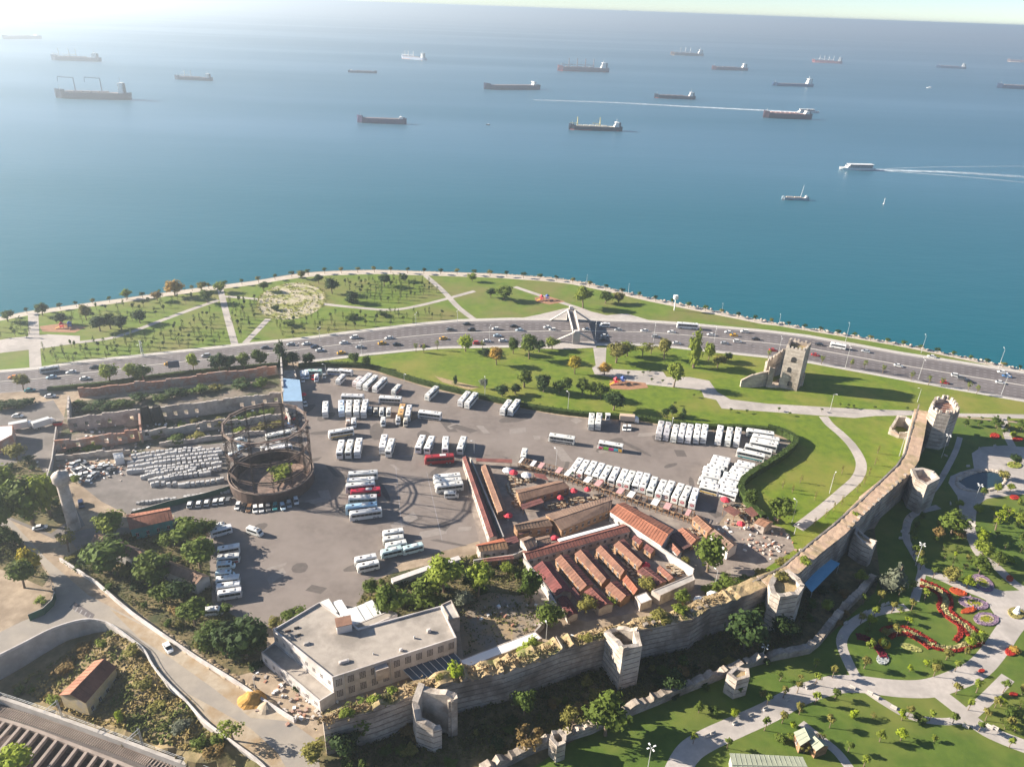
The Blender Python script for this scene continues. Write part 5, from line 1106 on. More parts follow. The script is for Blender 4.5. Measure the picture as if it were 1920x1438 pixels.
bus('coach', (751.5, 745), (711.5, 742.5), 'white coach side-on with a long dark window at the top centre')
bus('coach', (610, 751), (610, 772), 'white coach standing upright alone nearest the blue roofed office')
row('coach', [((640, 750), (640, 770), {'color': (.55, .66, .82)}), ((655, 749), (653, 772.5)), ((670, 749), (667.5, 772.5)), ((686, 748), (681.5, 772.5))], 'coach {} of the block of four nose-out coaches', 'block of four coaches')
row('passenger_van', [((694, 761), (692.5, 772), {'color': (.05, .06, .08)}), ((705, 762.5), (704.5, 773), {'color': (.16, .15, .13)}), ((716.5, 762.5), (714.5, 774)), ((730, 763), (728, 774.5))], 'van {} of four right of the block of four coaches', 'vans right of the block of four', cat='van')
row('passenger_van', [((653, 783), (652.5, 796), {'color': (.34, .25, .20)}), ((664, 782.5), (663, 795))], '{} van of the pair below the block of four coaches', 'vans below the block of four', cat='van')
bus('passenger_van', (719, 781), (718, 792.5), 'white van alone in the centre of the bus park', cat='van')
bus('coach', (755, 760), (751.5, 775), 'orange roofed bus beside a white one in the centre', color=(.62, .36, .14)); bus('coach', (767, 761), (764, 775), 'short white bus right of the orange roofed bus')
bus('passenger_van', (747.5, 777), (746, 789), 'white van in front of the orange roofed bus', cat='van'); bus('passenger_van', (761.5, 782), (760, 791), 'beige van in front of the short white bus', cat='van', color=(.55, .5, .42))
bus('coach', (662.5, 801), (615, 809), 'white coach side-on with a red emblem on its flank')
row('coach', [((636, 848), (641, 824)), ((653, 847), (657, 824)), ((674, 820), (669.5, 847))], 'white coach {} of the three below the coach with the red emblem', 'three coaches in the middle')
row('coach', [((721.5, 814), (716.5, 839)), ((728, 844), (735, 822))], '{} of two white coaches standing close together mid park', 'two coaches mid park')
bus('coach', (819, 723), (800, 740), 'single white coach slanting with a large shadow near the hedge')
row('coach', [((878, 734), (863, 751)), ((892.5, 735), (875, 755))], '{} of the first slanting pair of white coaches under the lamp post', 'slanting pairs by the hedge'); row('coach', [((956, 749), (942, 767.5)), ((972, 748), (956.5, 768))], '{} of the second slanting pair of white coaches further right', 'slanting pairs by the hedge')
bus('coach', (827, 774.5), (785, 769.5), 'white coach side-on driving left in the middle of the park')
row('coach', [((784.5, 837), (792.5, 815)), ((801, 839), (810, 816.5)), ((834, 841.5), (837, 817)), ((863, 840), (869.5, 817))], 'white coach {} of four standing above the red coach', 'coaches above the red coach')
bus('coach', (851, 852), (796, 856), 'dark red coach side-on at the top of the red arcade', color=(.36, .03, .035))
bus('minibus', (985, 840), (981, 856.5), 'white minibus alone above the terrace pergola')
row('coach', [((1110, 773), (1109, 795)), ((1124.5, 774), (1121.5, 795))], '{} of two white coaches upright beside the ticket booth', 'coaches beside the booth')
bus('coach', (1078, 820), (1029.5, 812.5), 'white coach side-on driving left ahead of the colourful bus')
cb_ = bus('coach', (1167, 833), (1124, 826), 'colourful painted bus in green pink and orange on open asphalt')
# painted flank of the colourful bus: colour fields as thin panels
for x, z, w_, h_, cl in ((4.3, .45, 2.2, .9, (.75, .06, .12)), (1.9, .45, 2.4, 1.2, (.20, .50, .04)), (-.6, .45, 2.4, 1.2, (.55, .02, .22)), (-2.9, .45, 2.0, 1.2, (.05, .42, .52)), (-4.9, .45, 1.8, 1.2, (.75, .40, .04))):
    for s in (-1, 1): g = MB(); g.box(x, s * 1.29, z, w_, .03, h_); o = g.build('painted_panel', M['paintobj'], cb_, color=cl)
row('coach', [((507, 814), (537, 807.5)), ((488.5, 837), (542, 825)), ((498.5, 843), (547, 832))], 'white coach {} of three seen through the gasholder columns', 'coaches behind the gasholder', nthv)
bus('passenger_van', (446, 835), (470, 829), 'pale blue van behind the gasholder drum', cat='van', color=(.45, .62, .78)); bus('passenger_van', (432, 850), (450, 846), 'white van left behind the gasholder', cat='van'); bus('passenger_van', (438, 823), (462, 818), 'white van between ruins and gasholder', cat='van')
# ---- lorries
def lorry_proto():
    t = thing('lorry', 'x', 'lorry'); t.color = (*WHITE, 1); b = MB(); b.box(-1.2, 0, 1.0, 7.6, 2.45, 2.5); link('cargo_box', b.mesh('cargo_box', M['paintobj']), t, color=WHITE)
    b = MB(); b.loft([ring_yz(2.75, 2.3, .5, 2.75, .15), ring_yz(3.9, 2.3, .5, 2.8, .2), ring_yz(4.75, 2.25, .5, 2.0, .15), ring_yz(4.9, 2.1, .5, 1.4, .1)]); link('cab', b.mesh('cab', M['paintobj']), t, color=(.78, .78, .78))
    b = MB(); b.add([(3.98, -.95, 2.72), (3.98, .95, 2.72), (4.80, .98, 1.9), (4.80, -.98, 1.9)], [(3, 2, 1, 0)]); link('windscreen', b.mesh('windscreen_lorry', M['glass']), t)
    b = MB(); b.box(-.2, 0, .6, 8.6, 1.0, .38); link('chassis', b.mesh('chassis', M['dark']), t)
    for x in (-3.8, -2.7, 3.4):
        for s in (-1, 1): link('wheel', wheel_mesh(.48, .3), t, loc=(x, s * 1.08, .48))
    return t
B_LOR = lorry_proto(); BUSN['lorry'] = (B_LOR, 9.6, 3.5)
for a, c, lb, cl in [((61, 792), (100, 780), 'long white lorry in the left yard below the dirt lane', None), ((25, 793), (52, 788), 'white lorry at the far left of the yard', None), ((1168, 777), (1194, 779), 'beige box lorry side-on at the hedge above two white cars', (.62, .48, .36)),
                    ((613, 1131), (626, 1150), 'white lorry nearest the factory roof hut', None), ((645, 1146), (632, 1125), 'white lorry with a long box second behind the factory', None), ((654, 1153), (660, 1168), 'white box truck at the shed roof edge behind the factory, leftmost of four', None), ((667, 1150), (675, 1164), 'white box truck second of the four beside the narrow shed', None), ((682, 1142), (692, 1159), 'white box truck third of the four beside the narrow shed', None), ((697, 1136), (707, 1151), 'white box truck nearest the green bushes behind the factory', None)]:
    bus('lorry', a, c, lb, 'lorries', cl, cat='lorry')
# ================================================================== CARS
HWY = [('minibus_', 94, 698, 'silver'), ('sedan', 96, 706.5, 'pale blue'), ('sedan', 133, 697, 'white'), ('sedan', 159, 709, 'white'), ('sedan', 176.5, 688, 'black'), ('utility_car', 386, 666.5, 'silver'), ('sedan', 317, 681.5, 'yellow'), ('sedan', 25, 706.5, 'orange'), ('sedan', 358, 675, 'white'), ('sedan', 574, 644, 'white'), ('sedan', 590, 649.5, 'dark blue'), ('sedan', 644, 642, 'white'), ('utility_car', 664, 632, 'white'), ('sedan', 675, 650, 'silver'), ('sedan', 640, 661, 'yellow'), ('sedan', 716.5, 643, 'yellow'), ('sedan', 729, 633, 'white'), ('sedan', 744, 645, 'black'), ('sedan', 794, 648, 'brown'), ('sedan', 832, 634, 'yellow'), ('sedan', 843, 617, 'grey'), ('utility_car', 884, 618, 'black'), ('sedan', 875, 607, 'black'), ('hatchback', 929, 616, 'white'), ('sedan', 933, 629, 'pale blue'), ('sedan', 943, 638, 'white'), ('utility_car', 895, 643, 'red'), ('sedan', 913, 639, 'white'), ('sedan', 963, 611, 'black'), ('sedan', 974, 618.5, 'pale blue'), ('sedan', 1026, 613, 'white'), ('hatchback', 1036, 617.5, 'white'), ('sedan', 1099.5, 617, 'white'), ('sedan', 1159, 618, 'silver'), ('sedan', 1208, 619.5, 'white'), ('sedan', 1259, 622, 'white'), ('sedan', 1134, 629, 'white'), ('sedan', 1131, 636, 'black'), ('utility_car', 1230, 631, 'silver'), ('sedan', 1269, 643, 'white'), ('sedan', 1333, 627, 'white'), ('sedan', 1359, 643, 'silver'), ('utility_car', 1383, 640, 'white'), ('utility_car', 1396, 621.5, 'white'), ('sedan', 1366, 622.5, 'white'), ('sedan', 1376, 628, 'yellow'), ('sedan', 1417, 635, 'black'), ('sedan', 1450, 656, 'red'), ('sedan', 1529, 665, 'red'), ('sedan', 1536, 645, 'black'), ('sedan', 1623, 658, 'silver'), ('sedan', 1747, 668, 'white'), ('sedan', 1685, 685, 'white'), ('utility_car', 1793, 704, 'white'), ('utility_car', 1804, 709, 'grey'), ('hatchback', 1772, 716.5, 'red'), ('sedan', 1817, 714, 'black'), ('sedan', 1879, 697, 'white'), ('sedan', 1888, 704.5, 'blue'), ('sedan', 1876, 716.5, 'white'), ('sedan', 496, 651, 'grey'), ('sedan', 545, 645, 'silver'), ('sedan', 600, 656, 'white'), ('sedan', 455, 668, 'black')]
def where(u):
    for a, s in ((130, 'by the left cross path'), (260, 'past the left cross path'), (420, 'behind the dark roadside trees'), (560, 'above the tall dark poplar'), (700, 'above the slanting coaches'), (860, 'above the bright lawn'), (1000, 'left of the footbridge'), (1110, 'at the footbridge'), (1200, 'just right of the footbridge'), (1320, 'near the white highway coach'), (1440, 'left of the sea tower'), (1560, 'beside the sea tower'), (1720, 'right of the sea tower shadow'), (1840, 'behind the battlement tower'), (2000, 'at the right edge')):
        if u < a: return s
seen = {}
for k, u, v, cl in HWY:
    f = (v - yf(u)) / (yn(u) - yf(u)); ang = px_angle(u, v, -20, (yf(u - 20) - yf(u)) * (1 - f) + (yn(u - 20) - yn(u)) * f)
    if f > .45: ang += math.pi
    side = 'the far carriageway' if f < .45 else 'the near carriageway'; kd = 'taxi' if cl == 'yellow' else 'car'
    lb = f'{cl} {kd} on {side} {where(u)}'
    key = lb; seen[key] = seen.get(key, 0) + 1
    if seen[key] > 1: lb = f'{["", "", "second", "third", "fourth"][seen[key]]} {cl} {kd} from left on {side} {where(u)}'
    if k == 'minibus_':
        r = dup(B_MIDI, G(u, v), ang, None, 'silver minibus on the far carriageway by the left cross path', CC['silver'], 'traffic on the highway'); continue
    car(k, u, v, ang, cl, lb, 'traffic on the highway', kd)
for k, u, v, lb in ((B_VAN, 1133, 613, 'white van just right of the footbridge shadow on the far carriageway'), (B_MIDI, 1570, 653, 'white minibus right of the sea tower on the far carriageway'), (B_COACH, 1288, 616, 'white coach on the far carriageway above the tall pale poplar')):
    dup(k, G(u, v), px_angle(u, v, -20, (yf(u - 20) - yf(u))), None, lb, None, 'traffic on the highway')
up = lambda u, v: px_angle(u, v, -2, 10)
WC = [(356, 945, 'white'), (373, 943.5, 'white'), (388, 941.5, 'white'), (404, 939.5, 'white'), (416, 938, 'white'), (428, 937, 'grey')]  # last car is white too; its shade is put into the colour
for i, (u, v, cl) in enumerate(WC): car('hatchback', u, v, px_angle(u, v, 3, -10), cl, f'{cl} car {nth(i, 6)} of the six lined up at the green fence', 'cars at the green fence')
GC = [(446, 948, 'white', -4), (457.5, 951, 'black', -4), (467, 952.5, 'brown', -4), (478.5, 954, 'white', 0), (490, 953, 'white', 1), (503, 951, 'grey', 1), (516, 949, 'teal', -1), (530, 949, 'pale blue', 3), (542, 944.5, 'silver', 1), (555, 938.5, 'white', 2)]
for i, (u, v, cl, dx) in enumerate(GC): car('hatchback', u, v, px_angle(u, v, dx, 10), cl, f'{cl} car {nth(i, 10)} of the ten parked round the gasholder drum', 'cars round the gasholder')
OC = [('hatchback', 587, 708, 0, 10, 'red', 'red car in the top left corner of the bus park'), ('hatchback', 608, 705, 0, 10, 'silver', 'silver car alone in the top left hedge shade'), ('hatchback', 568, 712, 1, 10, 'white', 'white car at the front of the pale blue vans'), ('hatchback', 1171, 802, 0, 10, 'white', 'left of two small white cars below the beige lorry'), ('hatchback', 1180, 802, 0, 10, 'white', 'right of two small white cars below the beige lorry'), ('sedan', 572, 757, 3, 10, 'white', 'white car at the corner of the blue roofed office'), ('sedan', 546, 769, 10, 1, 'white', 'farthest white car in the close file behind the gasholder'), ('sedan', 545, 777, 10, 1, 'beige', 'beige car in the close file behind the gasholder'), ('sedan', 544, 784, 10, 1, 'red', 'red car in the close file behind the gasholder'), ('sedan', 543, 797, 10, 1, 'blue', 'blue car nearest in the close file behind the gasholder'), ('sedan', 555, 806, 10, 2, 'silver', 'silver car under the gasholder right hand columns'), ('sedan', 315, 1213, 6, 10, 'white', 'white car driving down the pale street'), ('sedan', 75, 988, 10, -2, 'white', 'white car in the tree shade at the street corner'), ('sedan', 94, 742, 10, -1, 'white', 'white pickup at the end of the dirt lane'), ('sedan', 56, 731, 10, -1, 'teal', 'teal car at the highway edge by the dirt lane'), ('sedan', 33, 779, 10, 0, 'white', 'white car behind the lorries in the left yard'), ('utility_car', 152, 945, 2, 10, 'dark blue', 'dark blue car right of the chimney foot'), ('hatchback', 596, 1317, 8, 5, 'red', 'red car in the rubble yard at the factory corner'), ('hatchback', 529, 1262, 8, 6, 'grey', 'grey car in the shade beside the annex')]
for k, u, v, dx, dy, cl, lb in OC: car(k, u, v, px_angle(u, v, dx, dy), cl, lb)
rnd = random.Random(4)
SCR = [(138, 870), (150, 866), (140, 882), (152, 879), (163, 888), (172, 878), (160, 871), (150, 893), (168, 896), (178, 888), (186, 880), (190, 872), (134, 893), (202, 874), (206, 880)]
for i, (u, v) in enumerate(SCR): car(['sedan', 'hatchback'][i % 2], u, v, rnd.uniform(0, 6.28), ['white', 'silver', 'grey', 'white'][i % 4], ['white wrecked car in the scrap corner beside the chimney', 'silver wrecked car in the scrap corner beside the chimney', 'grey wrecked car in the scrap corner beside the chimney', 'white wrecked car in the scrap corner beside the chimney'][i % 4], 'wrecked cars in the scrap corner')
# ================================================================== TREES
def T_(kind, color, rows, fmt=None, group=None):
    for r in rows: tree_px(kind, r[0], r[1], r[2], r[3], r[5] if len(r) > 5 else color, r[4], group)
# inner park
T_('round', 'green', [(665, 687, 655, 22, 'left of two round green trees where the bright lawn meets the hedge', 'mid'), (688, 690, 664, 18, 'right of two round green trees where the bright lawn meets the hedge', 'mid'), (550, 688, 655, 30, 'dark bushy tree right of the tall dark poplar', 'dark'), (579, 685, 660, 24, 'dark round tree alone at the highway kerb above the car corner', 'dark'), (490, 689, 649, 34, 'broad green tree left of the tall dark poplar', 'mid'), (873, 659, 625, 30, 'bright lime tree at the near kerb beside the red car', 'lime'), (931, 684, 646, 28, 'orange autumn tree on the bright lawn', 'orange'), (910, 668, 656, 18, 'low dark bush tree left of the orange tree', 'dark'), (908, 728, 708, 20, 'small dusty tree behind the lamp post on the hedge', 'grey'), (941, 743, 718, 28, 'dark double crowned tree overlooking the hedge', 'dark'), (992, 673, 620, 34, 'tall green tree left of the footbridge', 'green'), (962, 663, 630, 22, 'green tree left of the tall one by the footbridge', 'mid'), (1010, 660, 635, 26, 'dark low tree below the tall footbridge tree', 'dark'), (1035, 655, 628, 26, 'light tree directly left of the footbridge stairs', 'light'), (1077.5, 701, 662, 27, 'golden yellow round tree below the footbridge', 'yellow'), (1133, 703, 680, 26, 'orange tinted tree at the bend of the white path', 'orange'), (1155, 680, 638, 46, 'broad yellow green tree cluster right of the cross path', 'olive'), (1176, 668, 636, 30, 'pale tree at the near kerb right of the cross path', 'light'), (1245, 673, 630, 26, 'upright olive green tree by the near kerb', 'olive'), (1328, 676, 640, 22, 'slim pale tree behind the tall leaning poplar', 'light'), (1345, 689, 665, 30, 'yellowing tree right of the leaning poplar', 'olive'), (1365, 676, 658, 15, 'small dark green tree left of the sea tower lawn', 'mid'), (1263, 726, 673, 32, 'yellow green tree at the edge of the white plaza', 'light'), (984, 726, 690, 28, 'loose green tree left of the row of seven park trees', 'green')])
row7 = [(1019, 735, 698, 32, 'dark'), (1048, 738, 708, 24, 'mid'), (1063, 739, 703, 22, 'mid'), (1091, 741, 705, 26, 'green'), (1108, 744, 709, 24, 'green'), (1126, 748, 713, 30, 'green')]
for i, (u, a, c, w_, cl) in enumerate(row7): tree_px('round', u, a, c, w_, cl, f'park tree {nth(i, 6)} in the row along the sunny lawn above the hedge', 'row of park trees')
T_('round', 'dark', [(1150, 769, 737, 42, 'big dark round tree growing out of the hedge'), (967, 739, 718, 20, 'small dark tree left of the park tree row'), (1248, 782, 764, 17, 'left one of three small hedge trees above the seven coaches'), (1260, 779, 758, 20, 'middle one of three small hedge trees above the seven coaches')])
T_('loose', 'light', [(965, 738, 717, 22, 'thin dusty tree on the lawn behind the lamp'), (982, 727, 690, 26, 'loose airy tree high on the bright lawn'), (1205, 668, 638, 26, 'thin airy tree right of the yellow green cluster', 'light'), (1220, 664, 640, 22, 'thin airy tree near the kerb right of the cluster', 'olive')])
T_('column', 'dark', [(530, 687, 637, 26, 'tall dark poplar beside the highway'), (854, 721, 702, 9, 'dark narrow cypress on the bright lawn'), (1279, 784, 763, 12, 'right one of three small hedge trees, narrow and dark'), (1300, 690, 613, 27, 'tall pale leaning poplar by the near kerb', 'light')])
# coastal park, larger trees
T_('round', 'mid', [(239, 561, 540, 22, 'light round tree on the promenade left of the bare ones', 'light'), (80, 592, 566, 25, 'round tree at the promenade right of the left cross path', 'mid'), (15, 603, 580, 27, 'round tree at the left edge of the promenade', 'mid'), (163, 601, 566, 24, 'tall loose tree above the left playground', 'olive'), (188, 621, 590, 36, 'left tree of the dark grove on the coastal lawn', 'dark'), (208, 617, 585, 34, 'middle tree of the dark grove on the coastal lawn', 'mid'), (228, 619, 588, 32, 'right tree of the dark grove on the coastal lawn', 'dark'), (263, 606, 585, 30, 'dark tree beside the slanting coastal path', 'dark'), (295, 564, 549, 22, 'brownish tree on the promenade', 'brown'), (328, 556, 531, 36, 'orange brown broad tree on the promenade', 'orange'), (378, 546, 531, 22, 'olive tree on the promenade right of the orange brown one', 'olive'), (413, 548, 525, 24, 'green tree at the promenade end of the central cross path', 'light'), (390, 568, 551, 30, 'dark spreading tree above the sapling field', 'mid'), (115, 608, 591, 25, 'dark spreading tree by the left playground', 'dark'), (566, 523, 505, 18, 'small round tree on the promenade above the maze garden', 'olive'), (623, 551, 516, 27, 'tall dark tree right of the maze garden', 'dark'), (720, 537, 514, 26, 'darkest round tree in the middle of the coastal lawn', 'dark'), (758, 528, 514, 16, 'small dark tree right of the darkest round tree', 'dark'), (495, 546, 524, 22, 'grey green tree left of the maze garden', 'mid'), (885, 528, 509, 18, 'light tree on the promenade right of the diagonal path', 'light'), (598, 532, 519, 20, 'dark tree between maze garden and promenade', 'dark'), (660, 568, 554, 26, 'spreading tree beside the path right of the maze garden', 'dark'), (920, 558, 540, 22, 'dark tree left of the bare playground lawn', 'dark'), (945, 563, 544, 32, 'broad green tree above the coastal path bend', 'green'), (1093, 578, 533, 35, 'pale yellow tall tree right of the footbridge head', 'light'), (1135, 569, 549, 26, 'green tree in the rows right of the pale yellow one', 'mid'), (1160, 569, 550, 24, 'brownish tree in the rows near the promenade', 'olive')])
T_('bush', 'dark', [(655, 566, 556, 26, 'dark low bush by the wavy coastal path'), (515, 582, 570, 22, 'dark bush left of the maze garden', 'dark'), (715, 592, 584, 24, 'dark low shrub patch on the lawn above the highway', 'mid'), (660, 598, 588, 26, 'left low shrub patch on the lawn above the highway', 'mid'), (545, 610, 600, 28, 'low shrub patch at the left of the central lawn', 'mid')])
# roadside left
T_('round', 'mid', [(44, 731, 698, 30, 'olive roadside tree at the dirt lane mouth', 'olive'), (206, 714, 681, 38, 'light roadside tree, left of the near pair', 'light'), (252, 714, 676, 30, 'yellow green roadside tree of the near pair', 'light'), (270, 714, 678, 34, 'darker roadside tree of the near pair', 'mid'), (363, 699, 658, 22, 'slim lime roadside tree', 'lime'), (412, 697, 660, 36, 'left dark roadside tree of a joined pair', 'dark'), (430, 696, 662, 32, 'right dark roadside tree of a joined pair', 'dark'), (458, 693, 654, 26, 'green roadside tree left of the broad one', 'green')])
# left yard and street
T_('round', 'green', [(12, 950, 862, 62, 'big bright tree at the left edge above the street', 'light'), (10, 1010, 905, 50, 'lower left edge tree in front of the bright one', 'green'), (62, 984, 885, 92, 'huge green tree left of the chimney', 'green'), (95, 968, 872, 60, 'tall green tree touching the chimney head', 'light'), (32, 862, 828, 38, 'small round tree in the left yard', 'olive'), (8, 1020, 985, 40, 'dark tree at the left edge by the bend', 'mid'), (28, 1022, 993, 28, 'pergola-like green tree by the street bend', 'mid'), (62, 1080, 1022, 44, 'yellow flowering tree at the street bend', 'yellow'), (46, 1102, 1045, 52, 'green tree left of the yellow flowering one', 'green'), (143, 906, 890, 18, 'light bush-like tree right of the chimney shaft', 'light'), (212, 1006, 955, 60, 'yellow green tree in front of the teal shed', 'light'), (205, 1072, 1012, 84, 'big dark green tree beside the street above the pale wall', 'mid'), (182, 1068, 1020, 50, 'dark left flank tree of the warehouse front', 'dark'), (290, 1093, 1050, 72, 'green tree in front of the warehouse roof', 'green'), (352, 1022, 964, 70, 'large green tree right of the teal shed', 'green'), (390, 1005, 968, 36, 'small tree at the vans by the teal shed', 'green'), (376, 1070, 1005, 66, 'large green tree left of the minibus stack', 'green'), (318, 1026, 1000, 38, 'round tree behind the warehouse ridge', 'green'), (306, 1130, 1096, 48, 'low green tree at the warehouse corner', 'green'), (340, 1125, 1085, 50, 'dark tree before the warehouse gable', 'dark'), (366, 1172, 1120, 58, 'olive green tree above the roadside wall', 'green'), (400, 1215, 1165, 60, 'green tree left of the big dark one', 'mid'), (424, 1232, 1168, 44, 'dark tree in the clump left of the factory', 'dark'), (463, 1235, 1150, 88, 'biggest dark tree left of the factory annex', 'dark'), (488, 1215, 1165, 46, 'dark tree against the factory wall', 'dark')])
T_('loose', 'olive', [(129, 1034, 985, 40, 'open crowned tree at the street junction'), (437, 1388, 1342, 50, 'loose yellow green tree by the lower street', 'light')])
T_('bush', 'olive', [(515, 1174, 1156, 34, 'bush at the rear corner of the factory', 'olive'), (549, 1157, 1135, 48, 'green bush along the back of the factory', 'green'), (130, 1052, 1040, 26, 'bush under the open crowned street tree', 'olive'), (75, 1130, 1118, 26, 'yellow bush behind the green hoarding', 'light'), (330, 1148, 1130, 40, 'dry bush on the slope below the warehouse', 'brown'), (480, 1250, 1238, 30, 'shrub at the annex fence', 'dark'), (556, 1296, 1280, 20, 'round shrub before the annex wall', 'dark'), (250, 1062, 1045, 30, 'dark bush beside the warehouse roof', 'dark'), (275, 1048, 1030, 34, 'dark bush behind the warehouse', 'dark'), (320, 1062, 1045, 40, 'dark bush mass right of the warehouse ridge', 'dark')])
# sunken field
FZ = lambda u, v, z=-5: field_z(G(u, v, z))
for k, cl, u, vb, vt, w_, lb in [('bush', 'light', 192, 1216, 1194, 24, 'bright bush under the retaining wall end'), ('bush', 'green', 38, 1300, 1283, 20, 'left of two green bushes by the rail fence'), ('bush', 'green', 62, 1298, 1285, 15, 'right of two green bushes by the rail fence'), ('bush', 'light', 100, 1320, 1302, 30, 'bush at the foot of the derelict house'), ('bush', 'lime', 226, 1350, 1326, 20, 'bright round bush right of the derelict house'), ('bush', 'olive', 275, 1290, 1262, 40, 'olive bush at the street side of the field'), ('bush', 'olive', 250, 1225, 1205, 34, 'yellowish bush under the guard rail'), ('bush', 'brown', 160, 1222, 1208, 44, 'brown bush in the retaining wall shade'), ('bush', 'brown', 120, 1255, 1240, 50, 'tawny weeds clump left of the derelict house'), ('bush', 'olive', 300, 1330, 1312, 40, 'olive scrub clump right of the bright bush'), ('bush', 'drk', 340, 1365, 1345, 40, 'pale scrub clump in the field corner'), ('bush', 'green', 378, 1400, 1372, 34, 'green bush at the lower field edge'), ('bush', 'brown', 400, 1418, 1392, 40, 'rusty bush below the loose tree'), ('bush', 'green', 410, 1395, 1372, 30, 'dark green bush below the loose tree')]:
    tree_px(k, u, vb, vt, w_, {'drk': 'grey'}.get(cl, cl), lb, z=FZ(u, vb))
tree_px('round', 30, 1452, 1402, 74, 'lime', 'bright green tree over the concrete beams at the bottom edge', z=-7)
rnd = random.Random(77)
fp = P2([(20, 1275), (140, 1215), (215, 1195), (285, 1270), (370, 1360), (440, 1410), (400, 1430), (260, 1375), (120, 1325)], -5)
b = MB()
for _ in range(2600):
    a, c = rnd.choice(fp), rnd.choice(fp); d = rnd.choice(fp); x, y = sorted((rnd.random(), rnd.random())); p = a * x + c * (y - x) + d * (1 - y); z = field_z(p) + .1
    for k in range(3): leafquad(b, Vector((p.x, p.y, z + rnd.uniform(.1, .6))), Vector((rnd.gauss(0, .6), rnd.gauss(0, .6), 1)).normalized(), rnd.uniform(.2, .55), rnd)
b.build('field_weeds', mat('fieldweed', (.20, .15, .045), (.33, .25, .10), .35, .95, (.10, .12, .025), .12, lo3=.48, hi3=.6), kind='stuff')
# centre, behind the factory
T_('round', 'green', [(833, 1110, 1038, 74, 'big bushy tree left of the pair above the weedy yard', 'light'), (800, 1120, 1075, 50, 'green tree at the left foot of the big bushy one', 'green'), (896, 1120, 1043, 50, 'tall green tree right of the big bushy one', 'light'), (731, 1158, 1090, 58, 'green tree at the corner of the narrow shed', 'green'), (695, 1123, 1082, 32, 'small green tree by the car park corner', 'green'), (869, 1137, 1105, 38, 'pale leaved tree on the weedy yard edge', 'grey'), (994, 1130, 1060, 46, 'tall dark green tree at the left of the dark red hall', 'mid'), (1030, 1172, 1126, 52, 'round green tree below the dark red lean-to', 'green'), (950, 1076, 1052, 28, 'light tree by the red porch', 'light'), (996, 1246, 1195, 52, 'round green tree over the low white shed end', 'light'), (1097, 1150, 1110, 42, 'round olive tree before the red gabled hut', 'olive'), (1326, 1072, 998, 58, 'big round bright green tree by the gate lodge', 'green'), (1211, 1108, 1083, 34, 'pale round tree at the broad plain red hut', 'olive'), (1278, 1133, 1103, 28, 'small tree between service block and city wall', 'green'), (1457, 980, 926, 48, 'round bright green tree at the hedge end', 'green'), (1405, 950, 914, 28, 'upright bush-like tree left of the round hedge-end tree', 'mid'), (1284, 1060, 1042, 18, 'small tree on the long white court wall', 'olive'), (880, 1100, 1075, 30, 'dark tree between the big bushy pair', 'dark'), (1143, 1140, 1120, 24, 'yellow green small tree on the court edge', 'light')])
T_('bush', 'green', [(794, 1132, 1110, 64, 'broad green bush behind the factory parapet', 'green'), (760, 1128, 1105, 46, 'green bush by the white capped wall', 'mid'), (830, 1143, 1122, 36, 'green bush behind the stair block', 'mid'), (975, 1275, 1258, 24, 'small bush on the city wall weeds', 'mid'), (1360, 1098, 1078, 56, 'dense shrub between the lane and the round tower', 'green'), (1400, 1098, 1075, 40, 'dark shrub left of the round tower', 'mid'), (1330, 1108, 1096, 30, 'yellow shrub on the wall crest above the merlons', 'light'), (1425, 1080, 1065, 36, 'shrub row piece near the round tower', 'olive'), (1470, 1060, 1044, 34, 'shrub row piece along the inner foot of the wall', 'olive')])
rnd = random.Random(5)
for u, v, w_, cl, lb in [(702, 1316, 28, 'light', 'bright bush on the wall crest below the factory'), (735, 1300, 24, 'light', 'second bush on the wall crest left of the split tower'), (852, 1264, 40, 'lime', 'lime bush on the wall crest behind the split tower'), (825, 1272, 26, 'olive', 'olive bush on the crest of the split tower'), (1467, 1088, 34, 'olive', 'bush on top of the round tower by the blue canopy'), (1510, 1055, 26, 'light', 'bush on the walkway past the round tower'), (1240, 1160, 40, 'olive', 'shrub on the wall crest right of the square tower'), (1275, 1150, 34, 'light', 'yellow shrub on the wall crest under the merlon row'), (1605, 967, 16, 'light', 'little bush on the pale walkway mid stretch'), (650, 1340, 30, 'light', 'bush on the wall crest at its broken lower end'), (1100, 1200, 30, 'olive', 'dry shrub on the crest left of the square tower'), (1176, 1190, 26, 'green', 'green weeds bush inside the square tower')]:
    tree_px('bush', u, v, v - w_ * .55, w_, cl, lb, z=HW - .4 if u != 1176 else 7)
# moat
T_('round', 'dark', [(1135, 1378, 1300, 86, 'largest green tree in the moat', 'green'), (1395, 1216, 1140, 72, 'dark tree hugging the wall left of the round tower', 'dark'), (983, 1340, 1282, 50, 'dark sparse tree at the foot of the wall', 'mid'), (1466, 1192, 1150, 48, 'dark tree below the round tower', 'dark'), (1260, 1306, 1252, 42, 'dark tree right of the square tower', 'dark'), (677, 1374, 1316, 78, 'green tree climbing the wall left of the split tower', 'green'), (650, 1418, 1362, 60, 'dark tree under the one climbing the wall', 'dark'), (1548, 1146, 1122, 22, 'small light tree right of the round tower', 'light'), (590, 1425, 1390, 46, 'bush-like tree at the street end of the wall', 'olive'), (1425, 1160, 1125, 36, 'green tree in the notch left of the round tower', 'green')])
T_('loose', 'olive', [(1069, 1383, 1320, 52, 'olive feathery tree behind the round outer stub'), (990, 1405, 1357, 62, 'brown feathery tree left of the round outer stub', 'brown')])
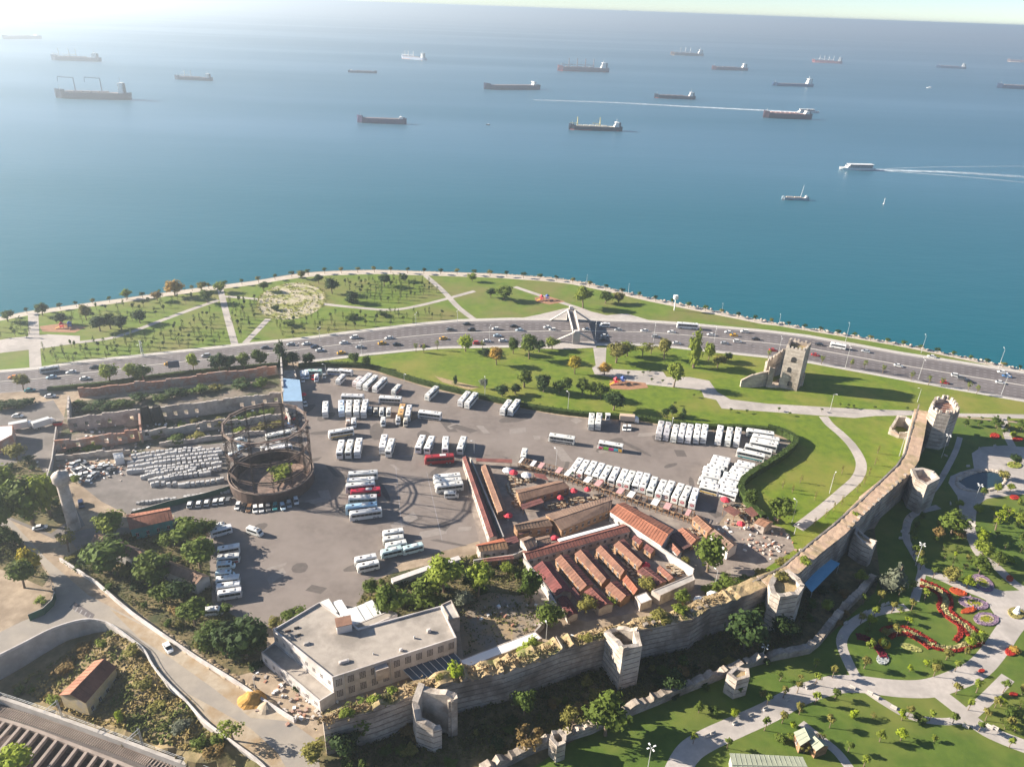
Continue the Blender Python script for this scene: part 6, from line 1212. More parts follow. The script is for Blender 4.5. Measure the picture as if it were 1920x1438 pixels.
# garden
T_('round', 'green', [(1611, 1094, 1067, 25, 'bright small tree below the blue canopy', 'light'), (1783, 1001, 966, 50, 'broad umbrella pine by the garden path', 'green'), (1755, 1011, 985, 21, 'russet small tree left of the umbrella pine', 'brown'), (1836, 1075, 1040, 38, 'lower green tree of the stacked pair by the plaza', 'green'), (1840, 1043, 1014, 36, 'upper lime tree of the stacked pair', 'light'), (1838, 1018, 990, 24, 'topmost lime tree above the stacked pair', 'lime'), (1872, 1060, 1032, 26, 'green tree right of the stacked pair', 'green'), (1780, 1092, 1060, 30, 'olive tree at the sloping garden path', 'olive'), (1812, 1103, 1078, 25, 'yellow green round tree left of the plaza beds', 'lime'), (1798, 1010, 992, 22, 'brownish tree under the umbrella pine', 'brown'), (1796, 951, 934, 17, 'lime ball tree on the dark lawn', 'lime'), (1832, 962, 943, 18, 'lime tree right of the shaded path', 'lime'), (1843, 928, 912, 14, 'green tree at the pond end lamp', 'green'), (1870, 922, 905, 16, 'light tree at the plaza side of the pond', 'light'), (1893, 920, 905, 15, 'small tree on the plaza right of the pond', 'light'), (1867, 801, 782, 22, 'dark round tree beside the upper cross path', 'mid'), (1914, 806, 787, 22, 'dark round tree at the right edge by the upper path', 'mid'), (1810, 799, 786, 11, 'left of two small trees right of the battlement tower', 'mid'), (1834, 798, 785, 11, 'right of two small trees right of the battlement tower', 'mid'), (1880, 898, 880, 20, 'bush tree at the pond rim', 'olive'), (1900, 870, 850, 22, 'tree in the round planter on the plaza', 'dark'), (1912, 985, 960, 26, 'light tree at the right edge of the garden', 'light')])
T_('loose', 'lime', [(1866, 994, 952, 32, 'tall yellow weeping tree on the garden lawn'), (1885, 975, 945, 26, 'second yellow weeping tree behind the first')])
T_('cone', 'grey', [(1673, 1107, 1049, 56, 'grey green spreading cedar on the dark lawn')])
T_('bush', 'green', [(1888, 1052, 1040, 26, 'green bush by the right garden path', 'lime'), (1838, 1200, 1184, 20, 'yellow bush with orange flowers at the plaza corner', 'lime'), (1900, 1222, 1208, 20, 'round red flowering bush at the lower plaza edge', 'orange')])
SG = 'short staked trees lining the garden paths'
ST = [(1299, 1394), (1438, 1320), (1468, 1308), (1494, 1299), (1528, 1284), (1560, 1270), (1363, 1402), (1433, 1369), (1466, 1355), (1498, 1339), (1527, 1320), (1565, 1310), (1590, 1409), (1555, 1364), (1619, 1437), (1702, 1343), (1742, 1351), (1786, 1356), (1834, 1371), (1892, 1401), (1750, 1268), (1790, 1258), (1792, 1301), (1815, 1331), (1830, 1298), (1847, 1351), (1865, 1326), (1880, 1298), (1890, 1366), (1620, 1253), (1840, 1208), (1710, 1110), (1648, 1130), (1671, 1149), (1638, 1158), (1613, 1169), (1733, 1126), (1708, 1145), (1685, 1118), (1720, 1055), (1712, 1042), (1725, 1068), (1748, 1085), (1760, 1010), (1708, 1014), (1618, 1133)]
for i, (u, v) in enumerate(ST):
    if v > 1255 and u < 1600: lb = 'short staked tree along the broad pale garden path below the dark lawn' if v < 1345 else 'short staked tree round the pale green pavilion'
    elif v > 1255: lb = 'short staked tree in the lower right garden lawns'
    else: lb = 'short staked tree along the narrow winding path near the red flower ribbons'
    tree_px('small', u, v, v - random.uniform(21, 27), random.uniform(13, 17), random.choice(['light', 'olive', 'green']), lb, SG)
# ---- saplings of the coastal park, in rows
AR = [('left of the left cross path', [(-10, 610), (58, 600), (60, 632), (0, 640)], 12), ('between the left cross path and the highway', [(80, 658), (150, 648), (300, 620), (400, 585), (432, 645), (250, 668), (80, 686)], 90), ('beside the dark grove', [(70, 600), (220, 575), (320, 560), (380, 560), (290, 598), (170, 618)], 36), ('between the central cross path and the maze garden', [(425, 565), (480, 560), (485, 590), (470, 620), (445, 640)], 30), ('below the maze garden', [(520, 602), (620, 590), (800, 585), (860, 596), (640, 624), (500, 640)], 50), ('on the lawn in the middle of the coastal park', [(640, 530), (790, 522), (830, 548), (740, 570), (660, 570)], 80), ('between the diagonal path and the footbridge', [(830, 525), (950, 525), (1000, 545), (900, 560), (860, 570)], 30), ('in the rows right of the footbridge', [(1100, 560), (1200, 572), (1340, 605), (1220, 598), (1130, 580)], 60)]
rnd = random.Random(9); ns = 0
def grid_in(poly, n, rnd, jit=.35):
    xs = [p.x for p in poly]; ys = [p.y for p in poly]; A = abs(area2(poly)); s = math.sqrt(A / n); out = []; y = min(ys)
    while y < max(ys):
        x = min(xs) + rnd.uniform(0, s)
        while x < max(xs):
            p = Vector((x + rnd.uniform(-jit, jit) * s, y + rnd.uniform(-.12, .12) * s))
            if inside(p, poly): out.append(p)
            x += s
        y += s
    return out
ROCKS = []
for nm, poly, n in AR:
    for p in grid_in(P2(poly), n, rnd):
        if ns > 295: break
        ns += 1; tree('sap' if rnd.random() < .7 else 'small', p, rnd.uniform(3.2, 5.4), rnd.uniform(1.8, 2.8), rnd.choice(['mid', 'dark', 'green', 'mid']), f'young sapling planted {nm}', 'saplings of the coastal park', name='sapling')
rnd = random.Random(12)
for i in range(62):
    u = 20 + i * 31; tree_px('small', u, lerp_pts(COAST, u) + prom_w(u) * .6, lerp_pts(COAST, u) - 8, rnd.uniform(8, 12), rnd.choice(['mid', 'dark', 'olive']), 'small dark tree on the sea front promenade ' + ('left of the maze garden' if u < 540 else 'between maze garden and footbridge' if u < 1080 else 'right of the footbridge' if u < 1440 else 'along the kerb at the right'), 'promenade trees', name='promenade_tree')
# young trees on the lawns right of the bus park
for i, (u, v) in enumerate([(1578, 945), (1562, 958), (1547, 970), (1526, 986), (1607, 922), (1620, 907), (1629, 892), (1578, 888), (1528, 937), (1485, 924), (1467, 915), (1640, 872), (1645, 850), (1560, 905), (1500, 905)]):
    tree_px('sap', u, v, v - 17, 6, 'olive', 'thin staked young tree on the lawn by the curved path', 'young trees by the curved path', name='young_tree')
for i, (u, v) in enumerate([(1370, 772), (1400, 775), (1480, 779), (1460, 771), (1540, 772), (1575, 763), (1590, 764), (1600, 766), (1640, 768), (1700, 770), (1178, 704), (1206, 703), (1218, 700), (1222, 716), (1242, 718), (1815, 787), (1840, 788), (1870, 786), (1890, 788), (1300, 745), (1265, 760)]):
    tree_px('small', u, v, v - 8, 6, 'mid', 'tiny round shrub edging the white park path', 'tiny shrubs by the white path', name='clipped_shrub')
for i, (u, v) in enumerate([(1595, 690), (1620, 693), (1655, 700), (1708, 713), (1740, 722), (1765, 725), (1815, 733), (1830, 740), (1540, 683), (905, 655), (985, 655), (780, 660), (795, 662), (820, 656), (1440, 672)]):
    tree_px('loose', u, v, v - 20, 9, 'light', 'thin leafed young tree on the near highway kerb', 'young kerb trees', name='kerb_tree')
# hedge round the bus park
hp = P2(HEDGE); hp = smooth(hp, 3); c = hp[len(hp) // 2]; t = thing('hedge', 'long dark clipped hedge curving round the bus park', 'hedge', (*c, 0))
L_, R_ = strip_poly([p - c for p in hp], 2.2); b = MB(); n = len(hp)
for i in range(n - 1):
    h0, h1 = 1.9 + .3 * noise.noise((i * .7, 0, 0)), 1.9 + .3 * noise.noise((i * .7 + .7, 0, 0)); tall = 1.0 if i < n * .62 else 1.6
    a, e, f, g = L_[i], L_[i + 1], R_[i + 1], R_[i]
    b.add([(*a, 0), (*e, 0), (*f, 0), (*g, 0), (*a, h0 * tall), (*e, h1 * tall), (*f, h1 * tall), (*g, h0 * tall)], [(4, 7, 6, 5), (0, 4, 5, 1), (2, 6, 7, 3)])
    for _ in range(int((e - a).length * 9)):
        x, y = random.random(), random.random(); p = a.lerp(e, x).lerp(g.lerp(f, x), y * 1.3 - .15); z = random.uniform(.3, 1.1) * (1.95 * tall)
        leafquad(b, Vector((p.x, p.y, z + random.uniform(0, .3))), (rv(random) + Vector((0, 0, .5))).normalized(), random.uniform(.2, .42), random)
b.build('foliage', M['leaf'], t, color=(.055, .085, .018))
hp2 = smooth(P2([(90, 733), (200, 722), (300, 708), (400, 697), (480, 690), (540, 686)]), 4); c = hp2[5]; t = thing('hedge', 'narrow dark hedge between the highway and the ruins', 'hedge', (*c, 0)); b = MB(); L_, R_ = strip_poly([p - c for p in hp2], 1.6)
for i in range(len(hp2) - 1):
    a, e, f, g = L_[i], L_[i + 1], R_[i + 1], R_[i]; b.add([(*a, 0), (*e, 0), (*f, 0), (*g, 0), (*a, 1.8), (*e, 1.8), (*f, 1.8), (*g, 1.8)], [(4, 7, 6, 5), (0, 4, 5, 1), (2, 6, 7, 3)])
    for _ in range(int((e - a).length * 8)):
        x, y = random.random(), random.random(); p = a.lerp(e, x).lerp(g.lerp(f, x), y); leafquad(b, Vector((p.x, p.y, random.uniform(.5, 2.2))), (rv(random) + Vector((0, 0, .5))).normalized(), random.uniform(.2, .4), random)
b.build('foliage', M['leaf'], t, color=(.06, .085, .02))
# rank bushes along the foot of the wall and in the moat, garden shrubs
rnd = random.Random(63)
wb = P2([(615, 1408), (700, 1385), (790, 1365), (900, 1340), (1000, 1310), (1100, 1275), (1230, 1245), (1340, 1205), (1430, 1170), (1520, 1130), (1590, 1060)])
for i in range(62):
    f = rnd.random() * (len(wb) - 1); j = int(f); p = wb[j].lerp(wb[j + 1], f - j); q = (wb[j + 1] - wb[j]).normalized(); p = p + Vector((q.y, -q.x)) * rnd.uniform(.5, 13)
    cl = rnd.choice(['dark', 'dark', 'mid', 'olive', 'brown']); tree('bush', p, rnd.uniform(1.2, 3.6), rnd.uniform(2.2, 5.5), cl, f'{dict(mid="green").get(cl, cl)} wild bush in the shaded moat ' + ('left of the square tower' if f < 5 else 'between square and round tower' if f < 8 else 'below the blue canopy'), 'wild bushes in the moat')
for poly, k, nm in (([(112, 1050), (180, 1010), (385, 985), (398, 1130), (500, 1185), (470, 1255), (370, 1222), (216, 1113)], 34, 'round the brown roofed warehouse'), ([(660, 1150), (690, 1095), (860, 1047), (980, 1042), (1000, 1110), (740, 1160)], 22, 'behind the white factory'), ([(-20, 880), (60, 860), (125, 925), (138, 970), (20, 970)], 14, 'left of the chimney'), ([(-20, 990), (20, 995), (88, 1085), (-20, 1050)], 8, 'left of the street bend')):
    for p in grid_in(P2(poly), k, rnd, .5): cl = rnd.choice(['dark', 'dark', 'mid', 'green', 'olive']); tree('bush', p, rnd.uniform(1.6, 3.6), rnd.uniform(2.5, 5.5), cl, f'{dict(mid="mid green").get(cl, cl)} rank bush growing {nm}', 'rank bushes between the yards')
gp = [[(1660, 1000), (1740, 960), (1790, 1000), (1720, 1060)], [(1745, 1040), (1800, 1020), (1840, 1070), (1790, 1080)], [(1840, 960), (1925, 940), (1925, 1060), (1880, 1050)], [(1630, 1160), (1700, 1140), (1720, 1190), (1600, 1240)], [(1850, 1330), (1925, 1290), (1925, 1420), (1880, 1370)], [(1440, 1390), (1490, 1350), (1560, 1400), (1500, 1436)], [(1560, 1330), (1660, 1330), (1800, 1370), (1750, 1430), (1620, 1400)], [(1700, 1260), (1760, 1250), (1830, 1220), (1850, 1180), (1790, 1225)], [(1855, 800), (1925, 795), (1925, 830), (1870, 825)], [(1300, 1340), (1400, 1290), (1540, 1230), (1560, 1265), (1420, 1325), (1330, 1375)]]
for poly in gp:
    for p in grid_in(P2(poly), 8, rnd): cl = rnd.choice(['green', 'light', 'olive', 'lime', 'mid']); tree(rnd.choice(['round', 'bush', 'small', 'loose']), p, rnd.uniform(1.8, 4.6), rnd.uniform(2.0, 4.2), cl, f'{dict(mid="green", lime="lime green").get(cl, cl)} ornamental shrub tree ' + ('on the lower right garden lawns' if poly[0][1] > 1240 else 'on the middle garden lawns' if poly[0][1] > 1050 else 'on the upper garden lawns'), 'ornamental garden shrubs', name='garden_shrub')
# undergrowth in the ruins
rnd = random.Random(21)
for i, (u, v, w_, cl) in enumerate([(165, 772, 40, 'dark'), (195, 765, 44, 'dark'), (230, 762, 42, 'mid'), (262, 752, 40, 'dark'), (300, 752, 34, 'mid'), (330, 742, 46, 'dark'), (375, 735, 40, 'mid'), (455, 725, 44, 'dark'), (490, 722, 36, 'mid'), (405, 732, 30, 'olive'), (340, 800, 24, 'light'), (365, 790, 22, 'olive'), (415, 800, 40, 'olive'), (440, 795, 34, 'mid'), (475, 785, 34, 'green'), (505, 778, 36, 'green'), (520, 800, 30, 'olive'), (450, 812, 30, 'light'), (490, 805, 34, 'olive'), (310, 812, 20, 'mid'), (330, 828, 40, 'mid'), (370, 822, 36, 'olive'), (290, 822, 28, 'olive'), (170, 842, 30, 'light'), (140, 845, 26, 'dark'), (20, 765, 44, 'dark'), (45, 760, 40, 'dark'), (0, 770, 40, 'mid'), (185, 840, 22, 'light'), (150, 760, 30, 'mid')]):
    xl = 'behind the long arched wall' if v < 775 else 'between the ruin walls' if v < 815 else 'at the front of the ruins'
    if u < 60: xl = 'in the shady left yard'
    tree_px('bush', u, v, v - w_ * .45, w_, cl, f'{dict(dark="dark", mid="green", olive="olive", light="light green", green="fresh green")[cl]} undergrowth bush {xl}', 'undergrowth bushes in the ruins')
# ================================================================== SHIPS
def ship(a, c, hull, label, sup=1, hh=.085, deck=(.24, .20, .20), cranes=(), crane_col=(.75, .72, .66), boot=None, name='cargo_ship', cat='ship', hs=.13, bw=.15, hatches=5, sup_w=.09, gallows=False, group='ships at anchor on the sea', white=(.82, .81, .78), mast=True):
    """a: left waterline pixel, c: right waterline pixel; sup=1 superstructure at the right end"""
    p, q = G(*a, SEA), G(*c, SEA)
    if sup < 0: p, q = q, p
    d = q - p; L = d.length; c0 = (p + q) / 2; ang = math.atan2(-d.y, -d.x); hh *= .82; hs *= .8; hull = tuple(x * k for x, k in zip(hull, (.5, .75, 1.0)))  # red cut back: haze tint is put into the hull colour
    t = thing(name, label, cat, (c0.x, c0.y, SEA), ang, group); h = L * hh; w_ = L * bw; hl = L / 2
    def sec(x, wb, wt, z0, z1): return [(x, -wb / 2, z0), (x, -wt / 2, z1), (x, wt / 2, z1), (x, wb / 2, z0)]
    b = MB(); b.loft([sec(-hl, w_ * .5, w_ * .85, -1, h * 1.08), sec(-hl * .86, w_ * .9, w_, -1, h), sec(-hl * .5, w_, w_, -1, h), sec(hl * .55, w_, w_, -1, h), sec(hl * .78, w_ * .7, w_ * .95, -1, h * 1.05), sec(hl * .8, w_ * .68, w_ * .93, -1, h * 1.35), sec(hl * .93, w_ * .16, w_ * .55, -1, h * 1.45), sec(hl, w_ * .03, w_ * .06, -1, h * 1.55)])
    b.build('hull', M['matteobj'], t, color=hull)
    b = MB(); b.loft([sec(-hl * .995, w_ * .52, w_ * .56, -.5, h * .22), sec(-hl * .85, w_ * .93, w_ * .95, -.5, h * .22), sec(hl * .55, w_ * 1.02, w_ * 1.02, -.5, h * .22), sec(hl * .8, w_ * .73, w_ * .76, -.5, h * .22), sec(hl * .97, w_ * .1, w_ * .14, -.5, h * .22)]); b.build('boot_stripe', M['matteobj'], t, color=boot or tuple(x * .7 for x in hull))
    b = MB(); b.box(0, 0, h + .02, L * .78, w_ * .9, .12); b.build('deck', M['matteobj'], t, color=deck)
    if hatches:
        m_ = MB(); m_.box(0, 0, 0, L * .58 / hatches * .82, w_ * .55, max(.8, h * .22)); me = m_.mesh('hatch_cover', M['matteobj'])
        for i in range(hatches): link('hatch_cover', me, t, loc=(-L * .22 + L * .58 * (i + .5) / hatches, 0, h + .12), color=tuple(min(1, x * 1.25) for x in deck))
    sx = -hl * .78; b = MB(); z = h
    for k, f in enumerate((1, .86, .78, .7)): b.box(sx - k * L * .004, 0, z, L * sup_w * f, w_ * (.85 - .05 * k), L * hs / 4); z += L * hs / 4 + .01
    b.box(sx + L * .006, 0, z - L * hs * .11, L * sup_w * .5, w_ * .98, L * .012); o = b.build('superstructure', M['matteobj'], t, color=white)
    g = MB(); zz_ = h + L * hs * .66; g.box(sx + L * sup_w * .37, 0, zz_, L * .004 + .15, w_ * .62, L * hs * .12); g.build('bridge_window', M['glass'], o)
    b = MB(); b.loft([[(sx - L * sup_w * .75 + x, y, zq) for x, y in ((-L * .014, -w_ * .1), (L * .014, -w_ * .1), (L * .014, w_ * .1), (-L * .014, w_ * .1))] for zq in (h, h + L * hs * .95)]); b.build('funnel', M['matteobj'], t, color=(.08, .09, .12))
    if mast: b = MB(); b.tube((sx, 0, z), (sx, 0, z + L * .06), L * .003 + .1, n=5); b.tube((hl * .86, 0, h), (hl * .86, 0, h * 1.4 + L * .05), L * .0025 + .1, n=5); b.build('mast', M['matteobj'], t, color=white)
    for x in cranes:
        b = MB(); H_ = L * (.16 if not gallows else .19); X = x * L; b.tube((X, 0, h), (X, 0, h + H_), L * .008 + .2, L * .006 + .15, n=6)
        if gallows: b.tube((X, 0, h + H_ * .98), (X + L * .2, 0, h + H_ * 1.03), L * .005 + .12, n=5); b.tube((X + L * .2, 0, h + H_ * 1.03), (X + L * .21, 0, h + H_ * .7), L * .003 + .1, n=4)
        else: b.tube((X, 0, h + H_ * .25), (X + L * .14, 0, h + H_ * .32), L * .005 + .12, n=5); b.tube((X, 0, h + H_), (X + L * .14, 0, h + H_ * .32), .12, n=3)
        b.build('deck_crane', M['matteobj'], t, color=crane_col)
    return t
DKH = (.035, .045, .075)
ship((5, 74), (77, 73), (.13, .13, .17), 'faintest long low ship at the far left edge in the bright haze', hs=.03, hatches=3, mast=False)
ship((97, 113), (189, 116), (.10, .09, .13), 'hazy ship with three masts above the crane ship at the left', cranes=(-.02, .12, .33), hs=.11)
ship((105, 184), (246, 187), DKH, 'largest hazy grey ship at the left with two gallows cranes', cranes=(-.13, .22), gallows=True, crane_col=(.25, .27, .33), hs=.17, sup_w=.06, hh=.1)
ship((328, 149), (398, 152), (.05, .06, .09), 'hazy coaster with a tall stern mast right of the crane ship', cranes=(.05, .22), hs=.12)
ship((653, 136), (707, 138), (.10, .08, .12), 'low flat dark ship with its bridge at the left end', sup=-1, hs=.035, hatches=2, hh=.07, mast=False)
ship((753, 110), (798, 114), (.72, .55, .52), 'pinkish white ship far out above the low flat one', cranes=(.0, .2, .35), hs=.16, crane_col=(.85, .83, .8), boot=(.6, .35, .3))
ship((907, 168), (1011, 168), (.085, .055, .085), 'very long low barge-like ship with one white stern block', hs=.06, hatches=0, hh=.085, sup_w=.04, mast=False)
ship((1045, 133), (1141, 136), (.36, .10, .09), 'red bulk carrier with four deck cranes', cranes=(-.2, -.04, .12, .28), crane_col=(.30, .22, .22), hs=.12, boot=(.38, .06, .05))
ship((670, 230), (762, 233), (.14, .07, .12), 'purple brown hulled ship lowest on the left of the black crane ship', hs=.035, hatches=0, hh=.12, boot=(.05, .05, .09))
ship((1066, 243), (1166, 246), (.02, .03, .045), 'black hulled ship with two tall yellow derricks', cranes=(-.08, .34), crane_col=(.80, .68, .30), hs=.10, deck=(.6, .55, .45), boot=(.30, .08, .06))
ship((1226, 184), (1303, 187), (.04, .045, .06), 'black ship with a red waterline above the white wake', boot=(.32, .09, .07), hs=.11, hatches=4)
ship((1257, 104), (1318, 106), (.50, .20, .10), 'orange and white ship far out right of centre', boot=(.80, .62, .45), cranes=(-.1, .05, .2), crane_col=(.8, .78, .74), hs=.13)
ship((1334, 131), (1401, 133), (.33, .09, .08), 'red hulled ship between the orange and the grey blue ships', hs=.12, hatches=4)
ship((1430, 221), (1520, 224), (.16, .06, .06), 'dark red bulk ship partly hiding the white ferry', hs=.06, hatches=6, deck=(.6, .38, .32), boot=(.06, .05, .06), hh=.12)
ship((1447, 161), (1523, 163), (.10, .16, .24), 'grey blue tanker with a white stern house', hs=.14, hatches=0, hh=.07)
ship((1522, 117), (1579, 120), (.58, .13, .10), 'bright red ship crowded with white deckhouses', cranes=(-.2, -.05, .1, .25), crane_col=(.86, .85, .82), hs=.16, boot=(.6, .2, .16))
ship((1755, 127), (1811, 130), (.05, .07, .12), 'dark blue ship toward the upper right', hs=.13, hatches=4)
ship((1888, 116), (1945, 119), (.48, .22, .16), 'orange hulled ship cut off at the upper right edge', hs=.1, boot=(.8, .6, .5))
ship((1868, 165), (1960, 170), (.035, .05, .09), 'dark blue long ship cut off at the right edge', hs=.08, hatches=5)
ship((1535, 211), (1497, 211), (.62, .64, .68), 'white fast ferry trailing the long wake behind the dark red ship', hs=.17, hatches=0, sup_w=.5, name='ferry', cat='ferry', deck=(.7, .7, .7), mast=False, sup=-1) if 0 else None
def pax(a, c, label, name, left=True, H=.16, roof=True):
    p, q = G(*a, SEA), G(*c, SEA); d = (p - q) if left else (q - p); L = d.length; c0 = (p + q) / 2; t = thing(name, label, 'boat', (c0.x, c0.y, SEA), math.atan2(d.y, d.x)); hl = L / 2; w_ = L * .2
    def sec(x, wb, wt, z1): return [(x, -wb / 2, -.6), (x, -wt / 2, z1), (x, wt / 2, z1), (x, wb / 2, -.6)]
    b = MB(); b.loft([sec(-hl, w_ * .9, w_, L * .055), sec(hl * .4, w_, w_, L * .055), sec(hl * .75, w_ * .5, w_ * .8, L * .065), sec(hl, .1, .3, L * .085)]); b.build('hull', M['matteobj'], t, color=(.80, .80, .79))
    b = MB(); b.box(-hl * .15, 0, L * .055 + .01, L * .74, w_ * .86, L * .05); b.build('cabin', M['matteobj'], t, color=(.82, .81, .80))
    for s in (-1, 1): b = MB(); b.box(-hl * .15, s * w_ * .435, L * .07, L * .68, .12, L * .022); b.build('window_band', M['glass'], t)
    b = MB(); b.box(-hl * .2, 0, L * .105 + .02, L * .66, w_ * .8, L * .035); b.build('upper_deck', M['windowdark'], t)
    b = MB(); b.box(-hl * .2, 0, L * .14 + .03, L * .72, w_ * .95, L * .012); b.build('roof', M['white'], t)
    b = MB(); b.loft([[(hl * .3, -w_ * .3, L * .1), (hl * .3, -w_ * .3, L * .16), (hl * .3, w_ * .3, L * .16), (hl * .3, w_ * .3, L * .1)], [(hl * .5, -w_ * .25, L * .1), (hl * .42, -w_ * .25, L * .16), (hl * .42, w_ * .25, L * .16), (hl * .5, w_ * .25, L * .1)]]); b.build('wheelhouse', M['white'], t)
    return t
pax((1573, 318), (1637, 319), 'white double decked passenger boat with an open roof deck and a wake', 'passenger_boat')
pax((1497, 211), (1535, 212), 'white fast ferry emerging behind the dark red ship', 'ferry', left=False)
t = ship((1465, 374), (1516, 376), (.58, .50, .44), 'small pale coaster with one white mast nearest the shore', hs=.07, cranes=(), hatches=2, hh=.1, boot=(.25, .08, .06), name='coaster', deck=(.5, .42, .36))
b = MB(); b.tube((-5, 0, 2), (-6.5, 0, 15), .25, .15, 5); b.build('tall_mast', M['white'], t)
p = G(1657, 383, SEA); t = thing('sea_beacon', 'slim white beacon pole standing in the sea', 'beacon', p); b = MB(); b.tube((0, 0, -1), (0, 0, 6), .35, .2, 6); b.build('pole', M['white'], t); b = MB(); b.lathe([(.9, -.2), (.9, .5), (.2, .9)], 10); b.build('float', M['sheet'], t)
for (u, v), lb in (((1693, 58), 'tiny white speck boat far out at the upper right'), ((915, 235), 'tiny dark motor boat left of the black crane ship'), ((1742, 166), 'tiny white boat between the two dark blue ships')):
    p = G(u, v, SEA); t = thing('small_boat', lb, 'boat', p, 2.9); s = 2.2 if v > 200 else 5; b = MB(); b.loft([[(x * s, -wd * s, 0), (x * s, -wd * s * 1.2, .5 * s), (x * s, wd * s * 1.2, .5 * s), (x * s, wd * s, 0)] for x, wd in ((-1.4, .4), (.5, .42), (1.5, .05))]); b.build('hull', M['white'] if v < 200 else M['dark'], t); b = MB(); b.box(-.3 * s, 0, .5 * s, 1.1 * s, .6 * s, .4 * s); b.build('cabin', M['white'], t)
# wakes
def wake_mat():
    m = bpy.data.materials.new('foam'); m.use_nodes = True; t = m.node_tree; N = t.nodes; L = t.links; b = N['Principled BSDF']; b.inputs['Base Color'].default_value = (.72, .80, .85, 1); b.inputs['Roughness'].default_value = .7
    n = N.new('ShaderNodeTexNoise'); n.inputs['Scale'].default_value = .12; n.inputs['Detail'].default_value = 6; L.new(N.new('ShaderNodeNewGeometry').outputs['Position'], n.inputs['Vector'])
    a = N.new('ShaderNodeAttribute'); a.attribute_name = 'fade'; mr = N.new('ShaderNodeMapRange'); mr.inputs[1].default_value = .3; mr.inputs[2].default_value = .7; L.new(n.outputs[0], mr.inputs[0])
    mu = N.new('ShaderNodeMath'); mu.operation = 'MULTIPLY_ADD'; L.new(mr.outputs[0], mu.inputs[0]); L.new(a.outputs['Fac'], mu.inputs[1]); sb = N.new('ShaderNodeMath'); sb.operation = 'MULTIPLY'; L.new(a.outputs['Fac'], sb.inputs[0]); sb.inputs[1].default_value = .35; L.new(sb.outputs[0], mu.inputs[2]); mu.use_clamp = True; L.new(mu.outputs[0], b.inputs['Alpha']); return m
FM = wake_mat()
def wake(px, w0, w1, label, f1=.05, f0=1.0):
    path = smooth([G(*p, SEA).to_2d() for p in px], 8); b = MB(); n = len(path); vs = []; fa = []
    for i, p in enumerate(path):
        a, c = path[max(0, i - 1)], path[min(n - 1, i + 1)]; tt = (c - a).normalized(); nn = Vector((-tt.y, tt.x)); w_ = w0 + (w1 - w0) * i / (n - 1); k = f0 + (f1 - f0) * i / (n - 1)
        for s, e in ((-1, 0), (-.4, 1), (.4, 1), (1, 0)): q = p + nn * w_ * s * .5; vs.append((q.x, q.y, SEA + .25)); fa.append(k * e)
    fs = [(i * 4 + j, i * 4 + j + 1, (i + 1) * 4 + j + 1, (i + 1) * 4 + j) for i in range(n - 1) for j in range(3)]; b.add(vs, fs)
    me = b.mesh('boat_wake', FM); at = me.attributes.new('fade', 'FLOAT', 'POINT'); at.data.foreach_set('value', fa); link('boat_wake', me, kind='stuff')
wake([(1636, 319), (1700, 321), (1790, 324), (1960, 335)], 9, 22, '', .25); wake([(1640, 320), (1740, 327), (1830, 334), (1960, 347)], 5, 12, '', .15, .5); wake([(1640, 318), (1760, 314), (1960, 312)], 4, 10, '', .1, .35)
wake([(1500, 211), (1400, 206), (1280, 200), (1150, 193), (1000, 188)], 26, 30, '', .25)
# island on the horizon
b = MB(); ip = [G(1145 + i * 5, 27 + i * .17, SEA) for i in range(12)]
d0 = ip[0].normalized()
for i in range(11):
    h0, h1 = (math.sin(math.pi * i / 11) ** .7 * 1.0, math.sin(math.pi * (i + 1) / 11) ** .7 * 1.0)
    a, e = ip[i], ip[i + 1]; k = a.length * .0042; bk_ = a.normalized() * 900
    b.add([a, e, e + Vector((0, 0, h1 * k)), a + Vector((0, 0, h0 * k)), a + bk_, e + bk_], [(0, 1, 2, 3), (3, 2, 5, 4)])
b.build('distant_island', M['scrub'], kind='structure')
# sea wall boulders
rnd = random.Random(31); b = MB(); bm = bmesh.new(); bmesh.ops.create_icosphere(bm, subdivisions=1, radius=1); iv = [v.co.copy() for v in bm.verts]; ifs = [[v.index for v in f.verts] for f in bm.faces]; bm.free()
for i in range(len(coast) - 1):
    a, e = coast[i], coast[i + 1]
    if a.x < -330 or a.x > 330: continue
    for _ in range(int((e - a).length * 1.5)):
        p = a.lerp(e, rnd.random()) + Vector((rnd.gauss(0, .3), rnd.uniform(-.4, 3.2))); s = rnd.uniform(.4, 1.0); z = -.3 - max(0, (p.y - a.y)) * .55; r = Matrix.Rotation(rnd.uniform(0, 6), 3, 'Z')
        b.add([Vector((p.x, p.y, z)) + r @ Vector((v.x * s * rnd.uniform(.7, 1.3), v.y * s, v.z * s * .7)) for v in iv], ifs)
b.build('sea_wall_boulders', M['rock'], kind='stuff')
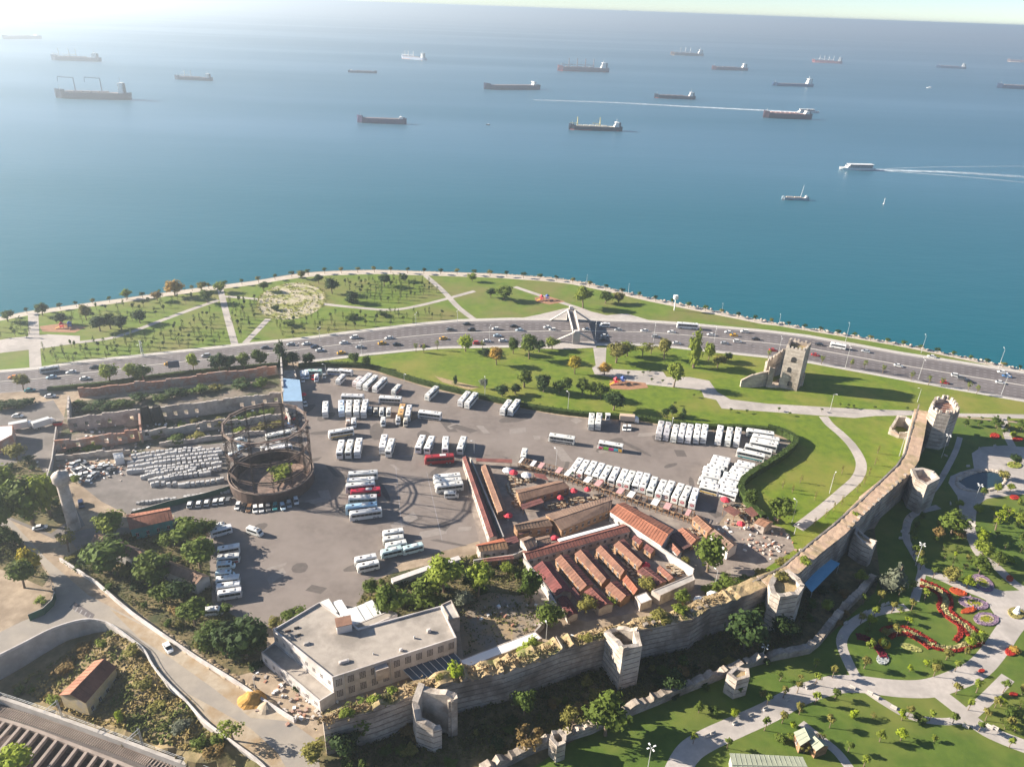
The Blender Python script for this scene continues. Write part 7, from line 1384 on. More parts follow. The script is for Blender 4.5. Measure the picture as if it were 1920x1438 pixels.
# ================================================================== BLOCK STACKS
bb = MB(); bb.loft([[(-.68, -.72, 0), (.68, -.72, 0), (.68, .72, 0), (-.68, .72, 0)], [(-.68, -.72, 1.25), (.68, -.72, 1.25), (.68, .72, 1.25), (-.68, .72, 1.25)], [(-.55, -.55, 1.4), (.55, -.55, 1.4), (.55, .55, 1.4), (-.55, .55, 1.4)]])
bme = bb.mesh('block_pallet', mat('pallet', (.42, .41, .41), (.55, .54, .53), 1.5, .85, (.34, .33, .33), .2))
zq = zz(200, 830, 7.99)
RW = [((375, 195), (900, 118), (1420, 75)), ((405, 245), (1000, 150), (1690, 95)), ((325, 300), (1000, 215), (1720, 130)), ((330, 365), (900, 275), (1660, 190)), ((320, 425), (900, 345), (1680, 235)), ((590, 440), (1100, 365), (1720, 290)), ((520, 505), (900, 430), (1340, 360)), ((630, 555), (950, 490), (1330, 400)), ((1370, 425), (1550, 395), (1720, 365)), ((800, 540), (1150, 480), (1550, 440)), ((660, 625), (760, 600), (870, 590)), ((890, 620), (975, 605), (1060, 595)), ((1080, 625), (1400, 590), (1750, 540))]
for i, r in enumerate(RW):
    path = smooth(P2(zq(*r), 1.1), 10); acc = 0; L_ = sum((path[k + 1] - path[k]).length for k in range(len(path) - 1)); n = int(L_ / 1.42); 
    for k in range(n):
        f = (k + .5) / n * (len(path) - 1); j = min(len(path) - 2, int(f)); p = path[j].lerp(path[j + 1], f - j); d = path[j + 1] - path[j]
        for two in ((0,) if i % 3 else (0,)):
            o = link('block_pallet', bme, None, f'pale wrapped block pallet in the {ORD[i + 1]} row from the back', 'pallet', 'block pallets in the storage yard', loc=(p.x + random.uniform(-.08, .08), p.y + random.uniform(-.06, .06), .014), rz=math.atan2(d.y, d.x) + random.uniform(-.04, .04)); o.scale = (1, random.uniform(.95, 1.1), random.uniform(.9, 1.25))
bb = MB()
for r in (((440, 890), (740, 850), (1040, 815)), ((1140, 800), (1500, 750), (1860, 705)), ((380, 1010), (650, 960), (900, 900))):
    path = P2(zq(*r), 1); 
    for k in range(len(path) - 1):
        n = int((path[k + 1] - path[k]).length / 1.3)
        for j in range(n): p = path[k].lerp(path[k + 1], (j + .5) / n); bb.box(p.x + random.uniform(-.1, .1), p.y, .014, 1.15, 1.0, random.uniform(.8, 1.2), random.uniform(-.1, .1))
bb.build('edge_blocks', bme.materials[0], kind='stuff')
# scrap and rubble heaps
rnd = random.Random(3); b = MB()
for cu, cv, n, sp in ((172, 884, 140, 6), (150, 880, 60, 6), (1300, 1128, 40, 4), (1440, 1025, 40, 5), (560, 1285, 60, 6), (590, 1330, 50, 5), (1340, 1040, 30, 3), (330, 800, 90, 14), (200, 828, 80, 14), (960, 1150, 30, 8), (1420, 995, 60, 7)):
    for _ in range(n): c = G(cu, cv); b.box(c.x + rnd.gauss(0, sp), c.y + rnd.gauss(0, sp * .5), .02, rnd.uniform(.3, 1.3), rnd.uniform(.3, .9), rnd.uniform(.15, .7), rnd.uniform(0, 3), rnd.randrange(3))
b.build('scattered_debris', [M['plaster_old'], M['white'], M['brick']], kind='stuff')
p = G(110, 797); t = thing('skip_container', 'small bright red skip on the dirt lane by the ruins', 'skip', p, .3); b = MB(); b.loft([[(-1.3, -.8, .1), (1.3, -.8, .1), (1.3, .8, .1), (-1.3, .8, .1)], [(-1.9, -.95, 1.4), (1.9, -.95, 1.4), (1.9, .95, 1.4), (-1.9, .95, 1.4)]]); b.build('body', M['paintobj'], t, color=(.55, .03, .05)); b = MB(); b.box(0, 0, 1.41, 3.5, 1.6, .06); b.build('load', M['dark'], t)
# sand heap on the street
p = G(474, 1312); t = thing('sand_heap', 'bright orange sand heap at the end of the roadside wall', 'heap', p); b = MB(); b.lathe([(3.4, 0), (2.6, .7), (1.6, 1.7), (.6, 2.4), (.1, 2.6)], 20, cap=True)
for i, v in enumerate(b.v): k = 1 + .2 * noise.noise((v[0] * .5, v[1] * .5, v[2])); b.v[i] = (v[0] * k * 1.15, v[1] * k * .9, v[2] * k)
b.build('sand', M['sand'], t, smooth=False); q = G(500, 1325); t = thing('sand_heap', 'small grey sand heap touching the bright orange one', 'heap', q); b = MB(); b.lathe([(2.6, 0), (1.6, .8), (.1, 1.5)], 14); b.build('sand', M['sanddirt'], t)
b = MB()
for k in range(60):
    f = k / 59; c = P2([(305 + f * 175, 1188 + f * 110)])[0]; b.lathe([(1, 0), (.6, .35), (.1, .55)], 7)
    for i in range(len(b.v) - 21, len(b.v)): v = b.v[i]; b.v[i] = (v[0] * 1.3 + c.x + math.sin(k * 7) * .5, v[1] + c.y + math.cos(k * 5) * .5, v[2] * (.6 + .5 * math.sin(k * 3) ** 2) + .02)
b.build('earth_ridge', M['sanddirt'], kind='stuff')
# bay lines, repairs and stains on the bus park
for (a, c) in (((742, 876), (756, 1020)), ((800, 885), (829, 1013)), ((640, 860), (880, 850))): strip('bay_line', [a, c], .22, .031, M['paint'], sm=1)
PM = [mat('patch_dark', (.105, .09, .082), (.135, .115, .105), .8, .9), mat('patch_pale', (.235, .205, .185), (.28, .245, .222), .6, .9)]; rnd = random.Random(66)
CPP = P2(CARPARK)
for k in range(60):
    while True:
        p = Vector((rnd.uniform(-100, 110), rnd.uniform(140, 290)))
        if inside(p, CPP): break
    sx, sy, a = rnd.uniform(1.5, 9), rnd.uniform(.8, 3.2), rnd.uniform(0, 3.1); n = 4 if rnd.random() < .6 else 11
    po = [(p.x + sx * math.cos(j * 6.283 / n + .6) * math.cos(a) - sy * rnd.uniform(.8, 1.2) * math.sin(j * 6.283 / n + .6) * math.sin(a), p.y + sx * math.cos(j * 6.283 / n + .6) * math.sin(a) + sy * rnd.uniform(.8, 1.2) * math.sin(j * 6.283 / n + .6) * math.cos(a)) for j in range(n)]
    sheet('asphalt_patch', po, .0245 + k * .0001, PM[0 if n > 4 or rnd.random() < .5 else 1])
# ================================================================== LAMPS
def lamp_mesh(h, arm, heads):
    b = MB(); b.tube((0, 0, 0), (0, 0, h), .13, .07, 6); hb = MB()
    for k in range(heads):
        a = k * 2 * math.pi / heads; e = (math.cos(a) * arm, math.sin(a) * arm, h + .25); b.tube((0, 0, h - .05), e, .055, n=4); hb.box(e[0], e[1], h + .17, .75 if arm > 1 else .6, .34, .16, a)
    return b.mesh('post', M['metal']), hb.mesh('lantern', M['white'])
LMS = {k: lamp_mesh(*k) for k in ((12, 1.6, 1), (12, 1.6, 2), (10, .9, 4), (8, 1.2, 1))}
def lamp(u, vb, vt, key, label, group=None, rz=0.0):
    p = G(u, vb); h = px_height(u, vb, vt); t = thing('street_lamp', label, 'street lamp', p, rz, group); s = h / (key[0] + .3); pm, hm2 = LMS[key]
    o = link('post', pm, t); o.scale = (1, 1, s); o = link('lantern', hm2, t); o.location = (0, 0, (key[0] + .2) * (s - 1))
sea_l = [(1100, 531, 517), (1178, 549, 534), (1353, 588, 571), (1460, 611, 591), (1585, 641, 607), (1727, 662, 629), (1872, 690, 654)]
for i, (u, a, c) in enumerate(sea_l): lamp(u, a, c, (12, 1.6, 1), f'street lamp {nth(i, 7)} of those standing against the sea', 'street lamps by the highway', 1.4)
near_l = [(1115, 641, 605), (1225, 641, 608), (1339, 642, 615), (1460, 662, 633), (1584, 692, 650), (1722, 711, 673), (1877, 741, 702), (918, 640, 612), (678, 664, 640), (560, 668, 645), (266, 668, 645), (600, 640, 615), (780, 611, 588), (858, 604, 582)]
for i, (u, a, c) in enumerate(sorted(near_l)): lamp(u, a, c, (12, 1.6, 2), f'street lamp {nth(i, 14)} of the highway kerb row', 'street lamps by the highway', 1.4)
for u, a, c, lb in [(909, 748, 708, 'lamp post on the hedge beside the first slanting pair of coaches'), (758, 717, 700, 'lamp post at the hedge by the lone small minibus'), (1064.6, 771, 735, 'lamp post at the hedge left of the two upright coaches'), (1258, 810, 781, 'lamp post among the seven nose-out coaches'), (611, 702, 683, 'lamp post in the top left corner of the bus park'), (889, 850, 826, 'lamp post at the top end of the red arcade'), (1042, 880, 842, 'lamp post left of the long slanting coach row'), (1024, 1198, 1170, 'lamp post beside the round tree at the wall crest'), (1340, 1101, 1069, 'lamp post under the big tree by the gate lodge'), (1485, 979, 938, 'lamp post beside the round hedge-end tree'), (1489, 1002, 985, 'short lamp post at the lower end of the curved path'), (1555, 925, 887, 'lamp post on the lawn left of the curved path'), (1686, 855, 818, 'lamp post on the lawn beside the far wall walk'), (480, 1300, 1265, 'lamp post at the annex yard corner'), (435, 1228, 1200, 'leaning lamp post among the dark trees'), (1720, 754, 728, 'lamp post on the lawn behind the battlement tower'), (1556, 770, 738, 'lamp post on the lawn in the sea tower shadow')]: lamp(u, a, c, (8, 1.2, 1), lb, None, random.uniform(0, 6))
for u, a, c, lb in [(1213, 1450, 1400, 'four headed garden lamp at the bottom edge of the dark lawn'), (1428, 1238, 1211, 'four headed lamp on the outer wall'), (1716, 1060, 1020, 'four headed garden lamp beside the narrow winding path'), (1824, 948, 909, 'four headed garden lamp at the pond'), (1765, 858, 816, 'four headed garden lamp before the battlement tower')]: lamp(u, a, c, (10, .9, 4), lb, None, .4)
p = G(1264, 582); t = thing('sign_mast', 'white box sign on a mast at the sea front', 'sign', p); hh_ = px_height(1264, 582, 560); b = MB(); b.tube((0, 0, 0), (0, 0, hh_), .35, .3, 8); b.build('mast', M['white'], t); b = MB(); b.box(0, 0, hh_ - .3, 2.3, 2.0, 2.4, .3); b.build('sign_box', M['white'], t)
p = G(266, 668); t = thing('roadside_mast', 'pale lattice mast at the far kerb near the slim lime tree', 'mast', G(268, 669)); b = MB()
for s in (-.5, .5): b.tube((s, 0, 0), (s * .6, 0, 9), .14, n=5)
for k in range(6): b.tube((-.5 + k * .03, 0, k * 1.5), (.48 - k * .03, 0, k * 1.5 + 1.5), .07, n=4)
b.build('frame', M['white'], t)
p = G(322, 699); t = thing('billboard', 'dark blue roadside billboard behind the highway hedge', 'billboard', p, px_angle(322, 699, 20, -2)); b = MB(); b.box(1.5, 0, 2.6, 5, .3, 3.4); b.build('panel', M['paintobj'], t, color=(.06, .09, .15)); b = MB(); b.tube((-.2, 0, 0), (-.2, 0, 2.6), .15, n=6); b.tube((3.2, 0, 0), (3.2, 0, 2.6), .15, n=6); b.build('post_pair', M['metal'], t)['kind'] = 'stuff'
# ================================================================== RESTAURANT COURT FURNITURE
RED = mat('parasol_red', (.55, .035, .06), (.62, .06, .08), 1.2, .8); 
def parasol(u, v, label, m, s=1.0, grp='parasols of the restaurant'):
    p = G(u, v, 2.6); t = thing('parasol', label, 'parasol', (p.x, p.y, .03), random.uniform(0, 1), grp); b = MB(); n = 8
    for z0, r0, z1, r1 in ((2.25, 1.75 * s, 2.85, .85 * s), (2.85, .85 * s, 3.15, .04)):
        vs = [(r * math.cos(k * math.pi / 4), r * math.sin(k * math.pi / 4), z) for r, z in ((r0, z0), (r1, z1)) for k in range(n)]; b.add(vs, [(k, (k + 1) % n, n + (k + 1) % n, n + k) for k in range(n)])
    for k in range(n):
        a0, a1 = k * math.pi / 4, (k + 1) * math.pi / 4; r = 1.75 * s; b.quad((r * math.cos(a0), r * math.sin(a0), 2.0), (r * math.cos(a1), r * math.sin(a1), 2.0), (r * math.cos(a1), r * math.sin(a1), 2.25), (r * math.cos(a0), r * math.sin(a0), 2.25))
    b.build('canopy', m, t); b = MB(); b.tube((0, 0, 0), (0, 0, 3.2), .05, n=6); b.build('pole', M['metal'], t); b = MB(); b.box(0, 0, 0, .7, .7, .12); b.build('base', M['concrete'], t)
for u, v, lb, s in [(963, 884, 'red parasol at the top of the upper court among white blocks', 1.3), (953, 964, 'red parasol between the two long arcades', 1.2), (1076, 918, 'red parasol at the right end of the pergola fronted hall', 1.1), (1102, 916, 'red parasol nearest the terrace pergola', 1.0), (1051, 931, 'square looking pink parasol in the garden court', .9), (1041, 1007, 'red parasol right of the pyramid roofed pavilion', 1.1), (1211, 1057, 'red parasol in the lower court beside the fourth hut', 1.1), (1361, 935, 'red parasol below the tight minibus columns', 1.4), (1390, 980, 'red parasol over rubble by the gate lodge lane', 1.1), (1428, 959, 'red parasol left of the round hedge-end tree', 1.0), (569, 738, 'small red parasol right of the blue roofed office', 1.0)]: parasol(u, v, lb, RED, s * .78)
for u, v, lb in [(1338, 1114, 'white and red parasol on the dark lane by the wall'), (1313, 1124, 'white cloth canopy heap beside the wall crest'), (952, 880, 'white parasol at the top left of the upper court'), (987, 889, 'white parasol right of the topmost red one')]: parasol(u, v, lb, M['white'], 1.2)
def table_proto():
    t = thing('dining_table', 'x', 'table'); b = MB(); b.box(0, 0, .72, 1.5, .8, .06); link('table_top', b.mesh('table_top', M['sanddirt']), t); b = MB(); b.box(0, 0, 0, .9, .12, .72); link('leg_frame', b.mesh('leg_frame', M['wood']), t)
    b = MB(); b.box(0, 0, .4, 1.5, .3, .06); b.box(0, 0, 0, 1.2, .1, .4); bm_ = b.mesh('bench_seat', M['wood'])
    for s in (-1, 1): link('bench_seat', bm_, t, loc=(0, s * .75, 0))
    return t
B_TAB = table_proto(); rnd = random.Random(8); n = 0
TB = [('the garden court left of the largest dining hall', zb_((960, 640), (1250, 560), (1600, 540), (1620, 560), (980, 720)), 26), ('the upper court beside the topmost red parasol', zb_((540, 330), (830, 330), (880, 360), (640, 430)), 14), ('the strip between arcade and pergola fronted hall', zb_((540, 380), (600, 400), (700, 640), (620, 680)), 14), ('the pergola front of the upper hall', zb_((700, 620), (940, 570), (950, 600), (720, 660)), 10), ('the lanes between the long terrace huts', za((640, 500), (700, 470), (1000, 700), (940, 740)), 10), ('the lanes between the long terrace huts', za((820, 460), (850, 450), (1080, 680), (1040, 700)), 10), ('the lanes between the long terrace huts', za((985, 420), (1010, 410), (1220, 600), (1180, 620)), 10), ('the lane left of the first hut', za((490, 560), (520, 540), (740, 800), (700, 830)), 10), ('the right hand corner of the lower court', za((1100, 560), (1220, 610), (1260, 680), (1200, 760), (1080, 640)), 14), ('the right hand corner of the lower court', za((1440, 560), (1560, 570), (1640, 640), (1560, 680)), 14), ('the yard below the tight minibus columns', zc((1040, 300), (1300, 270), (1520, 400), (1300, 480)), 26), ('the timber strip behind the gate lodge', zc((560, 600), (800, 430), (900, 570), (740, 700)), 14)]
for nm, poly, k in TB:
    for p in grid_in(P2(poly), k, rnd, .3): dup(B_TAB, (p.x, p.y, .034), rnd.uniform(0, .5) + rnd.choice((0, 1.57)), None, f'wooden dining table in {nm}', None, 'dining tables of the restaurant')
# terrace pergola along the coach row
pg = smooth(P2([(975, 874), (1060, 897), (1177, 937), (1298, 976)]), 12); c = pg[len(pg) // 2]; t = thing('pergola', 'long timber pergola with pink curtains along the foot of the coach row', 'pergola', (*c, 0)); b = MB(); b.box(0, 0, .03, .22, .22, 2.7); pm = b.mesh('post', M['wood'])
Lp, Rp = strip_poly([p - c for p in pg], 4.2)
for i in range(len(pg)):
    for S in (Lp, Rp): link('post', pm, t, loc=(S[i].x, S[i].y, 0))
    b = MB(); b.tube((*Lp[i], 2.8), (*Rp[i], 2.8), .11, n=4); b.build('cross_beam', M['wood'], t)
for S in (Lp, Rp):
    b = MB()
    for i in range(len(pg) - 1): b.tube((*S[i], 2.72), (*S[i + 1], 2.72), .12, n=4)
    b.build('beam', M['wood'], t)
CUR = mat('curtain', (.52, .28, .27), (.62, .38, .36), 1.5, .9)
for i in range(0, len(pg) - 1, 2):
    if i % 3 == 2: continue
    b = MB(); a, e, f, g = Lp[i], Lp[i + 1], Rp[i + 1], Rp[i]; b.quad((*a, 2.95), (*g, 2.95), (*f, 2.95), (*e, 2.95)); b.quad((*a, 2.9), (*e, 2.9), (*f, 2.9), (*g, 2.9)); b.build('awning', CUR if i % 4 else M['white'], t)
for i in range(len(pg) - 1):
    a, e, f, g = Lp[i], Lp[i + 1], Rp[i + 1], Rp[i]; p = (a + e + f + g) / 4; dup(B_TAB, (p.x + c.x, p.y + c.y, .034), math.atan2(*(e - a).yx), None, 'wooden dining table under the long timber pergola', None, 'dining tables under the pergola')
# ================================================================== GARDEN BEDS, BENCHES
PRN = random.Random(91)
def petals(b, poly, z, n):
    xs = [v[0] for v in poly]; ys = [v[1] for v in poly]; k = 0; n = min(900, int(n)); tries = 0
    while k < n and tries < n * 6:
        tries += 1; p = (PRN.uniform(min(xs), max(xs)), PRN.uniform(min(ys), max(ys)))
        if inside(p, poly): k += 1; leafquad(b, Vector((p[0], p[1], z + PRN.uniform(-.05, .22))), (rv(PRN) + Vector((0, 0, .8))).normalized(), PRN.uniform(.15, .38), PRN)
def bed(px, col, label, h=.25, z=.02):
    q = P2(px); c = centroid(q); t = thing('flower_bed', label, 'flower bed', (*c, 0)); b = MB(); p = rel(q, c); b.prism(p, z, z + h); petals(b, p, z + h, abs(area2(p)) * 2.2); b.build('flowers', M['flower'], t, color=col); return t
def ell(cx, cy_, rx, ry, rot=0, n=20): return [(cx + rx * math.cos(k * 2 * math.pi / n) * math.cos(rot) - ry * math.sin(k * 2 * math.pi / n) * math.sin(rot), cy_ + rx * math.cos(k * 2 * math.pi / n) * math.sin(rot) + ry * math.sin(k * 2 * math.pi / n) * math.cos(rot)) for k in range(n)]
for cx, cy_, rx, ry, rot, lb in ((1825, 1131, 29, 11, .22, 'purple rimmed oval flower bed at the middle of the garden plaza edge'), (1849, 1161, 24, 12.5, .1, 'purple rimmed oval flower bed lowest at the plaza edge'), (1842, 1093, 24, 13, .55, 'purple rimmed oval flower bed uppermost under the trees')):
    t = bed(ell(cx, cy_, rx, ry, rot), (.30, .20, .30), lb); c = t.location.to_2d()
    for k, cl, nm, h in ((.62, (.60, .48, .33), 'pale_ring', .3), (.46, (.30, .29, .02), 'yellow_centre', .36)):
        b = MB(); b.prism([v - c for v in P2(ell(cx, cy_, rx * k, ry * k, rot))], .02, h); b.build(nm, M['flower'], t, color=cl)
def ribbon_bed(px, bands, label):
    bands = [(o * .8, w_ * .74, *r) for o, w_, *r in bands]; path = smooth(P2(px), 6); c = path[len(path) // 2]; t = thing('flower_ribbon', label, 'flower bed', (*c, 0))
    for off, wd, cl, nm, h in bands:
        cen = []
        for i, p in enumerate(path):
            a, e = path[max(0, i - 1)], path[min(len(path) - 1, i + 1)]; d = (e - a).normalized(); cen.append(p - c + Vector((-d.y, d.x)) * off)
        L_, R_ = strip_poly(cen, wd); b = MB()
        for i in range(len(cen) - 1): b.add([(*L_[i], h), (*L_[i + 1], h), (*R_[i + 1], h), (*R_[i], h), (*L_[i], .02), (*L_[i + 1], .02), (*R_[i + 1], .02), (*R_[i], .02)], [(0, 3, 2, 1), (0, 1, 5, 4), (2, 3, 7, 6)])
        petals(b, L_ + R_[::-1], h, len(cen) * 11); b.build(nm, M['flower'], t, color=cl)
CR_, RD, DR = (.46, .40, .20), (.34, .03, .022), (.17, .012, .03)
ribbon_bed([(1725, 1093), (1745, 1100), (1762, 1109), (1771, 1120), (1773, 1131), (1770, 1141), (1777, 1151), (1790, 1161), (1806, 1171), (1818, 1182), (1826, 1194), (1832, 1206)], ((0, 2.6, CR_, 'cream_band', .22), (2.0, 1.4, RD, 'red_edge', .3), (-2.0, 1.4, RD, 'red_edge', .3)), 'long wavy cream flower ribbon with red edges running down the lawn')
ribbon_bed([(1656, 1188), (1668, 1181), (1690, 1179), (1712, 1186), (1735, 1199), (1752, 1212)], ((1.2, 1.4, RD, 'red_edge', .3), (-.6, 2.0, CR_, 'cream_band', .22), (-2.6, 1.8, RD, 'red_edge', .3)), 'arched red and cream flower ribbon beside the yellow bed')
ribbon_bed([(1745, 1208), (1765, 1213), (1790, 1214), (1812, 1207), (1832, 1203)], ((0, 1.8, CR_, 'cream_band', .22), (-1.6, 1.2, RD, 'red_edge', .3)), 'lowest red and cream flower ribbon curling to the plaza corner')
ribbon_bed([(1794, 1166), (1800, 1178), (1800, 1190), (1790, 1203)], ((0, 2.0, RD, 'red_band', .3),), 'short thick red flower crescent inside the long ribbon')
ribbon_bed([(1605, 1193), (1622, 1197), (1638, 1207), (1650, 1220), (1657, 1234)], ((0, 3.0, DR, 'crimson_band', .35),), 'crimson flower plume in the shade by the winding path')
bed(ell(1658, 1207, 13, 8, .5), (.70, .42, .01), 'bright yellow flower patch at the crimson plume tip', .4); bed(ell(1655, 1236, 12, 10, .2), (.45, .46, .48), 'grey white flower patch below the crimson plume', .25); bed(ell(1708, 1214, 22, 6, .3), (.42, .40, .14), 'olive and cream striped bed under the arched ribbon', .12)
for u, v, rx, ry, rot, lb in ((1796, 1110, 17, 5.5, .35, 'slim orange red flower bed above the plaza beds'), (1816, 1145, 15, 5, -.2, 'orange red flower bed between the two lower purple ovals'), (1865, 818, 9, 5, .2, 'red flower clump left of the upper garden path'), (1908, 824, 10, 4, 0, 'red flower clump right of the upper garden path'), (1902, 933, 9, 4, .2, 'rust red flower patch at the right edge lawn'), (1893, 1085, 7, 5, .5, 'orange flower clump by the right garden path'), (1840, 1258, 6, 3, 0, 'small red flower patch near the broad path'), (1900, 1302, 8, 3, .2, 'dark red flower patch in the lower right lawn'), (1895, 1222, 11, 8, .2, 'large red flower ball bed at the lower plaza edge')): bed(ell(u, v, rx, ry, rot), (.52, .08, .025) if 'orange' in lb else (.45, .03, .02), lb, .4)
t = bed(ell(1905, 1150, 16, 10, .3), (.34, .28, .10), 'round planter with a white statue on the garden plaza', .35); b = MB(); b.lathe([(1.0, 0), (.9, .6), (.5, .9), (.65, 1.6), (.4, 2.3), (.1, 2.6)], 10); b.build('statue', M['white'], t, loc=(0, 0, .37))
t = bed(ell(1902, 872, 14, 6, .1), (.30, .32, .06), 'oval planter bed on the upper garden plaza', .3)
rnd = random.Random(41); b = MB()
for k in range(90):
    a = k / 90 * 2 * math.pi; q = P2([ell(1840, 902, 46, 19, -.1, 90)[k]])[0]; s = rnd.uniform(.4, .9) * (1.6 if 200 < math.degrees(a) < 330 else 1); b.add([Vector((q.x, q.y, .1)) + Vector((v.x * s * rnd.uniform(.7, 1.3), v.y * s, v.z * s * .7)) for v in iv], ifs)
b.build('pond_stones', M['rock'], kind='stuff')
bx = MB(); bx.box(0, 0, 0, 1.5, .5, .42); bx.box(0, .22, .42, 1.5, .1, .4); bmesh_ = bx.mesh('bench', M['kerb'])
zg, zh = zz(1240, 1100, 4.255), zz(1440, 1180, 4.0)
BN = zg((370, 1195), (415, 1175), (590, 1093), (720, 1030), (832, 978), (1010, 900), (1170, 805), (1205, 790)) + zg((1470, 295), (1430, 410), (1450, 555), (1625, 210), (1770, 150), (1805, 140)) + zh((630, 440), (760, 480), (805, 512), (940, 590), (1480, 730), (1660, 735), (1700, 745))
for i, (u, v) in enumerate(BN):
    p = G(u, v); link('bench', bmesh_, None, f'white bench {nth(i, 8)} of those beside the dark lawn path' if i < 8 else f'white bench {nth(i - 8, 6)} of those on the winding path' if i < 14 else f'white bench {nth(i - 14, 7)} of those by the lower right lawn', 'bench', 'white garden benches', loc=(p.x, p.y, .05), rz=px_angle(u, v, 10, -4.5 if i < 14 else 5))
for i, (u, v) in enumerate([(1706, 968), (1700, 978), (1692, 997), (1689, 1010), (1697, 987), (1741, 940), (1740, 932), (1782, 945), (1770, 892), (1815, 875), (1773, 855), (1838, 842), (1865, 837), (1825, 985), (1822, 970)]): p = G(u, v); link('litter_bin', bmesh_, None, 'small white bench by the shaded upper garden path', 'bench', 'white garden benches', loc=(p.x, p.y, .05), rz=random.uniform(0, 3)).name = 'bench'
# low hedges of the round maze garden and rank growth under the trees
rnd = random.Random(55); b = MB()
for rr_, k in ((.98, 120), (.8, 90), (.62, 70), (.44, 50), (.26, 30)):
    for j in range(k):
        if rnd.random() < .35: continue
        a = j / k * 6.283; q = P2([(546 + 64 * rr_ * math.cos(a), 565 + 33 * rr_ * math.sin(a) - 6 * rr_ * math.cos(a))])[0]
        for _ in range(4): leafquad(b, Vector((q.x + rnd.gauss(0, .4), q.y + rnd.gauss(0, .5), rnd.uniform(.2, .9))), (rv(rnd) + Vector((0, 0, .8))).normalized(), rnd.uniform(.3, .7), rnd)
b.build('maze_hedges', M['leaf'], kind='stuff', color=(.22, .22, .05))
b = MB()
for poly, k, z0 in (([(112, 1050), (180, 1010), (385, 985), (398, 1130), (500, 1185), (470, 1255), (370, 1222), (216, 1113)], 1500, 0), ([(-20, 880), (60, 860), (125, 925), (138, 970), (20, 970)], 350, 0), ([(-40, 990), (20, 995), (88, 1085), (-40, 1050)], 400, 0), ([(660, 1150), (690, 1095), (860, 1047), (980, 1042), (1000, 1110), (740, 1160)], 900, 0), ([(600, 1400), (780, 1350), (1000, 1290), (1200, 1230), (1400, 1165), (1540, 1100), (1500, 1200), (1400, 1240), (1200, 1310), (1000, 1400), (700, 1460)], 2600, 0), ([(860, 1140), (1000, 1120), (1010, 1180), (870, 1230)], 160, 0)):
    pl = P2(poly); A = [min(p.x for p in pl), max(p.x for p in pl), min(p.y for p in pl), max(p.y for p in pl)]; m_ = 0
    while m_ < k:
        p = Vector((rnd.uniform(A[0], A[1]), rnd.uniform(A[2], A[3])))
        if not inside(p, pl): continue
        m_ += 1; s = .5 + .5 * max(0, noise.noise((p.x * .12, p.y * .12, 2)) + .4)
        for _ in range(4): leafquad(b, Vector((p.x + rnd.gauss(0, .5), p.y + rnd.gauss(0, .5), rnd.uniform(.1, 1.3) * s)), (rv(rnd) + Vector((0, 0, .9))).normalized(), rnd.uniform(.25, .6) * s, rnd)
b.build('rank_weeds', M['leaf'], kind='stuff', color=(.10, .105, .03))
# playground toys
for (u, v), s, lb in (((1160, 719), 1, 'red and blue climbing frame on the red play patch of the inner park'), ((123, 615), 1.1, 'red climbing frame on the left coastal play patch'), ((1020, 563), 1, 'red and blue climbing frame on the coastal play patch by the footbridge')):
    p = G(u, v); t = thing('climbing_frame', lb, 'playground', p, .4)
    for x, cl, nm in ((-1.6, (.6, .03, .06), 'red_tower'), (2.2, (.05, .10, .35), 'blue_tower')):
        b = MB(); 
        for sx in (-.8, .8):
            for sy in (-.8, .8): b.tube((x + sx, sy, 0), (x + sx, sy, 2.6), .1, n=5)
        b.box(x, 0, 1.2, 1.8, 1.8, .15); b.loft([[(x - 1.1, -1.1, 2.6), (x + 1.1, -1.1, 2.6), (x + 1.1, 1.1, 2.6), (x - 1.1, 1.1, 2.6)], [(x - .1, -.1, 3.8), (x + .1, -.1, 3.8), (x + .1, .1, 3.8), (x - .1, .1, 3.8)]]); b.build(nm, M['paintobj'], t, color=cl)
    b = MB(); b.quad((-2.6, -.5, 1.3), (-2.6, .5, 1.3), (-5, .5, .2), (-5, -.5, .2)); b.box(.3, 0, 1.2, 2.2, .8, .12); b.build('slide', M['paintobj'], t, color=(.65, .30, .03))
# ================================================================== RAILWAY
RZ = -7.4
rp = smooth(P2([(-40, 1322), (0, 1333), (75, 1355), (150, 1380), (230, 1408), (300, 1436), (350, 1458)], RZ), 10)
sheet_ = strip_poly(rp, 5.0); b = MB(); n = len(rp); b.add([(*p, RZ + .12) for p in sheet_[0]] + [(*p, RZ + .12) for p in sheet_[1]], [(i + n, i + 1 + n, i + 1, i) for i in range(n - 1)])
for i in range(n - 1): b.quad((*sheet_[1][i], RZ - 5), (*sheet_[1][i + 1], RZ - 5), (*sheet_[1][i + 1], RZ + .12), (*sheet_[1][i], RZ + .12))
b.build('track_bed', M['ballast'], kind='structure')
t = thing('railway_track', 'railway track with pale sleepers in the sunken cutting', 'railway', (*rp[20], RZ)); o_ = rp[20]; b = MB(); b.box(0, 0, .13, .3, 2.6, .2); sm = b.mesh('sleeper', M['beam']); L_ = 0
for i in range(n - 1):
    a, e = rp[i], rp[i + 1]; d = (e - a).length; k = max(1, round(d / .75))
    for j in range(k): p = a.lerp(e, (j + .5) / k) - o_; link('sleeper', sm, t, loc=(p.x, p.y, 0), rz=math.atan2(*(e - a).yx))
for s in (-.75, .75):
    b = MB(); S = strip_poly([p - o_ for p in rp], 1.5)[0 if s > 0 else 1]
    for i in range(n - 1): b.tube((*S[i], .42), (*S[i + 1], .42), .09, n=4)
    b.build('rail', M['rail'], t)
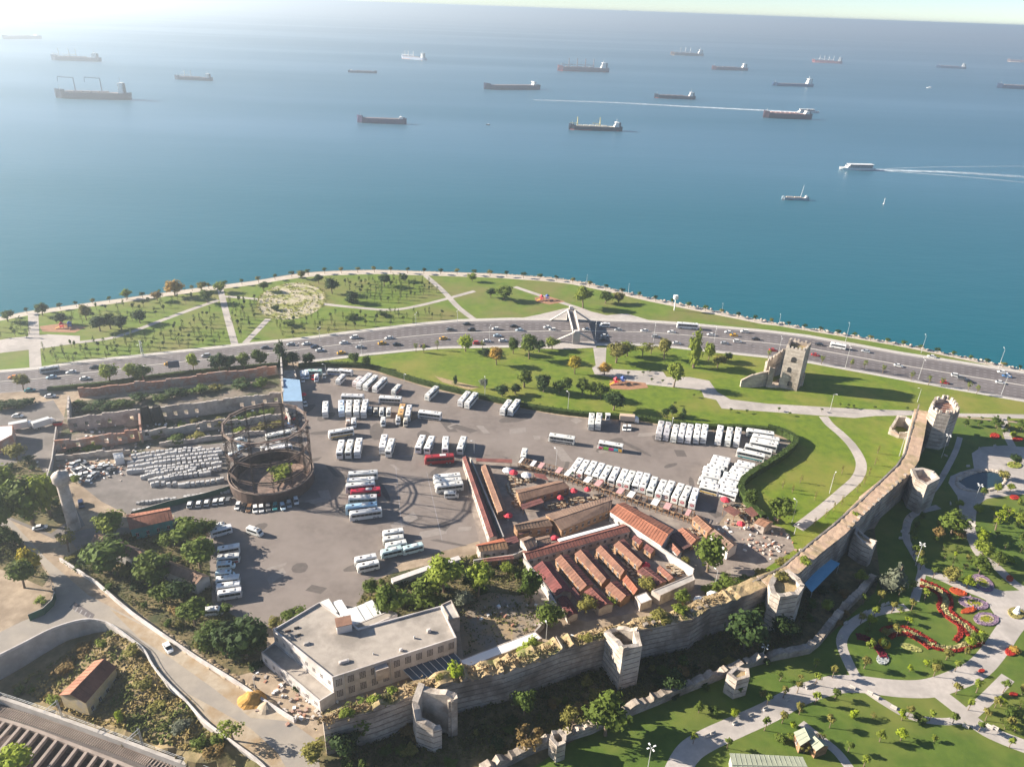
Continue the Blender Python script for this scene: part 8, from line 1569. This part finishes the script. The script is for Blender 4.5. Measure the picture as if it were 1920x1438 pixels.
# wall between cutting and field, with its fence
wp = smooth(P2([(-40, 1293), (0, 1303), (90, 1333), (180, 1365), (270, 1398), (375, 1437), (420, 1456)], RZ + 2.2), 5); c = wp[10]; t = thing('cutting_wall', 'concrete wall with a thin fence between railway cutting and field', 'wall', (*c, RZ)); b = MB()
for i in range(len(wp) - 1):
    a, e = wp[i] - c, wp[i + 1] - c; u = (e - a).normalized(); nn = Vector((u.y, -u.x)); b.prism([a, e, e + nn * .9, a + nn * .9], -.5, 2.2)
    g = MB(); g.tube((*a, 2.2), (*a, 3.5), .05, n=4); g.build('fence_post', M['metal'], t)
b.build('wall', M['concrete'], t); g = MB()
for z in (2.8, 3.4):
    for i in range(len(wp) - 1): g.tube((*(wp[i] - c), z), (*(wp[i + 1] - c), z), .04, n=3)
g.build('fence_rail', M['metal'], t)
# concrete beams over the pit
ep = smooth(P2([(-30, 1338), (20, 1352), (80, 1372), (150, 1399), (220, 1426), (290, 1456)], RZ), 8); c = ep[16]; t = thing('beam_deck', 'row of slanting pale concrete beams over a dark pit at the lower left', 'structure', (*c, RZ)); b = MB()
b.quad((*(ep[0] - c + Vector((0, .3))), -4), (*(ep[0] - c + Vector((-60, -60))), -4), (*(ep[-1] - c + Vector((20, -60))), -4), (*(ep[-1] - c), -4)); b.build('pit_floor', mat('pit', (.06, .042, .04), (.10, .075, .07), .5, .95), t)
b = MB()
for i in range(len(ep) - 1): a, e = ep[i] - c, ep[i + 1] - c; b.quad((*a, -4), (*e, -4), (*e, .05), (*a, .05)); u = (e - a).normalized(); nn = Vector((u.y, -u.x)); b.prism([a, e, e + nn * .8, a + nn * .8], -.4, .55)
b.build('edge_beam', M['beam'], t)
zi = zz(0, 1080, 4.0); bd = (P2(zi((70, 1310)), RZ)[0] - P2(zi((215, 1140)), RZ)[0]).normalized(); bb = MB(); bb.box(9, 0, -.55, 18, .75, 1.0); bme2 = bb.mesh('beam', M['beam']); ba = math.atan2(bd.y, bd.x)
for k in range(19):
    f = (k + .3) / 19 * (len(ep) - 1); j = int(f); p = ep[j].lerp(ep[min(j + 1, len(ep) - 1)], f - j) - c; link('beam', bme2, t, loc=(p.x, p.y, 0), rz=ba)
for u, v, lb in ((117, 1345, 'left catenary mast beside the derelict house'), (268, 1398, 'right catenary mast at the cutting wall')):
    p = G(u, v, RZ + 2); t = thing('catenary_mast', lb, 'mast', p); b = MB()
    for s in (-.2, .2): b.tube((s, 0, -2), (s, 0, 6.5), .08, n=4)
    for k in range(8): b.tube((-.2, 0, k * .8), (.2, 0, k * .8 + .8), .05, n=3)
    b.build('post', M['metal'], t); b = MB(); b.tube((0, 0, 6.2), (-1.6, -3.2, 6.0), .08, n=4); b.tube((0, 0, 5.0), (-1.6, -3.2, 5.6), .06, n=4); b.build('bracket', M['metal'], t)
# guard rail above the field
b = MB(); t = thing('guard_rail', 'thin metal guard rail on the street edge above the field', 'fence', (*ret[20], 0)); c = ret[20]
for i in range(18, 34): a, e = ret[i] - c, ret[i + 1] - c; b.tube((*a, 1.35), (*e, 1.35), .06, n=4); g = MB(); g.tube((*a, .7), (*a, 1.4), .05, n=4); g.build('post', M['metal'], t)
b.build('rail', M['metal'], t)
# small booth
p = G(1139, 786); t = thing('ticket_booth', 'tiny white booth beside the two upright coaches', 'booth', p); b = MB(); b.box(0, 0, 0, 1.8, 1.8, 2.5); b.build('cabin', M['white'], t); b = MB(); b.box(0, 0, 2.5, 2.2, 2.2, .15); b.build('roof', M['sheet'], t); b = MB(); b.box(0, -.92, 1, 1.2, .05, .9); b.build('window', M['glass'], t)
# the prototypes themselves are not part of the place
for pr_ in (B_COACH, B_MIDI, B_VAN, B_LOR, C_SEDAN, C_HATCH, C_SUV, B_TAB):
    for ch in list(pr_.children): bpy.data.objects.remove(ch)
    bpy.data.objects.remove(pr_)
# things that look alike are told apart by their place in the picture, counted along it
def px_of(p):
    q = Vector((p[0], p[1], p[2] - CAMH)); z = q.dot(Vector((XC[2], YC[2], ZC[2]))); return q.dot(Vector((XC[0], YC[0], ZC[0]))) / z
same = {}
for o in COL.objects:
    if not o.parent and 'label' in o: same.setdefault(o['label'], []).append(o)
for lb, os_ in same.items():
    if 1 < len(os_) <= 40 and len(lb.split()) <= 13:
        os_.sort(key=lambda o: px_of(o.location))
        for i, o in enumerate(os_): o['label'] = f'{lb}, {nth(i, len(os_))}'
